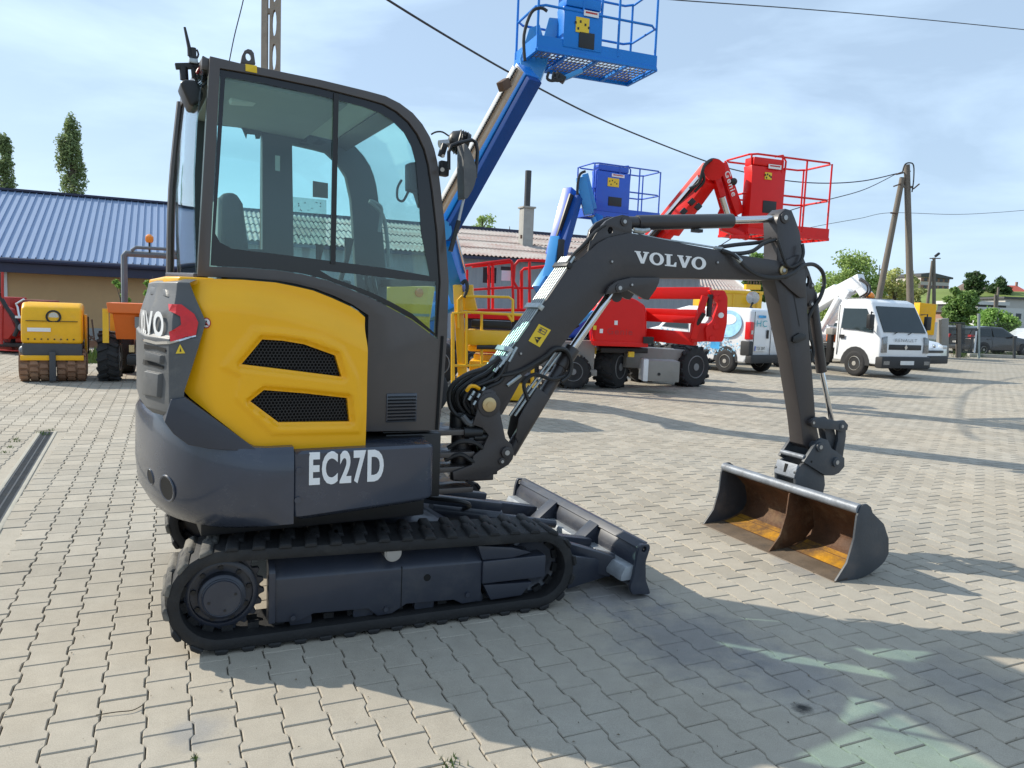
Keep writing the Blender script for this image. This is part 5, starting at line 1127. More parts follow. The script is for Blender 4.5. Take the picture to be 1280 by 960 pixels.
# ================================================================== trees
M('bark', (.12, .10, .08), .9, var=.25, sc=4); 
for nm, c in (('leaf_poplar', (.23, .30, .13)), ('leaf_light', (.33, .44, .13)), ('leaf_mid', (.17, .28, .07)), ('leaf_yellow', (.44, .46, .16)), ('leaf_dark', (.075, .13, .045)), ('leaf_bush', (.24, .40, .09))): leaf(nm, c)
def tree(name, label, D, pxc, pxw, pyt, pyb, leafm, n=3500, ls=.16, shape='round', seed=1, gap=.35, group=None, clumps=26, tr=.12, deepf=.8):
    """crown measured between pyt and pyb, pxw wide; trunk goes down to the ground"""
    q = np.random.RandomState(seed); base = at(pxc, pyb, D); F = Frame(base.x + .04 * base.z, base.y, 0, PLUMB); t = root_of(F, name, label, 'tree' if name.endswith('tree') else 'bush', group)
    zt, zb = F.w(pxc, pyt, D).z, F.w(pxc, pyb, D).z; w = pxw / FOC * D / 2; H = zt - zb; zc = (zt + zb) / 2
    cl = []
    for k in range(clumps):
        for _ in range(40):
            u = q.uniform(-1, 1, 3)
            if shape == 'poplar':
                zz = q.uniform(-1, 1); rad = (1 - abs(zz) ** 2.6) ** .5 * (1 - .25 * max(0, zz)); a = q.uniform(0, 6.28); rr_ = rad * q.uniform(.25, .88); p = (rr_ * math.cos(a), rr_ * math.sin(a), zz)
            else:
                if np.linalg.norm(u) > 1 or np.linalg.norm(u) < .35: continue
                p = u
            break
        cl.append((p[0] * w * .82, p[1] * w * deepf * .82, zc + p[2] * H / 2 * .84, q.uniform(.20, .38) * (w if shape != 'poplar' else w * 1.0)))
    P = []
    for k in range(n):
        c = cl[q.randint(len(cl))]; d = q.normal(size=3); d /= np.linalg.norm(d); r = c[3] * q.uniform(.35, 1.12) ; st = 2.0 if shape == 'poplar' else 1
        P.append((c[0] + d[0] * r, c[1] + d[1] * r, c[2] + d[2] * r * (st if shape == 'poplar' else .85)))
    P = np.array(P); X = q.normal(size=(n, 3)); X /= np.linalg.norm(X, axis=1)[:, None]; Y = np.cross(X, q.normal(size=(n, 3))); Y /= np.linalg.norm(Y, axis=1)[:, None]; s = (ls * q.uniform(.6, 1.3, n))[:, None]
    V = np.stack([P - X * s * .5, P + Y * s * .32, P + X * s * .5, P - Y * s * .32], 1).reshape(-1, 3)
    me = bpy.data.meshes.new('crown'); me.from_pydata(V.tolist(), [], np.arange(4 * n).reshape(n, 4).tolist()); me.materials.append(MT[leafm]); o = bpy.data.objects.new('crown', me); S.collection.objects.link(o); o.parent = t
    mb = MB(); mb.tube([(0, 0, -1.2), (w * .03, 0, zb), (0, w * .03, zc), (0, 0, zt - H * .1)], [tr * 1.3, tr, tr * .6, tr * .15], 7)
    for c in cl[:14]:
        z0_ = max(zb - H * .05, c[2] - H * q.uniform(.15, .35)); mb.tube([(0, 0, z0_), (c[0] * .5, c[1] * .5, (z0_ + c[2]) / 2 - .05 * H * 0), (c[0], c[1], c[2])], [tr * .45, tr * .28, tr * .08], 5)
    mb.build('trunk', 'bark', t); return t
tree('poplar_tree', 'tall columnar poplar standing above the blue roof', 80, 86, 42, 143, 268, 'leaf_poplar', 8000, .26, 'poplar', 3, clumps=62, tr=.3)
tree('poplar_tree', 'poplar cut by the left edge of the photograph', 80, 2, 34, 168, 268, 'leaf_poplar', 6000, .26, 'poplar', 5, clumps=48, tr=.3)
tree('leafy_tree', 'pale spring tree rising over the shed roof beside the cab', 52, 598, 50, 264, 318, 'leaf_light', 1500, .22, 'round', 9, clumps=16)
tree('leafy_tree', 'small tuft of a tree over the shed ridge near the chimney', 52, 632, 22, 279, 315, 'leaf_light', 300, .2, 'round', 10, clumps=7)
tree('leafy_tree', 'green tree seen below the boom beside the arm', 44, 940, 54, 312, 425, 'leaf_mid', 6000, .24, 'round', 11)
tree('leafy_tree', 'broad light green tree above the white crane truck', 45, 1054, 84, 306, 430, 'leaf_light', 15000, .17, 'round', 12, clumps=90)
tree('leafy_tree', 'thin yellowish tree between the two legs of the utility pole', 46, 1112, 56, 324, 432, 'leaf_yellow', 6500, .16, 'round', 13, clumps=50)
tree('leafy_tree', 'sparse sapling left of the leaning pole', 45, 1092, 22, 322, 410, 'leaf_light', 900, .2, 'round', 33, clumps=10)
tree('leafy_tree', 'yellow green tree right of the utility pole', 60, 1134, 32, 328, 425, 'leaf_yellow', 5500, .22, 'round', 14, clumps=40)
tree('leafy_tree', 'dense green tree beside the street lamp behind the gate', 50, 1196, 44, 351, 420, 'leaf_mid', 11000, .2, 'round', 15, clumps=50)
tree('leafy_tree', 'dark round tree standing alone on the grassy bank', 185, 1216, 28, 335, 377, 'leaf_dark', 3500, .75, 'round', 16, tr=.5)
tree('leafy_tree', 'low dark tree between the brown and red roofs', 188, 1247, 30, 347, 378, 'leaf_dark', 3000, .7, 'round', 17, tr=.3)
tree('leafy_bush', 'light green bush above the dark hatchback', 46, 1243, 54, 382, 440, 'leaf_bush', 8000, .16, 'round', 18, clumps=50, tr=.06)
tree('leafy_bush', 'green bush over the silver car behind the gate', 47, 1216, 30, 386, 440, 'leaf_bush', 2200, .2, 'round', 19, tr=.06)
tree('leafy_bush', 'shrub behind the dumper against the tan wall', 19.5, 190, 26, 337, 412, 'leaf_bush', 900, .11, 'round', 20, clumps=9, tr=.03)
tree('leafy_bush', 'narrow shrub left of the dumper roll bar', 19.5, 150, 22, 339, 412, 'leaf_bush', 600, .11, 'round', 21, clumps=7, tr=.03)
tree('leafy_tree', 'green tree behind the arm between the van and the crane truck', 50, 1000, 60, 345, 430, 'leaf_mid', 5000, .26, 'round', 22)

# treeline that closes the yard off in the distance
q = np.random.RandomState(77); n = 30000; X = []
for k in range(n):
    D = q.uniform(95, 120); px = q.uniform(880, 1330); top = 396 + 5 * math.sin(px * .043) + 3 * math.sin(px * .13 + 1); p = at(px, q.uniform(top, 417), D); X.append(p)
P = np.array(X); A = q.normal(size=(n, 3)); A /= np.linalg.norm(A, axis=1)[:, None]; B = np.cross(A, q.normal(size=(n, 3))); B /= np.linalg.norm(B, axis=1)[:, None]; sz = q.uniform(.35, .75, n)[:, None]
V = np.stack([P - A * sz * .5, P + B * sz * .4, P + A * sz * .5, P - B * sz * .4], 1).reshape(-1, 3); me = bpy.data.meshes.new('far_hedge'); me.from_pydata(V.tolist(), [], np.arange(4 * n).reshape(n, 4).tolist()); me.materials.append(MT['leaf_mid'])
o = bpy.data.objects.new('far_hedge', me); S.collection.objects.link(o); tag(o, 'low mass of trees and hedges far beyond the yard', 'hedge'); o['kind'] = 'stuff'

# ================================================================== poles and wires
M('wood_pole', (.17, .145, .12), .9, var=.2, sc=3, stretch=(6, 6, 1)); M('concrete_pole', (.30, .25, .20), .9, var=.15, dirt=.5, dcol=(.14, .085, .06), dsc=2)
M('cable', (.02, .02, .022), .5)
# concrete pole with slotted web behind the cab roof
F = Frame(*at(338, 60, 16).to_2d(), 8, PLUMB); t = root_of(F, 'utility_pole', 'slotted concrete pole rising behind the excavator cab roof', 'pole')
za, x0, x1, ht_ = -.5, F.q(327, 40, 0).x, F.q(350.5, 40, 0).x, 9.5
hs = []; z = .8
while z < ht_ - .8: cxm = (x0 + x1) / 2 + .07; hs.append([(cxm + .045 * math.cos(k * .5236), z + .28 + .26 * math.sin(k * .5236)) for k in range(12)]); z += .66
MB().prism([((x0 + x1) / 2 - .02, za), (x1, za), (x1, ht_), ((x0 + x1) / 2 - .02, ht_)], -.06, .06, holes=hs).build('web', 'concrete_pole', t)
MB().prism([(x0, za), (x0 + .13, za), (x0 + .12, ht_), (x0, ht_)], -.06, .06).build('leg', 'concrete_pole', t, bevel=.01)
for k in range(5): MB().bb(x0 + .1, (x0 + x1) / 2, -.04, .04, 1.2 + k * 2, 1.3 + k * 2).build('spacer', 'concrete_pole', t)
# wooden A-pole behind the truck
F = Frame(*at(1136, 300, 33).to_2d(), 0, PLUMB); t = root_of(F, 'utility_pole', 'tall double leg pole with cables behind the white crane truck', 'pole')
a, b, c, d = F.w(1133.5, 206, 33), F.w(1138.5, 400, 33), F.w(1128, 222, 33), F.w(1093, 400, 33)
MB().tube([b + Vector((0, 0, -2)), b, a], [.15, .15, .12], 10).build('upright', 'wood_pole', t); MB().tube([d + (d - c) * .2, d, c], [.14, .14, .11], 10).build('brace', 'wood_pole', t)
MB().beam(F.w(1126, 233, 33), F.w(1140, 234, 33), .12, .08).beam(F.w(1121, 218, 33), F.w(1138, 214, 33), .05, .05).build('crossarm', 'wood_pole', t)
MB().tube([F.w(p, q_, 32.8) for p, q_ in ((1128, 216), (1131, 206), (1137, 203.5), (1142, 207), (1142, 225), (1140, 240))], .03, 6, smooth=4).build('cable_loop', 'cable', t)
for s in ((1117, 233, 1131, 228), (1142, 236, 1149, 230), (1120, 218, 1128, 215)): MB().cyl(F.w(s[0], s[1], 32.8), F.w(s[2], s[3], 33), .03, 6).build('bracket', 'rust_steel', t)
MB().cyl(F.w(1113, 266, 32.8), F.w(1122, 267, 32.8), .035, 6).build('bracket', 'rust_steel', t)
# small street lamp pole
F = Frame(*at(1167, 350, 62).to_2d(), 0, PLUMB); t = root_of(F, 'street_lamp', 'distant double leg street lamp pole in front of the flats', 'street lamp')
MB().tube([F.w(1167.5, 400, 62), F.w(1167.5, 322, 62)], [.16, .12], 8).build('post', 'wood_pole', t); MB().tube([F.w(1158, 392, 62), F.w(1165.5, 326, 62)], [.14, .1], 8).build('post', 'wood_pole', t)
MB().beam(F.w(1162, 323, 62), F.w(1175.5, 323, 62), .08, .08).build('crossarm', 'wood_pole', t); MB().box(F.w(1171.5, 318.5, 62), (.42, .22, .18), Matrix.Rotation(R(-42), 3, 'Y')).build('lamp_head', 'black', t, bevel=.04)
F = Frame(*at(1247, 372, 75).to_2d(), 0, PLUMB); t = root_of(F, 'utility_pole', 'thin distant pole in front of the low dark shed', 'pole')
MB().tube([F.w(1245, 395, 75), F.w(1248, 359, 75)], [.14, .1], 6).build('upright', 'wood_pole', t); MB().tube([F.w(1243.5, 392, 75), F.w(1244, 368, 75)], [.14, .1], 6).build('brace', 'wood_pole', t)
def wire(label, pts, r=.012):
    mb = MB(); mb.tube([at(*p) for p in pts], r, 6, smooth=8); return tag(mb.build('overhead_wire', 'cable'), label, 'wire')
wire('thick black cable running down from the top centre to the double leg pole', [(440, -32, 13), (485, 0, 14), (580, 58, 16), (660, 103, 18), (760, 153, 21), (878, 200, 25), (930, 215, 27), (985, 226, 29), (1035, 229, 30.5), (1080, 226, 32), (1121, 217, 33)], .022)
wire('single thin wire crossing the top right corner', [(820, -4, 20), (845, 0, 21), (1000, 11, 24), (1140, 23, 27), (1290, 38, 30)], .016)
wire('cable falling from the double leg pole behind the red basket', [(1121, 217, 33), (1080, 237, 31), (1030, 251, 29), (985, 264, 28), (940, 283, 26), (880, 320, 25)], .017)
wire('faint telephone wire crossing low on the right', [(985, 290, 30), (1030, 281, 31), (1075, 273, 32), (1113, 266, 33), (1190, 268, 34), (1240, 266, 35), (1290, 262, 36)], .010)
wire('thin wire rising to the left of the concrete pole', [(286, 80, 14), (293, 45, 14), (303, 5, 14), (309, -25, 14)], .010)
# ================================================================== access platforms
M('lift_blue', (.002, .19, .64), .4, var=.06, spec=.4, dirt=.12, dcol=(.05, .10, .2)); M('navy_and_shade', (.001, .055, .27), .5, var=.08, spec=.3); M('lift_sky', (.03, .27, .62), .4, var=.05, coat=.3)  # the navy holds the booms' shade as colour, and is a tank's own paint
M('lift_red', (.72, .008, .006), .4, var=.05, coat=.05, spec=.35, dirt=.12, dcol=(.3, .03, .02)); M('lift_yellow', (.80, .46, .01), .4, var=.05, coat=.3, dirt=.2, dcol=(.4, .3, .1)); M('chassis_grey', (.27, .255, .23), .55, var=.08, dirt=.4, dcol=(.14, .12, .10))
M('tyre', (.018, .018, .019), .8, var=.2, bump=.2, dirt=.3, dcol=(.09, .085, .08)); M('rim_grey', (.20, .20, .20), .5, var=.1); M('beige', (.55, .45, .36), .6); M('mesh_grey', (.16, .18, .2), .6); M('white_paint', (.72, .73, .74), .3, var=.03, coat=.4, dirt=.12, dcol=(.45, .44, .40), dsc=2)
def wheel(parent, c, r, w, ax=(0, 1, 0), name='wheel', lugs=0, rimm='rim_grey', side=-1):
    a = Vector(ax).normalized(); c = Vector(c); mb = MB(); mb.lathe([(r * .55, -w / 2 + .01), (r * .80, -w / 2), (r * .94, -w * .46), (r, -w * .36), (r, w * .36), (r * .94, w * .46), (r * .80, w / 2), (r * .55, w / 2 - .01)], c, a, 32)
    if lugs:
        u = a.orthogonal().normalized(); v = a.cross(u)
        for k in range(lugs):
            for s in (-1, 1):
                t = 2 * math.pi * (k + (.5 if s > 0 else 0)) / lugs; d = u * math.cos(t) + v * math.sin(t); tg = a.cross(d); ax2 = (a * s + tg * .45).normalized(); rot = Matrix((ax2, ax2.cross(d).normalized() * -1, d)).transposed(); mb.box(c + d * r * 1.0 + a * s * w * .25, (w * .52, r * .15, r * .13), rot)
    o = mb.build('tyre' if name == 'tyre' else name, 'tyre', parent)
    for s in (-1, 1):
        mb = MB(); mb.lathe([(r * .58, s * (w / 2 - .012)), (r * .54, s * (w / 2 + .004)), (r * .50, s * (w / 2 - .02)), (r * .46, s * (w / 2 - .06)), (r * .20, s * (w / 2 - .05)), (r * .18, s * (w / 2 + .0)), (.001, s * (w / 2 + .002))], c, a, 24, cap=False); rm = mb.build('rim', rimm, o)
    return o
def basket(t, O, yaw, Lb, Wb, Hb, mat, panel, stick=1, pz=.95, xa=.17, xb=.60, ss=1.0, sz_=.62, rz_=.26):
    """work basket: O = near left bottom corner in the machine's frame"""
    Mx = Matrix.Translation(O) @ Matrix.Rotation(yaw, 4, 'Z'); T = lambda x, y, z: Mx @ Vector((x, y, z)); R3 = Matrix.Rotation(yaw, 3, 'Z'); r = .017
    fl = MB()
    for y in (0, Wb): fl.beam(T(0, y, .02), T(Lb, y, .02), .04, .04)
    for x in (0, Lb * .25, Lb * .5, Lb * .75, Lb): fl.beam(T(x, 0, .01), T(x, Wb, .01), .04, .035)
    b = fl.build('basket_frame', mat, t)
    g = MB()
    for i in range(int(Lb / .06)): g.box(T(.03 + i * .06, Wb / 2, .045), (.014, Wb - .04, .01), R3)
    for j in range(int(Wb / .10)): g.box(T(Lb / 2, .05 + j * .1, .045), (Lb - .04, .012, .01), R3)
    g.build('floor_grating', 'mesh_grey', b)
    tb = MB()
    for p, q in (((0, 0), (Lb, 0)), ((Lb, 0), (Lb, Wb)), ((Lb, Wb), (0, Wb)), ((0, Wb), (0, 0))): tb.beam(T(*p, .11), T(*q, .11), .012, .17)
    tb.build('toe_board', mat, b)
    c = .10; loop = [(c, 0), (Lb - c, 0), (Lb, c), (Lb, Wb - c), (Lb - c, Wb), (c, Wb), (0, Wb - c), (0, c)]
    for z in (Hb, Hb * .52): MB().tube([T(x, y, z) for x, y in loop], r, 8, closed=True).build('guard_rail', mat, b)
    for x, y in ((.02, .05), (Lb * .36, 0), (Lb * .66, 0), (Lb, .05), (Lb, Wb - .05), (Lb * .66, Wb), (Lb * .36, Wb), (.0, Wb - .05)): MB().tube([T(x, y, .1), T(x, y, Hb)], r, 8).build('post', mat, b)
    x0, x1 = Lb * xa, Lb * xb; pn = MB(); pn.loft([[T(x0, -.02 + a, z), T(x1, -.02 + a, z), T(x1, .20 + a, z), T(x0, .20 + a, z)] for a, z in ((.0, .10), (.0, pz - .12), (.03, pz))]); p_ = pn.build('control_panel', panel, b, bevel=.02)
    MB().box(T((x0 + x1) / 2, .12, pz + .07), ((x1 - x0) * .9, .25, .13), R3).build('control_box', panel if panel != 'lift_red' else 'lift_red', b, bevel=.02)
    hb = MB(); hb.tube([T(x1, .05, Hb * .3), T(x1, .0, Hb * .95), T(x1 - .07, .0, Hb * 1.02), T(x1 - .2, .04, Hb)], r, 8); hb.build('hand_loop', mat, b)
    if stick:
        MB().box(T((x0 + x1) / 2 - .02, -.028, sz_), ((x1 - x0) * .34 * ss, .006, .19 * ss), R3).build('yellow_sticker', 'yellow_print', p_)
        for k, (a, zz) in enumerate(((-.10, .64), (-.03, .66), (.04, .63), (.09, .60), (-.06, .57))): MB().box(T((x0 + x1) / 2 - .02 + a * ss, -.0325, sz_ + (zz - .62) * ss), (.025, .003, .03), R3).build('sticker_symbol', 'black', p_)
        MB().box(T((x0 + x1) / 2 + .10, -.028, sz_ + .16), ((x1 - x0) * .38, .006, .07), R3).build('white_sticker', 'white_print', p_); MB().box(T((x0 + x1) / 2 + .10, -.0325, sz_ + .17), ((x1 - x0) * .30, .003, .02), R3).build('red_lettering', 'red_print', p_)
    MB().box(T((x0 + x1) / 2 + .05, -.026, rz_), ((x1 - x0) * .40, .01, .20), R3).build('step_recess', 'black', p_, bevel=.015)
    return b
YAW = R(26)
def bar(t, name, mat, a, b, w, h, bev=.015, up=(0, 0, 1)): return MB().beam(a, b, w, h, up).build(name, mat, t, bevel=bev)
# ---- tall blue lift behind the cab
F = Frame(*at(600, 480, 13.6).to_2d(), 0); t = thing('boom_lift', 'tallest bright blue boom lift with its basket raised at the top centre', 'boom lift', F.loc)
W = F.w; D1 = 9.9
O_ = W(671, 63, 10.1); basket(t, O_, R(21), 1.76, .80, 1.10, 'lift_blue', 'lift_blue', pz=.62, xa=.20, xb=.52, sz_=.40, rz_=.22)
bar(t, 'boom', 'navy_and_shade', W(662, 92, 10.0), W(553, 292, 11.3), .22, .34); bar(t, 'boom', 'lift_blue', W(660, 88, 10.02), W(551, 287, 11.32), .24, .26)  # navy bar: shaded side of the blue boom, put into its colour
bar(t, 'cable_track', 'beige', W(650, 86, 9.82), W(540, 283, 11.1), .05, .13, .004); bar(t, 'cable_track', 'white_paint', W(644, 84, 9.80), W(534, 282, 11.08), .04, .06, .004)
mb = MB(); a, b = W(646, 85, 9.78), W(537, 282, 11.06)
for k in range(60): mb.box(a.lerp(b, (k + .5) / 60), (.05, .02, .015), Matrix.Rotation(-.9, 3, 'Y'))
mb.build('chain_links', 'black', t)['kind'] = 'stuff'
MB().prism([(v.x, v.z) for v in (W(655, 95, 10.1), W(650, 60, 10.1), W(662, 20, 10.1), W(676, 14, 10.1), W(684, 45, 10.1), W(690, 52, 10.1), W(676, 92, 10.1))], O_.y + .42, O_.y + .62).build('jib_head', 'lift_sky', t, bevel=.02)
MB().prism([(v.x, v.z) for v in (W(676, 50, 10), W(700, 30, 10), W(706, 8, 10), W(688, 6, 10))], O_.y + .3, O_.y + .6).build('rotator', 'lift_sky', t, bevel=.02)
MB().tube([W(656, 76, 9.8), W(655, 44, 9.8), W(664, 16, 9.8), W(676, 10, 9.8), W(684, 14, 9.8)], .02, 8, smooth=4).build('hose', 'hose', t)
for dx in (-4, 3, 8): MB().tube([W(690 + dx, 90, 9.7), W(688 + dx, 98, 9.7), W(694 + dx, 101, 9.7), W(702, 99, 9.7)], .018, 6, smooth=3).build('hose', 'hose', t)
bar(t, 'rotator', 'black', W(694, 93, 9.8), W(706, 101, 9.8), .12, .08); bar(t, 'rotator', 'lift_sky', W(705, 98, 9.8), W(728, 88, 9.8), .06, .06)
bar(t, 'hose_clamp', 'rust_steel', W(628, 100, 9.75), W(632, 112, 9.8), .10, .16); 
bar(t, 'riser', 'lift_sky', W(548, 285, 11.6), W(575, 372, 12.8), .24, .30); bar(t, 'riser', 'lift_blue', W(556, 300, 11.5), W(583, 385, 12.8), .2, .26); MB().cyl(W(551, 288, 11.0), W(551, 288, 11.8), .16, 16).build('knuckle', 'lift_sky', t)
bar(t, 'lift_cylinder', 'chrome', W(560, 262, 11.3), W(580, 340, 12.2), .07, .07, .01)
bar(t, 'riser', 'lift_blue', W(578, 372, 12.9), W(510, 405, 13.6), .2, .24)
c = F.I @ gnd(500, 478); MB().bb(c.x - .9, c.x + .75, c.y + .1, c.y + 1.5, .85, 1.75).build('turret', 'lift_blue', t, bevel=.12, seg=3); MB().bb(c.x - 1.1, c.x + .8, c.y + .2, c.y + 1.6, .35, .8).build('chassis', 'chassis_grey', t, bevel=.04)
for dx in (-1.05, .72):
    for dy in (0.05, 1.75): wheel(t, (c.x + dx, c.y + dy, .4), .4, .3)
# ---- smaller blue lift in the middle
F = Frame(*at(700, 480, 15.6).to_2d(), 0); t = thing('boom_lift', 'smaller deep blue boom lift with its basket above the excavator boom', 'boom lift', F.loc); W = F.w
O_ = W(741, 268.5, 17.4); M('lift_royal', (.006, .085, .55), .38, var=.06, coat=.3); basket(t, O_, YAW, 1.83, .80, 1.15, 'lift_royal', 'lift_royal', pz=1.0, xa=.03, xb=.52, sz_=.76, rz_=.34)
bar(t, 'boom', 'lift_royal', W(716, 240, 17.3), W(694, 322, 16.9), .24, .44); bar(t, 'boom', 'navy_and_shade', W(721, 246, 17.1), W(700, 322, 16.7), .2, .2); bar(t, 'cable_track', 'black', W(714, 243, 17.0), W(696, 300, 16.8), .06, .10, .004)  # navy bar paints in the shaded side of this boom
bar(t, 'riser', 'lift_sky', W(697, 300, 16.9), W(688, 350, 16.6), .22, .42); bar(t, 'riser', 'lift_sky', W(692, 330, 16.8), W(672, 362, 16.4), .2, .22); bar(t, 'riser', 'black', W(702, 300, 16.7), W(700, 332, 16.6), .14, .16)
bar(t, 'jib', 'lift_sky', W(726, 222, 17.2), W(736, 268, 17.2), .2, .22); bar(t, 'jib', 'lift_sky', W(731, 218, 17.3), W(742, 262, 17.3), .2, .14); bar(t, 'jib', 'lift_blue', W(742, 272, 17.5), W(752, 276, 17.5), .2, .2)
MB().tube([W(722, 250, 17), W(722, 232, 17), W(725, 218, 17), W(732, 214, 17)], .03, 6, smooth=4).build('hose', 'hose', t); MB().cyl(W(741, 272, 17.3), W(745, 282, 17.3), .06, 10).build('rotator', 'lift_sky', t)
c = F.I @ gnd(716, 487); MB().bb(c.x - .35, c.x + .30, c.y + .6, c.y + 1.9, .95, 1.45).build('turret', 'lift_royal', t, bevel=.1, seg=3)
bar(t, 'hydraulic_arm', 'lift_blue', W(697, 424, 14.4), W(728, 396, 14.6), .12, .12); bar(t, 'hydraulic_arm', 'lift_sky', W(716, 408, 14.3), W(742, 390, 14.4), .10, .08); MB().cyl(W(705, 414, 14.2), W(722, 404, 14.2), .07, 12).build('lift_cylinder', 'black', t); bar(t, 'hydraulic_arm', 'lift_red', W(706, 398, 15), W(724, 390, 15), .1, .12)
a = W(718, 425, 14.6); b = W(742, 470, 14.6); MB().bb(a.x, b.x, a.y, a.y + 1.0, b.z, a.z).build('chassis', 'chassis_grey', t, bevel=.02); MB().bb(a.x - .05, b.x + .06, a.y - .05, a.y + 1, b.z, b.z + .12).build('chassis', 'chassis_grey', t, bevel=.02)
for dx in (0, -1.0): wheel(t, (c.x + dx, c.y + .25, .33), .33, .3, lugs=14); wheel(t, (c.x + dx, c.y + 1.8, .36), .36, .3)
MB().bb(c.x - 1.1, c.x + .1, c.y + .3, c.y + 1.7, .4, .9).build('chassis', 'chassis_grey', t, bevel=.03)
# ---- red lift
F = Frame(*gnd(812, 484).to_2d(), 0); t = thing('boom_lift', 'red articulated boom lift with big black tyres right of the excavator boom', 'boom lift', F.loc); W = F.w
O_ = W(934, 292, 12.8); basket(t, O_, R(20), 1.68, .80, 1.30, 'lift_red', 'lift_red', pz=1.12, xa=.0, xb=.40, sz_=.96, rz_=.46, ss=.6)
bar(t, 'boom', 'lift_red', W(891, 213, 12.9), W(772, 356, 14.6), .26, .34); bar(t, 'boom', 'lift_red', W(885, 225, 12.8), W(838, 290, 13.4), .30, .20); bar(t, 'cable_track', 'black', W(876, 222, 12.75), W(800, 312, 13.9), .08, .12, .005); bar(t, 'cable_track', 'chrome', W(873, 221, 12.7), W(798, 310, 13.9), .02, .06, .002)
for p, q in ((852, 262), (862, 250), (870, 256)): bar(t, 'hose_clamp', 'black', W(p, q, 12.7), W(p + 5, q + 5, 12.7), .10, .10)
MB().cyl(W(893, 212, 12.7), W(893, 212, 13.1), .17, 18).build('knuckle', 'lift_red', t); bar(t, 'jib', 'lift_red', W(890, 206, 12.8), W(907, 264, 12.9), .12, .12); bar(t, 'jib', 'lift_red', W(900, 205, 12.9), W(922, 268, 13.0), .2, .16)
MB().tube([W(862, 236, 12.7), W(874, 228, 12.65), W(880, 208, 12.6), W(889, 200, 12.7), W(898, 201, 12.8)], .028, 7, smooth=4).build('hose', 'hose', t); MB().tube([W(868, 240, 12.7), W(880, 226, 12.65), W(878, 212, 12.6), W(885, 203, 12.7)], .024, 7, smooth=4).build('hose', 'hose', t)
bar(t, 'jib', 'lift_red', W(903, 262, 12.9), W(930, 288, 13.2), .16, .14); bar(t, 'jib_bracket', 'lift_red', W(902, 284, 12.9), W(935, 297, 12.9), .14, .10); bar(t, 'jib_bracket', 'lift_red', W(912, 296, 12.7), W(930, 296, 12.7), .10, .06); MB().cyl(W(903, 246, 12.6), W(911, 272, 12.7), .05, 12).build('jib_cylinder', 'chrome', t); MB().sphere(W(917, 227, 12.7), .06, 8).build('foot_switch', 'black', t)
# engine hood: rounded tub
def rq(pts, y0, y1, name, mat, bev=.05, seg=3, D=14.6, par=None): 
    P = [W(a, b, D) for a, b in pts]; mb = MB(); mb.prism([(v.x, v.z) for v in P], y0, y1); return mb.build(name, mat, par or t, bevel=bev, seg=seg)
y0 = W(770, 400, 14.6).y
hd = rq(rnd_poly([(738, 396), (744, 378), (756, 370), (775, 369), (792, 374), (803, 382), (805, 390), (805, 428), (800, 432), (742, 430), (738, 424)], 5), y0 - .35, y0 + 1.1, 'engine_hood', 'lift_red', .09, 4)
rq([(738, 425), (806, 427), (806, 433), (740, 431)], y0 - .37, y0 + 1.0, 'hood_skirt', 'lift_red', .01)
for p, q_, m_ in ((767, 403, 'white_print'), (749, 413, 'white_print'), (741, 409, 'yellow_print')): v = W(p, q_, 14.6); MB().bb(v.x - .03, v.x + .03, y0 - .362, y0 - .352, v.z - .04, v.z + .04).build('sticker', m_, hd)
MB().bb(W(800, 421, 14.6).x, W(812, 429, 14.6).x, y0 - .42, y0 - .2, W(800, 428, 14.6).z, W(800, 420, 14.6).z).build('control_box', 'black', t)
a, b = W(756, 417, 14.6), W(787, 417, 14.6); tv, tfc = text_shape('Genie', .01); MB().add([(a.x + (b.x - a.x) * u, y0 - .357, a.z + .12 * v) for u, v in tv], tfc).build('lettering', 'red_print', hd, smooth=False)
a, b = W(903, 217, 12.75), W(914, 252, 12.85); tv, tfc = text_shape('Genie', .01); dd = (b - a).normalized(); nn_ = Vector((dd.z, 0, -dd.x)); MB().add([a + Vector((0, -.12, 0)) + dd * (.42 * u) + nn_ * (-.09 * v) for u, v in tv], tfc).build('lettering', 'white_print', t, smooth=False)
# parallel lower arms folded to the right
for (a, b, c_, d, w_) in ((800, 366.5, 888, 366.5, .22), (803, 389, 880, 391.5, .12), (803, 397, 872, 400, .14), (800, 417, 870, 424, .24)): bar(t, 'lower_arm', 'lift_red', W(a, b, 14.9), W(c_, d, 14.2), .18, w_)
bar(t, 'tension_link', 'lift_red', W(881, 370, 14.0), W(866, 424, 14.0), .10, .12)
MB().cyl(W(888, 368, 14.0), W(886, 396, 14.0), .05, 12).build('lift_cylinder', 'black', t); MB().cyl(W(880, 392, 13.9), W(870, 408, 14), .04, 10).build('lift_cylinder', 'black', t)
kn = rq(rnd_poly([(884, 362.5), (904, 363), (908, 372), (907, 404), (902, 427), (882, 427), (880, 410), (890, 400), (896, 380)], 3), W(895, 395, 14.1).y - .1, W(895, 395, 14.1).y + .28, 'knuckle_plate', 'lift_red', .02, 2, 14.1)
rq(rnd_poly([(866, 404), (896, 404), (900, 426), (864, 428)], 3), W(895, 395, 14.1).y + .0, W(895, 395, 14.1).y + .2, 'knuckle_plate', 'lift_red', .02, 2, 14.1)
for p, q in ((899, 394), (893, 373), (899, 372), (893, 408), (888, 423)): v = W(p, q, 14.1); MB().cyl((v.x, v.y - .14, v.z), (v.x, v.y - .1, v.z), .05, 12).build('pin_head', 'white_print' if (p, q) == (899, 394) else 'lift_red', kn)
bar(t, 'turntable', 'black', W(748, 436, 15), W(805, 437, 15), .9, .10); MB().bb(W(742, 432, 14.8).x, W(806, 432, 14.8).x, y0 - .2, y0 + 1.0, 1.0, 1.05).build('turntable', 'lift_red', t)
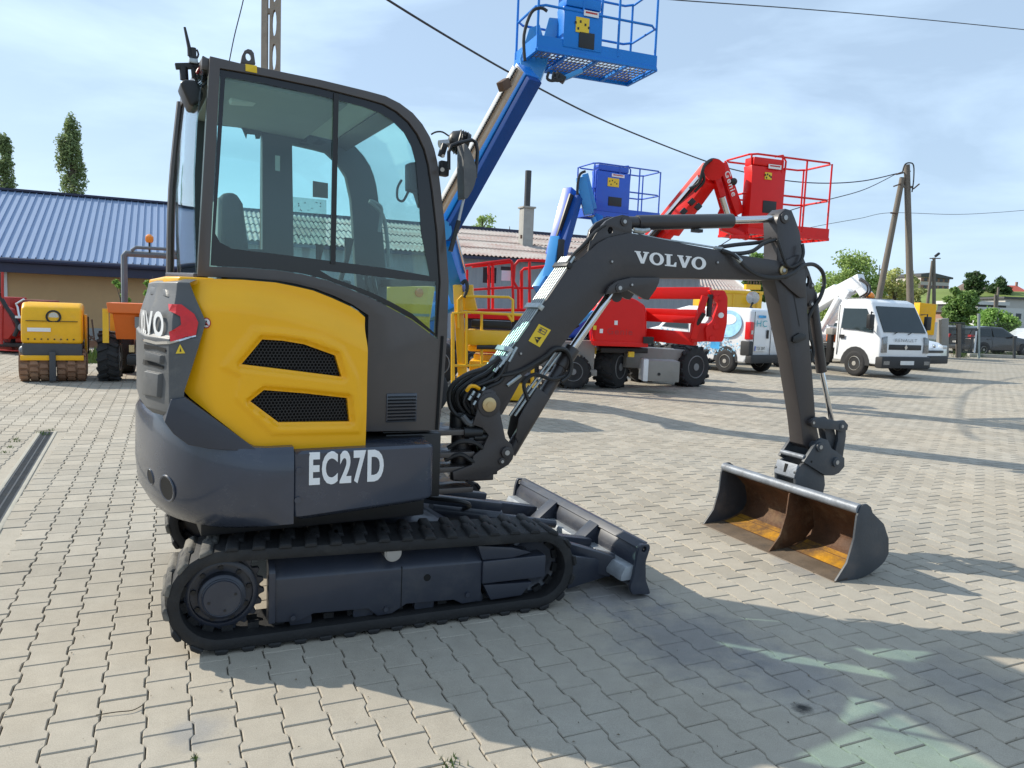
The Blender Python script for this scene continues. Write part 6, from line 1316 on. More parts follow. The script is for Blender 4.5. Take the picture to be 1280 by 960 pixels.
# chassis with axle box and four lugged tyres
a, b = F.I @ gnd(764, 486), F.I @ gnd(862, 484)
MB().beam((a.x + .1, a.y + .5, .62), (b.x - .1, b.y + .5, .55), .75, .42).build('chassis', 'chassis_grey', t, bevel=.03)
q1, q2 = W(804, 449, 14.5), W(838, 476, 14.5); MB().bb(q1.x, q2.x + .1, q1.y - .3, q1.y + .3, q2.z, q1.z).build('axle_box', 'chassis_grey', t, bevel=.02); MB().bb(q1.x - .04, q1.x + .05, q1.y - .33, q1.y + .2, q2.z, q1.z + .02).build('axle_flange', 'white_paint', t, bevel=.01); v = W(820, 466, 14.5); MB().cyl((v.x, q1.y - .31, v.z), (v.x, q1.y - .29, v.z), .03, 10).build('bolt', 'black', t)
MB().bb(W(740, 432, 14.9).x, W(745, 432, 14.9).x, a.y, a.y + .1, W(745, 442, 14.9).z, W(745, 434, 14.9).z).build('yellow_plate', 'yellow_print', t); v = W(788, 442, 14.5); MB().bb(v.x - .05, v.x + .06, v.y - .1, v.y, v.z - .06, v.z + .04).build('yellow_plate', 'yellow_print', t)
axd = Vector((math.cos(R(-35)), math.sin(R(-35)), 0))
wheel(t, (a.x + .02, a.y + .28, .42), .42, .42, (.83, -.55, 0), lugs=15); wheel(t, (b.x + .02, b.y + .25, .42), .42, .42, (.55, -.83, 0), lugs=15); wheel(t, (a.x + .9, a.y + 1.9, .42), .42, .42, (.3, -.95, 0), lugs=15); wheel(t, (b.x + .1, b.y + 2.0, .42), .42, .42, (.3, -.95, 0), lugs=15)
# ---- red scissor lift: guard rails of its platform
F = Frame(*at(640, 440, 19).to_2d(), 0); t = thing('scissor_lift', 'red guard rails of a lowered scissor lift behind the yellow lift', 'scissor lift', F.loc); W = F.w
def rail(name, pts, D, mat='lift_red', r=.028): 
    P = [W(*p, D + (p[0] - 575) * .006) for p in pts]; return MB().tube(P, r, 8).build(name, mat, t)
rail('guard_rail', [(578, 388), (578, 336), (582, 332), (606, 329), (637, 325), (640, 328), (641, 360), (642, 386)], 18, r=.035); rail('guard_rail', [(590, 333), (640, 327)], 18.2, r=.04); rail('guard_rail', [(592, 362), (640, 359)], 18); rail('guard_rail', [(578, 388), (700, 387)], 18, r=.035)
rail('guard_rail', [(584, 386), (584, 337)], 18.3); rail('post', [(611, 388), (611, 329)], 18, r=.035); rail('post', [(616, 388), (616, 330)], 18.2, r=.035)
rail('guard_rail', [(648, 388), (648, 362), (642, 352), (643, 332), (648, 326), (660, 325), (697, 327)], 18, r=.035); rail('guard_rail', [(652, 388), (652, 339), (655, 336), (700, 331)], 18.2, r=.04); rail('guard_rail', [(642, 360), (700, 360)], 18); rail('post', [(662, 388), (662, 326)], 18, r=.035); rail('post', [(684, 388), (684, 333)], 18.2); rail('post', [(690, 388), (690, 328)], 18.2)
v0, v1 = W(576, 389, 18.2), W(705, 402, 18.9); MB().bb(v0.x, v1.x, v0.y, v0.y + 1.0, v1.z, v0.z).build('platform', 'lift_red', t, bevel=.02); MB().bb(v0.x + .1, v1.x - .1, v0.y + .1, v0.y + .9, .35, .9).build('scissor_base', 'lift_red', t, bevel=.03); MB().bb(v0.x + .1, v1.x - .1, v0.y + .2, v0.y + .8, .9, v1.z).build('scissor_stack', 'black', t)
for p in ((604, 334, 620, 354), (626, 333, 640, 338)): a, b = W(p[0], p[1], 18.6), W(p[2], p[3], 18.6); MB().bb(a.x, b.x, a.y, a.y + .15, b.z, a.z).build('control_box', 'black', t)
a, b = W(627, 338, 18.5), W(638, 351, 18.5); MB().bb(a.x, b.x, a.y, a.y + .1, b.z, a.z).build('control_panel', 'white_paint', t)
for dx in (.3, 2.2): wheel(t, (v0.x + dx, v0.y + .1, .25), .25, .18); wheel(t, (v0.x + dx, v0.y + .9, .25), .25, .18)
# ---- yellow platform between cab and boom
F = Frame(*gnd(610, 503).to_2d(), 0); t = thing('mast_lift', 'yellow lift with a tubular cage standing between the cab and the boom', 'mast lift', F.loc); W = F.w; Y = 'lift_yellow'; DY = gnd(610, 503).y
def yr(name, pts, d=0, r=.022, sm=0): return MB().tube([W(a, b, DY + d) for a, b in pts], r, 8, smooth=sm).build(name, Y, t)
yr('cage_rail', [(573, 410), (573, 375), (577, 370), (636, 371.5), (641, 375), (641, 402)]); yr('cage_rail', [(565, 392), (583, 390), (660, 394)]); yr('cage_rail', [(565, 457), (660, 456)]); yr('cage_post', [(566, 498), (566, 392)], r=.03); yr('cage_post', [(583, 455), (583, 390)]); yr('cage_post', [(602, 498), (602, 392)], .1); yr('cage_post', [(641, 402), (634, 392)]); yr('cage_post', [(571, 412), (571, 372)], .3); yr('cage_post', [(665, 500), (666, 440)], .2, .03)
bar(t, 'mast', Y, W(580, 500, DY + .1), W(572, 356, DY + .1), .12, .14); bar(t, 'mast', Y, W(587, 356, DY + .3), W(589, 390, DY + .3), .1, .12); MB().prism([(v.x, v.z) for v in (W(574, 388, DY), W(570, 366, DY), W(590, 362, DY), W(596, 388, DY))], W(580, 380, DY).y + .2, W(580, 380, DY).y + .4).build('mast_head', Y, t, bevel=.02)
MB().tube([W(577, 355, DY), W(582, 351, DY), W(584, 360, DY), W(580, 372, DY)], .03, 8, smooth=4).build('hose', 'hose', t)
for (x0_, y0_, x1_, y1_, m_, d0, d1, nm) in ((583, 412, 650, 434, Y, .05, .6, 'battery_box'), (571, 470, 592, 498, Y, .0, .3, 'foot'), (586, 452, 655, 472, Y, .2, .8, 'panel'), (588, 400, 639, 411, 'black', .2, .6, 'tray'), (583, 433, 640, 443, Y, .4, .8, 'battery_box'), (600, 424, 632, 438, 'white_paint', .15, .3, 'motor'), (590, 445, 640, 476, Y, .5, 1.0, 'body'), (600, 476, 618, 492, 'black', .3, .6, 'motor'), (632, 480, 672, 503, Y, .1, .7, 'base'), (560, 486, 640, 500, 'black', .6, 1.2, 'base'), (615, 470, 664, 482, 'black', .3, .9, 'base')):
    a, b = W(x0_, y0_, DY), W(x1_, y1_, DY); MB().bb(a.x, b.x, a.y + d0, a.y + d1, max(.02, b.z), a.z).build(nm, m_, t, bevel=.02)
MB().cyl(W(596, 434, DY), W(622, 434, DY), .035, 10).build('lever', 'black', t)
for px_ in (576, 660): v = F.I @ gnd(px_, 503); wheel(t, (v.x, v.y + .5, .2), .2, .14)

# ================================================================== small plant at the left
# trench roller
F = Frame(*gnd(69, 474).to_2d(), -62); t = thing('trench_roller', 'yellow trench roller with rusty padded drums in front of the tan wall', 'roller', F.loc, R(-62)); M('rust_drum', (.27, .15, .09), .8, var=.35, sc=5, bump=.5, bsc=12, dirt=.6, dcol=(.30, .22, .15)); M('roller_yellow', (.85, .44, .008), .42, var=.08, spec=.35, dirt=.6, dcol=(.55, .33, .18), dsc=3.5)
prof = [(-.55, .62), (-.55, 1.18), (-.45, 1.28), (.22, 1.28), (.40, 1.20), (.50, .95), (.52, .62)]
mb = MB(); mb.prism(prof, -.43, .43); hb = mb.build('hood', 'roller_yellow', t, bevel=.15, seg=5); MB().bb(-.6, .53, -.42, .42, .36, .63).build('body', 'trim_dark', t, bevel=.03); MB().prism([(.3, .36), (.54, .36), (.40, .24), (.3, .24)], -.25, .25).build('body', 'trim_dark', t, bevel=.01)
MB().lathe([(.001, .46 + .0), (.07, .46), (.075, .44)], (.0, .02, 1.06), (1, 0, 0), 16).build('headlight', 'chrome', hb); MB().lathe([(.11, .475), (.11, .49), (.08, .49)], (.0, .02, 1.06), (1, 0, 0), 20, cap=False).build('lamp_ring', 'black', hb)
MB().bb(.505, .522, -.34, -.02, .82, .88).build('sticker', 'white_print', hb); MB().bb(.500, .512, -.36, .36, .985, .995).build('hood_seam', 'black', hb)
for k in range(8): MB().cyl((.5, -.33 + k * .09, .70), (.53, -.33 + k * .09, .70), .012, 8).build('hood_bolt', 'black', hb)
for x in (.28, -.50):
    for y0_, y1_ in ((-.47, -.05), (.05, .47)):
        mb = MB(); mb.cyl((x, y0_, .27), (x, y1_, .27), .235, 32)
        for k in range(16):
            for j in range(3): a = 2 * math.pi * (k + (j % 2) * .5) / 16; yy = y0_ + (y1_ - y0_) * (j + .5) / 3; mb.box((x + .245 * math.cos(a), yy, .27 + .245 * math.sin(a)), (.05, .12, .06), Matrix.Rotation(-a, 3, 'Y'), .8)
        mb.build('drum', 'rust_drum', t)
MB().bb(.50, .56, -.44, .44, .36, .44).build('scraper', 'roller_yellow', t, bevel=.01); MB().bb(.50, .60, -.045, .045, .03, .5).build('tow_bar', 'trim_dark', t, bevel=.01)
MB().sphere((.42, -.40, .52), .07, 6).build('lifting_ball', 'worn_steel', t); MB().sphere((.42, -.24, .53), .06, 6).build('lifting_ball', 'worn_steel', t)
MB().bb(-.3, .1, .44, .48, .45, 1.1).build('side_panel', 'lift_yellow', t, bevel=.02); MB().bb(-.5, -.46, .46, .50, .4, 1.05).build('roll_post', 'black', t)
# orange dumper, skip towards us
F = Frame(*gnd(137, 474).to_2d(), -68); t = thing('site_dumper', 'orange tipping dumper with a roll bar and amber beacon behind the excavator', 'dumper', F.loc, R(-68)); M('dumper_orange', (.70, .14, .012), .45, var=.06, dirt=.3, dcol=(.35, .12, .04)); M('roll_grey', (.13, .15, .17), .5)
sk_ = MB(); sk_.loft([[(.05, .45, .68), (.48, .45, .68), (.48, 1.62, .68), (.05, 1.62, .68)], [(-.1, .0, 1.12), (.62, .0, 1.12), (.62, 1.95, 1.12), (-.1, 1.95, 1.12)], [(-.05, .02, 1.30), (.57, .02, 1.30), (.57, 1.93, 1.30), (-.05, 1.93, 1.30)]]) 
hb = MB(); hb.loft([[(x, y, z) for x, y in ((a, c), (b, c), (b, d), (a, d))] for a, b, c, d, z in ((-.10, .50, .16, 1.62, .72), (-.15, .60, .12, 1.76, 1.14), (-.2, .66, .06, 1.84, 1.16), (-.18, .63, .03, 1.75, 1.32))]); hb = hb.build('skip', 'dumper_orange', t, bevel=.015)
MB().bb(.60, .66, .45, .72, .92, 1.10).build('number_plate', 'rim_grey', hb); MB().bb(.62, .70, .78, 1.2, .4, 1.12).build('skip_guard', 'trim_dark', hb); MB().bb(.615, .64, .74, 1.4, 1.17, 1.20).build('vent_slots', 'black', hb)
wheel(t, (.15, .03, .40), .41, .32, (0, 1, 0), lugs=16); wheel(t, (.15, 1.62, .40), .41, .32, (0, 1, 0), lugs=16); wheel(t, (-1.3, .14, .40), .41, .32); wheel(t, (-1.3, 1.62, .40), .41, .32)
MB().bb(-1.6, .5, .45, 1.35, .35, .70).build('chassis', 'trim_dark', t, bevel=.04); MB().bb(.2, .5, .3, 1.4, .28, .46).build('axle', 'black', t, bevel=.05); MB().bb(-1.7, -.7, .45, 1.35, .7, 1.2).build('bonnet', 'dumper_orange', t, bevel=.05); MB().bb(.3, .42, .34, .42, .5, .62).build('hydraulic_block', 'brass', t)
MB().prism([(.02, .72), (.08, .72), (.02, 1.2), (-.03, 1.2)], .02, .10).build('side_stripe', 'lift_yellow', t); MB().bb(.56, .60, -.03, .06, .66, 1.22).build('skip_edge', 'lift_yellow', t)
for y in (.16, 1.10): MB().tube([(-.95, y, .7), (-.95, y, 2.16), (-.95, y + (.06 if y < .5 else -.06), 2.22)], .055, 8).build('roll_bar', 'roll_grey', t)
MB().tube([(-.95, .18, 2.20), (-.95, 1.08, 2.20)], .055, 8).build('roll_bar', 'roll_grey', t); MB().tube([(-.9, .28, 2.25), (-.9, .36, 2.32), (-.9, .95, 2.32), (-.9, 1.05, 2.25)], .03, 8).build('handrail', 'roll_grey', t)
MB().cyl((-.92, .58, 2.24), (-.92, .58, 2.44), .018, 8).build('beacon_stem', 'black', t); M('amber', (.80, .24, .01), .25, var=.1, coat=.5); MB().lathe([(.05, 2.42), (.07, 2.46), (.068, 2.53), (.03, 2.57), (.001, 2.575)], (-.92, .58, 0), (0, 0, 1), 16).build('beacon', 'amber', t)
MB().bb(-.9, -.5, .75, 1.15, 1.2, 1.5).build('seat', 'black', t, bevel=.06); MB().bb(-.92, -.8, .72, 1.18, 1.45, 1.66).build('seat', 'black', t, bevel=.05); MB().tube([(-.45, .72 + .2 * math.cos(a * .7854) + .23, 1.52 + .19 * math.sin(a * .7854)) for a in range(8)], .02, 6, closed=True).build('steering_wheel', 'black', t)
# red machine cut by the left edge
F = Frame(*gnd(10, 443).to_2d(), 0); t = thing('red_mower', 'red tractor mounted machine with black frame cut by the left edge', 'machine', F.loc); W = F.w; D = gnd(10, 443).y; M('plant_red', (.42, .025, .018), .45, var=.15, dirt=.3, dcol=(.15, .05, .04)); M('plant_maroon', (.26, .06, .05), .6, var=.15)
for (a, b, c_, d, m_, h0, h1, nm) in ((6, 374, 35, 392, 'plant_maroon', .6, 1.2, 'engine_cover'), (-30, 436, 38, 440, 'plant_red', 0, .1, 'lower_bar'), (8, 420, 40, 430, 'plant_red', .3, .9, 'deck'), (-20, 428, 40, 436, 'black', .2, 1.0, 'deck'), (18, 396, 40, 412, 'black', .2, .7, 'engine'), (-30, 370, 0, 440, 'plant_red', .4, 1.0, 'body')):
    p, q = W(a, b, D), W(c_, d, D); MB().bb(p.x, q.x, p.y + h0, p.y + h1, q.z, p.z).build(nm, m_, t, bevel=.02)
MB().prism([(v.x, v.z) for v in (W(-5, 380, D), W(8, 386, D), W(20, 412, D), W(10, 424, D), W(-10, 424, D))], W(0, 400, D).y, W(0, 400, D).y + .3).build('guard', 'plant_red', t, bevel=.03)
MB().tube([W(*p, D) for p in ((-2, 366), (8, 384), (22, 405), (18, 420))], .045, 8, smooth=4).build('belt', 'black', t); MB().tube([W(*p, D) for p in ((3, 340), (3, 380), (2, 430))], .03, 8).build('upright', 'plant_red', t); MB().tube([W(*p, D - .1) for p in ((24, 396), (22, 384), (20, 380), (30, 374))], .022, 8).build('exhaust', 'chrome', t)
p = W(28, 396, D); MB().bb(p.x - .1, p.x + .12, p.y - .1, p.y, p.z - .03, p.z + .02).build('lever_plate', 'white_paint', t); MB().cyl(W(28, 409, D - .1), W(29, 409, D + .3), .09, 12).build('pulley', 'worn_steel', t); p = W(36, 395, D); MB().bb(p.x - .05, p.x + .08, p.y, p.y + .2, p.z - .08, p.z + .04).build('tank', 'navy_and_shade', t); v = W(0, 440, D); 
for px_ in (-12, 34): v = W(px_, 436, D); wheel(t, (v.x, v.y + .5, .25), .25, .2)
# scrap and weeds against the tan wall
F = Frame(*at(118, 420, 20).to_2d(), 0); t = thing('scrap_pile', 'rusty bent bars lying between the roller and the dumper', 'scrap'); t.location = F.loc; q = random.Random(4)
for k in range(12): x, y = q.uniform(-.5, .7), q.uniform(0, .6); MB().beam((x, y, .05), (x + q.uniform(-.4, .4), y + q.uniform(-.3, .3), q.uniform(.2, .75)), .03).build('bar', 'rust_steel', t)
MB().bb(-.3, .5, .1, .5, .0, .18).build('block', 'rust_drum', t)
wm = MB()
for k in range(26): c = at(q.uniform(104, 130), 437, 16.5 + q.uniform(-1, 1)); tuft((c.x, c.y), 10, q.uniform(.1, .28), .16, 200 + k, wm)
for k in range(170):
    g_ = gnd(q.uniform(1196, 1290), q.uniform(441.5, 447)); tuft((g_.x, g_.y), 8, q.uniform(.12, .42), .3, 300 + k, wm)
w = wm.build('grass_verge', 'weed', smooth=False); w['label'] = 'rough grass along the fence and by the scrap'; w['category'] = 'grass'; w['kind'] = 'stuff'
# ================================================================== road vehicles
M('car_white', (.74, .75, .76), .22, var=.02, coat=.6, dirt=.08, dcol=(.5, .49, .46), dsc=2); M('car_dark', (.025, .028, .034), .22, var=.05, coat=.7); M('car_silver', (.38, .39, .40), .3, metal=.3, var=.04, coat=.5); M('bumper', (.022, .023, .025), .6, var=.1)
M('lamp_clear', (.55, .57, .58), .12, metal=.3, var=.2, sc=30); M('lamp_glass', (.22, .23, .24), .10, metal=.5, var=.45, sc=22); M('rim_steel', (.42, .40, .36), .45, metal=.3, var=.2); M('plate_white', (.70, .70, .68), .5); M('logo_blue', (.05, .35, .68), .5, var=.3, sc=5); M('logo_pale', (.30, .58, .80), .5, var=.3, sc=6); M('logo_teal', (.04, .36, .42), .5)
def carbody(name, prof, Wd, mat, t, belt, roof_in=.80, bev=.04):
    mb = MB(); ys = (-Wd / 2, -Wd / 2 * .93, 0, Wd / 2 * .93, Wd / 2); rings = []
    cx = sum(p[0] for p in prof) / len(prof)
    for i, y in enumerate(ys):
        e = i in (0, 4); r = []
        for x, z in prof:
            k = 1 - (1 - roof_in) * max(0, z - belt) / (max(p[1] for p in prof) - belt + 1e-6); r.append((cx + (x - cx) * (.985 if e else 1), y * k, z if not e else z - .02 * (z > belt)))
        rings.append(r)
    mb.loft(rings); return mb.build(name, mat, t, bevel=bev, seg=3, ang=30)
def sidepane(t, poly, Wd, belt, top, roof_in, name='window', mat='window_dark', sides=(-1, 1), off=.008, par=None):
    for s in sides:
        mb = MB(); f = lambda z: s * (Wd / 2 + off) * (1 - (1 - roof_in) * max(0, z - belt) / (top - belt)); n = len(poly)
        mb.add([(x, f(z), z) for x, z in poly] + [(x, f(z) - s * .02, z) for x, z in poly], [list(range(n)), [i + n for i in range(n)][::-1]] + [(i, (i + 1) % n, n + (i + 1) % n, n + i) for i in range(n)]); mb.build(name, mat, par or t)
def arch(t, x, r, Wd, mat='bumper'):
    for s in (-1, 1): MB().prism([(x + r * 1.08 * math.cos(a * math.pi / 10), .32 + r * 1.08 * math.sin(a * math.pi / 10)) for a in range(11)], s * (Wd / 2 - .12), s * (Wd / 2 + .006)).build('wheel_arch', mat, t)
def text_on(t, txt, O, ux, uz, w, h, mat, name='lettering', bold=.0):
    V, Fc = text_shape(txt, bold); MB().add([Vector(O) + Vector(ux) * u * w + Vector(uz) * v * h for u, v in V], Fc).build(name, mat, t, smooth=False)
# ---- white crane truck, front turned to the right and towards us
g = gnd(1073, 470); hd_ = R(-66); f_ = Vector((math.cos(hd_), math.sin(hd_), 0)); l_ = Vector((-f_.y, f_.x, 0)); o = Vector((g.x - .14, g.y, 0)) + l_ * .93
F = Frame(o.x, o.y, -66); t = thing('crane_truck', 'white light truck with a folded crane and an amber beacon on its roof', 'truck', F.loc, R(-66))
cabp = [(-.78, .40), (-.80, 1.92), (-.70, 2.10), (.10, 2.13), (.30, 2.05), (.75, 1.24), (.80, .95), (.80, .36)]
cb_ = carbody('cab', cabp, 1.86, 'car_white', t, 1.25, .90, .05); arch(t, 0, .46, 1.86)
sidepane(t, [(-.56, 1.30), (-.56, 1.86), (.20, 1.86), (.50, 1.40), (.50, 1.22), (-.05, 1.28)], 1.86, 1.25, 2.13, .90, 'door_window', par=cb_)
for s in (-1, 1): MB().bb(-.66, -.645, s * .925, s * .938, .55, 1.95).build('door_seam', 'black', cb_); MB().bb(-.60, -.42, s * .93, s * .945, 1.02, 1.12).build('door_handle', 'black', cb_); MB().tube([(.46, s * .92, 1.75), (.55, s * 1.08, 1.78), (.55, s * 1.10, 1.30), (.46, s * .92, 1.32)], .018, 6).build('mirror_arm', 'black', cb_); MB().box((.56, s * 1.10, 1.52), (.12, .18, .38)).build('mirror', 'black', cb_, bevel=.03)
ws = MB(); ws.add([(.775, -.80, 1.25), (.775, .80, 1.25), (.40, .74, 1.94), (.40, -.74, 1.94), (.735, -.80, 1.24), (.735, .80, 1.24), (.37, .74, 1.92), (.37, -.74, 1.92)], [(0, 1, 2, 3), (7, 6, 5, 4), (0, 4, 5, 1), (1, 5, 6, 2), (2, 6, 7, 3), (3, 7, 4, 0)]); ws.build('windscreen', 'window_dark', cb_)
for y in (-.45, .1): MB().tube([(.79, y, 1.20), (.70, y + .45, 1.34)], .01, 5).build('wiper', 'black', cb_)
MB().bb(.66, .90, -.94, .94, .28, .60).build('bumper', 'bumper', t, bevel=.05); MB().bb(.895, .905, -.88, -.66, .38, .48).build('fog_lamp', 'lamp_glass', t); MB().bb(.895, .905, .66, .88, .38, .48).build('fog_lamp', 'lamp_glass', t); MB().bb(.79, .815, -.62, .62, .78, .92).build('grille', 'black', t, bevel=.01)
MB().prism([(.80, .84), (.83, .90), (.80, .96), (.77, .90)][:0] or [(0, .78), (.06, .85), (0, .92), (-.06, .85)], .82, .835, 'x').build('badge', 'chrome', t); 
for s in (-1, 1): MB().prism([(s * .70, .70), (s * .90, .70), (s * .88, 1.10), (s * .72, 1.14)][::s], .77, .83, 'x').build('headlight', 'lamp_glass', t, bevel=.01)
MB().bb(.905, .915, -.26, .26, .38, .49).build('number_plate', 'plate_white', t); text_on(t, 'RENAULT', (.822, -.42, 1.0), (0, 1, 0), (0, 0, 1), .84, .085, 'rim_grey'); text_on(t, 'GD 12M 38', (.918, -.22, .49), (0, 1, 0), (0, 0, 1), .44, .07, 'black') if 0 else None
for x in (0, -2.9): wheel(t, (x, -.85, .35), .35, .22, rimm='rim_steel'); wheel(t, (x, .85, .35), .35, .22, rimm='rim_steel')
MB().bb(-4.4, -.85, -.40, .40, .50, .68).build('chassis', 'black', t); MB().bb(-4.4, -1.5, -.95, .95, .85, 1.0).build('flatbed', 'white_paint', t, bevel=.02); MB().bb(-4.4, -1.5, -.96, -.92, 1.0, 1.4).build('dropside', 'white_paint', t, bevel=.01)
MB().sphere((-.25, -.25, 2.22), .11, 8).build('beacon', 'amber', t); MB().bb(-.75, -.1, -.6, .5, 2.12, 2.16).build('roof_rack', 'rim_grey', t, bevel=.01)
MB().bb(-1.15, -.95, -.85, -.5, .9, 1.25).build('toolbox', 'dumper_orange', t, bevel=.02); MB().bb(-1.05, -.9, -.92, -.8, .3, 1.25).build('stabiliser', 'black', t, bevel=.01); MB().bb(-1.1, -.86, -.93, -.75, 1.1, 1.28).build('stabiliser', 'chassis_grey', t, bevel=.01)
WT = lambda px, py, dy: F.q(px, py, dy)
def cr(name, a, b, w, h, dy=-.2, mat='white_paint'): MB().beam(WT(*a, dy), WT(*b, dy), w, h).build(name, mat, t, bevel=.015)
cr('crane_boom', (1018, 382), (1078, 351), .26, .42); cr('crane_boom', (1072, 352), (1084, 370), .25, .25); cr('crane_column', (1036, 405), (1062, 362), .2, .2, -.45); cr('crane_column', (1026, 412), (1048, 372), .12, .14, -.6); cr('crane_cylinder', (1020, 390), (1050, 372), .1, .12, -.3, 'rim_grey'); cr('crane_arm', (1010, 378), (1046, 358), .16, .14, -.1)
MB().tube([WT(1076, 348, -.4), WT(1086, 356, -.45), WT(1087, 366, -.45), WT(1076, 374, -.4), WT(1070, 377, -.4)], .03, 7, smooth=4).build('crane_hose', 'hose', t); MB().tube([WT(1074, 350, -.4), WT(1083, 356, -.45), WT(1084, 365, -.45), WT(1074, 372, -.4)], .025, 7, smooth=4).build('crane_hose', 'hose', t)
v = WT(1030, 412, -.3); MB().bb(v.x - .5, v.x + .5, -.6, .5, .9, v.z + .1).build('crane_base', 'white_paint', t, bevel=.04)
# ---- white car behind the truck
g = gnd(1164, 464); F = Frame(g.x - .25, g.y + 1.1, -58); t = thing('parked_car', 'white car half hidden behind the white crane truck', 'car', F.loc, R(-58))
pr = [(-3.3, .35), (-3.35, 1.0), (-3.0, 1.45), (-1.6, 1.55), (-.9, 1.45), (-.15, 1.02), (.55, .90), (.85, .72), (.88, .32)]
b_ = carbody('body', pr, 1.75, 'car_white', t, .95, .80, .06); arch(t, 0, .36, 1.75); arch(t, -2.55, .36, 1.75); MB().add([(-.2, -.66, 1.06), (-.2, .66, 1.06), (-.92, .6, 1.46), (-.92, -.6, 1.46)], [(0, 1, 2, 3)]).build('windscreen', 'window_dark', b_); b_.children[-1].location.x = .02 if b_.children else 0
sidepane(t, [(-2.7, 1.02), (-2.5, 1.42), (-1.05, 1.42), (-.45, 1.04)], 1.75, .95, 1.55, .80, par=b_)
MB().bb(.80, .92, -.84, .84, .22, .48).build('bumper', 'bumper', t, bevel=.04); MB().bb(.86, .90, -.55, .55, .58, .66).build('grille', 'black', t, bevel=.01); MB().bb(.925, .935, -.26, .26, .34, .45).build('number_plate', 'black', t)
for s in (-1, 1): MB().box((.78, s * .70, .76), (.16, .26, .12)).build('headlight', 'lamp_clear', t, bevel=.03)
MB().sphere((.88, 0, .80), .06, 6).build('badge', 'chrome', t)
for x in (0, -2.55): wheel(t, (x, -.80, .32), .32, .2); wheel(t, (x, .80, .32), .32, .2)
# ---- white and blue van, back doors towards us
g = gnd(917, 466); HV = 128; f_ = Vector((math.cos(R(HV)), math.sin(R(HV)), 0)); l_ = Vector((-f_.y, f_.x, 0)); o = Vector((g.x - .22, g.y, 0)) - l_ * .80
F = Frame(o.x, o.y, HV); t = thing('delivery_van', 'white and blue small van parked beyond the red lift', 'van', F.loc, R(HV))
pr = [(-.66, .42), (-.70, .75), (-.66, 1.68), (-.55, 1.74), (1.45, 1.76), (1.9, 1.66), (2.45, 1.15), (3.0, 1.02), (3.15, .80), (3.15, .35), (-.6, .30)]
b_ = carbody('body', pr, 1.70, 'car_white', t, 1.0, .88, .05); arch(t, 0, .36, 1.70); arch(t, 2.5, .36, 1.70)
sidepane(t, [(1.35, 1.12), (1.40, 1.56), (1.82, 1.56), (2.28, 1.14)], 1.70, 1.0, 1.76, .88, 'door_window', par=b_)
for s in (1,): 
    yy = .855 * s
    n = 28; MB().add([(.02 + .44 * math.cos(2 * math.pi * k / n), yy * (1 - .12 * max(0, 1.30 + .36 * math.sin(2 * math.pi * k / n) - 1) / .76) + .006, 1.30 + .36 * math.sin(2 * math.pi * k / n)) for k in range(n)], [list(range(n))]).build('round_logo', 'logo_pale', b_); MB().add([(.02 + .26 * math.cos(2 * math.pi * k / n), yy * (1 - .12 * max(0, 1.42 + .14 * math.sin(2 * math.pi * k / n) - 1) / .76) + .012, 1.42 + .14 * math.sin(2 * math.pi * k / n)) for k in range(n)], [list(range(n))]).build('round_logo', 'white_print', b_)
    q = random.Random(2); mb = MB()
    for _ in range(420): a, b, r_ = q.triangular(-.5, 2.6, .3), q.triangular(.42, 1.15, .62), q.uniform(.006, .030); yk = yy * (1 - .12 * max(0, b - 1) / .76) + .008; mb.add([(a + r_ * math.cos(k * 1.047), yk, b + r_ * math.sin(k * 1.047)) for k in range(6)], [list(range(6))])
    sp2 = mb.build('splash_print', 'logo_pale', b_, smooth=False); sp2['kind'] = 'stuff'
    MB().bb(.20, .50, yy + .006, yy + .010, .62, .86).build('bottle_print', 'logo_blue', b_)
    MB().bb(.55, 2.1, yy - .01, yy + .02, .50, .58).build('rub_strip', 'bumper', b_, bevel=.005); MB().bb(1.28, 1.29, yy + .004, yy + .008, .4, 1.6).build('door_seam', 'black', b_); MB().bb(.62, .63, yy + .004, yy + .008, .4, 1.6).build('door_seam', 'black', b_)
MB().bb(-.80, -.60, -.85, .85, .30, .52).build('bumper', 'bumper', t, bevel=.05); 
for s in (-1, 1): MB().bb(-.73, -.45, s * .70, s * .86, .50, .88).build('corner_bumper', 'bumper', t, bevel=.03); MB().bb(-.715, -.55, s * .69, s * .845, .92, 1.38).build('tail_light', 'red_lens', t, bevel=.02); MB().bb(-.72, -.71, s * .72, s * .80, 1.06, 1.16).build('reversing_lamp', 'lamp_clear', t)
MB().bb(-.712, -.70, .66, .67, .5, 1.65).build('door_seam', 'black', t); MB().bb(-.712, -.70, -.10, -.09, .5, 1.65).build('door_seam', 'black', t); MB().bb(-.73, -.70, .02, .10, .95, 1.18).build('door_handle', 'black', t, bevel=.02); MB().bb(-.72, -.705, .12, .60, .62, .76).build('number_plate', 'plate_white', t); MB().bb(-.724, -.712, .57, .60, .63, .75).build('plate_band', 'lift_royal', t)
text_on(t, 'TGA 30H7', (-.726, .54, .645), (0, -1, 0), (0, 0, 1), .38, .09, 'black'); text_on(t, 'HC', (-.716, .58, 1.26), (0, -1, 0), (0, 0, 1), .46, .17, 'logo_teal'); MB().bb(-.716, -.708, .18, .5, 1.49, 1.56).build('blue_print', 'logo_blue', t)
for x in (0, 2.5): wheel(t, (x, -.785, .31), .31, .2, rimm='rim_steel'); wheel(t, (x, .785, .31), .31, .2, rimm='rim_steel')
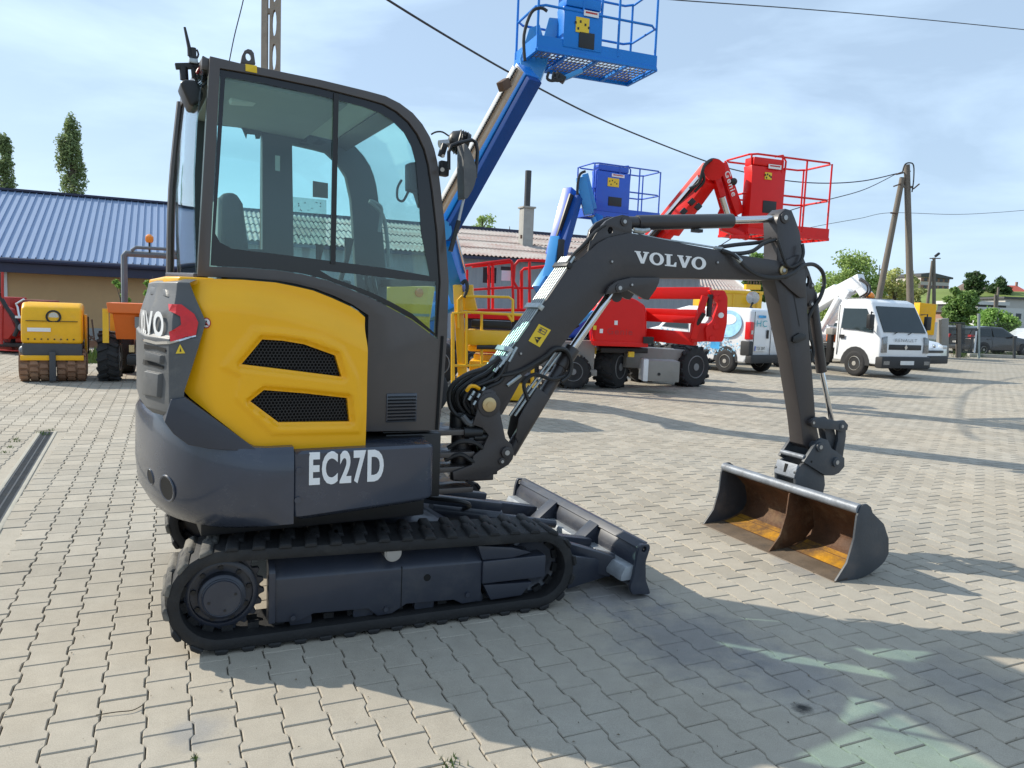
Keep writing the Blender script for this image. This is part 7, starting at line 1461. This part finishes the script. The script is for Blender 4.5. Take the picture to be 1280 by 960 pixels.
# ---- yellow skip and jib behind the van
F = Frame(*at(930, 420, 24).to_2d(), 0); t = thing('tipping_skip', 'yellow tipping body with a round lamp showing above the van', 'skip', F.loc); a, b = F.w(880, 362, 24), F.w(954, 392, 24); MB().bb(a.x, b.x, .2, 1.4, b.z - .5, a.z).build('body', 'lift_yellow', t, bevel=.02); MB().bb(a.x - .02, b.x + .02, .17, .22, a.z - .08, a.z + .02).build('rim', 'lift_yellow', t, bevel=.01)
a2, b2 = F.w(936, 355, 24), F.w(954, 362, 24); MB().bb(a2.x, b2.x, .25, .5, b2.z, a2.z).build('rack', 'lift_yellow', t); 
for k in range(5): x = a2.x + .06 + k * .09; MB().cyl((x, .25, a2.z), (x, .25, a2.z + .10), .018, 6).build('tooth', 'rust_steel', t)
MB().lathe([(.05, -.1), (.19, -.04), (.2, .04), (.001, .07)], F.w(941, 372, 23.9), (-.3, -1, -.2), 20, cap=False).build('lamp', 'lamp_clear', t); MB().tube([F.w(941, 378, 23.9), F.w(938, 384, 23.9), F.w(946, 390, 23.9)], .04, 6).build('lamp_bracket', 'black', t)
for s in (920, 950): a = F.w(s, 366, 24); MB().bb(a.x - .03, a.x + .03, .17, .2, b.z - .3, a.z).build('rib', 'lift_yellow', t)
MB().bb(F.w(884, 0, 24).x, F.w(950, 0, 24).x, .3, 1.2, .5, b.z - .45).build('chassis', 'black', t)
for s in (890, 945): wheel(t, (F.w(s, 400, 24).x, .3, .45), .45, .3)
# ---- dark hatchback and silver car behind the fence
def hatch(label, px, py, deg, mat, sc_=1.0, zwin='car_glass'):
    g = gnd(px, py); F = Frame(g.x, g.y, deg); t = thing('parked_car', label, 'car', F.loc, R(deg))
    pr = [(-.75, .38), (-.80, .85), (-.62, 1.12), (-.42, 1.44), (.3, 1.52), (1.2, 1.48), (2.0, 1.02), (2.9, .88), (3.2, .66), (3.22, .30), (-.7, .28)]
    b_ = carbody('body', pr, 1.72, mat, t, .95, .80, .06); sidepane(t, [(-.35, 1.0), (-.25, 1.36), (.42, 1.42), (.46, 1.0)], 1.72, .95, 1.52, .80, 'window', par=b_); sidepane(t, [(.56, 1.0), (.52, 1.42), (1.15, 1.40), (1.75, 1.0)], 1.72, .95, 1.52, .80, 'window', par=b_)
    MB().add([(-.73, -.6, 1.06), (-.73, .6, 1.06), (-.47, .55, 1.40), (-.47, -.55, 1.40)], [(3, 2, 1, 0)]).build('rear_window', 'window_dark', b_)
    for s in (-1, 1): MB().bb(-.80, -.55, s * .62, s * .84, .86, 1.06).build('tail_light', 'red_lens', t, bevel=.03); MB().bb(.50, .51, s * .86, s * .866, .35, .98).build('door_seam', 'black', b_); MB().bb(.2, .36, s * .862, s * .88, .84, .88).build('door_handle', mat, b_); MB().box((1.72, s * .95, 1.02), (.16, .2, .13)).build('mirror', mat, b_, bevel=.03)
    arch(t, 0, .37, 1.72); arch(t, 2.55, .37, 1.72); MB().bb(-.86, -.7, -.8, .8, .32, .55).build('bumper', mat, t, bevel=.05); MB().bb(-.87, -.855, -.26, .26, .62, .72).build('number_plate', 'plate_white', t)
    for x in (0, 2.55): wheel(t, (x, -.80, .32), .32, .2, rimm='rim_steel'); wheel(t, (x, .80, .32), .32, .2, rimm='rim_steel')
    return t
hatch('dark grey hatchback with a red tail light behind the wire fence', 1212, 443.5, 12, 'car_dark'); hatch('silver car seen through the bars of the black gate', 1192, 441, 72, 'car_silver'); hatch('pale car nose at the far right edge beyond the post', 1300, 444, 200, 'car_white')
# ---- orange works vehicle above the white car
F = Frame(*at(1161, 430, 34).to_2d(), 0); t = thing('works_vehicle', 'orange cab with a window showing between the truck and the gate', 'vehicle', F.loc)
P = lambda a, b: F.w(a, b, 34)
a, b = P(1150, 381), P(1169, 402); MB().prism([(a.x, b.z - .6), (b.x, b.z - .6), (b.x, a.z + .05), (a.x, a.z + .1)], 0, 1.6).build('cab', 'roller_yellow', t, bevel=.02); MB().bb(P(1159, 0).x, P(1166, 0).x, -.03, .01, P(0, 398).z, P(0, 387).z).build('window', 'sticker', t)
a, b = P(1152, 402), P(1172, 424); MB().bb(a.x, b.x, .1, 1.5, b.z, a.z).build('body', 'shed_white', t, bevel=.02)
for px_ in (1161, 1166): v = P(px_, 412); MB().bb(v.x - .07, v.x + .07, .07, .11, v.z - .14, v.z + .14).build('lettering', 'black', t)
for dx in (1154, 1170): wheel(t, (P(dx, 0).x, .3, .4), .4, .25)
# ================================================================== gate and fence
M('fence_steel', (.05, .055, .06), .5, metal=.2, var=.1); M('fence_galv', (.30, .34, .33), .5, metal=.4, var=.1)
g0 = gnd(1184, 447); F = Frame(g0.x, g0.y, 0); D = g0.y; W = lambda a, b: F.w(a, b, D)
t = thing('yard_gate', 'black barred steel gate between the white car and the dark hatchback', 'gate', F.loc)
for xl, xr, yt, yb in ((1184, 1206, 403, 429), (1197.5, 1223, 411, 440)):
    for y_ in (yt, (yt + yb) / 2 - 4, yb): MB().beam(W(xl, y_), W(xr, y_ + .6), .05, .05).build('gate_rail', 'fence_steel', t)
    n = int((xr - xl) / 1.5)
    for k in range(n + 1): x = xl + (xr - xl) * k / n; MB().beam(W(x, yt), W(x, yb), .022, .022).build('gate_bar', 'fence_steel', t)
MB().beam(W(1178, 398), W(1178, 446), .45, .35).build('gate_pillar', 'chassis_grey', t, bevel=.02); MB().beam(W(1182.5, 402), W(1182.5, 427), .14, .12).build('gate_pillar', 'band_brick', t); MB().beam(W(1198, 405), W(1198, 447), .16, .16).build('gate_pillar', 'wood_pole', t); MB().beam(W(1201, 406), W(1201, 440), .06, .06).build('gate_pillar', 'fence_steel', t); MB().beam(W(1220, 414), W(1217.5, 441), .07, .07).build('gate_pillar', 'white_paint', t)
t = thing('wire_fence', 'green wire mesh fence running right in front of the dark hatchback', 'fence', F.loc)
for px_, yt, m_, w_ in ((1223.5, 392, 'fence_galv', .09), (1268, 420, 'fence_steel', .09), (1290, 400, 'fence_galv', .09)): MB().beam(W(px_, yt), W(px_ - .3, 448), w_, w_).build('post', m_, t)
m1 = MB()
for k in range(64): x = 1223.5 + k * 1.05; m1.beam(W(x, 402 + k * .05), W(x, 444 + k * .03), .003, .003)
for k in range(20): m1.beam(W(1223.5, 402 + k * 2.2), W(1290, 404 + k * 2.15), .003, .003)
mo_ = m1.build('wire_mesh', 'fence_steel', t); mo_['kind'] = 'stuff'
F5 = Frame(*at(1206, 441, 38).to_2d(), 0); 
MB_ = MB().bb(0, 7, 0, .25, 0, .16); k_ = MB_.build('low_kerb', 'concrete', None, bevel=.02); k_.location = (*gnd(1212, 446).to_2d(), 0); tag(k_, 'low pale kerb stone along the foot of the fence', 'kerb')
# ---- yellow plant seen through the cab glass
F = Frame(*gnd(510, 520).to_2d(), 24); t = thing('yellow_plant', 'yellow machine bonnet seen through the lower cab window', 'machine', F.loc, R(24)); W = lambda a, b, y=0: F.q(a, b, y)
a, b = W(484, 372), W(548, 405); MB().prism([(W(478, 0).x, .7), (W(552, 0).x, .7), (W(550, 0).x, W(0, 385).z), (W(545, 360).x, W(545, 358).z), (W(490, 357).x, W(490, 357).z), (W(480, 0).x, W(480, 366).z)], .0, 1.0).build('bonnet', 'lift_yellow', t, bevel=.04); v = W(524, 366, -.01); MB().lathe([(.06, 0), (.05, .02), (.001, .025)], v, (0, -1, 0), 14, cap=False).build('lamp', 'amber', t); MB().bb(W(500, 0).x, W(548, 0).x, -.01, .02, W(0, 378).z, W(0, 374).z).build('trim', 'trim_grey', t)
MB().bb(W(470, 0).x, W(555, 0).x, .05, .95, .3, .7).build('chassis', 'black', t, bevel=.03)
for px_ in (482, 545): wheel(t, (W(px_, 0).x, .05, .33), .33, .24); wheel(t, (W(px_, 0).x, .95, .33), .33, .24)

# ---- small litter blown over the paving
M('litter', (.12, .095, .06), .9, var=.4, rnd=.5); q = random.Random(21); mb = MB()
for _ in range(300):
    D_ = 1.9 * (9.5 / 1.9) ** q.random(); x_ = q.uniform(-.72, .72) * D_; a_ = q.uniform(0, 6.28); l = q.uniform(.002, .008); w_ = l * q.uniform(.2, .7); u_ = Vector((math.cos(a_), math.sin(a_), 0)); v_ = Vector((-u_.y, u_.x, 0)); c = Vector((x_, D_, .0045))
    mb.add([c - u_ * l, c - v_ * w_ + Vector((0, 0, .002)), c + u_ * l, c + v_ * w_ + Vector((0, 0, .003))], [(0, 1, 2, 3)])
g_ = gnd(145, 893); mb.tube([(g_.x - .06, g_.y - .02, .006), (g_.x, g_.y, .009), (g_.x + .05, g_.y + .02, .007), (g_.x + .07, g_.y + .06, .008)], .002, 5, smooth=4)
o = mb.build('ground_litter', 'litter', smooth=False); tag(o, 'dry leaf bits and twigs scattered over the paving', 'litter'); o['kind'] = 'stuff'
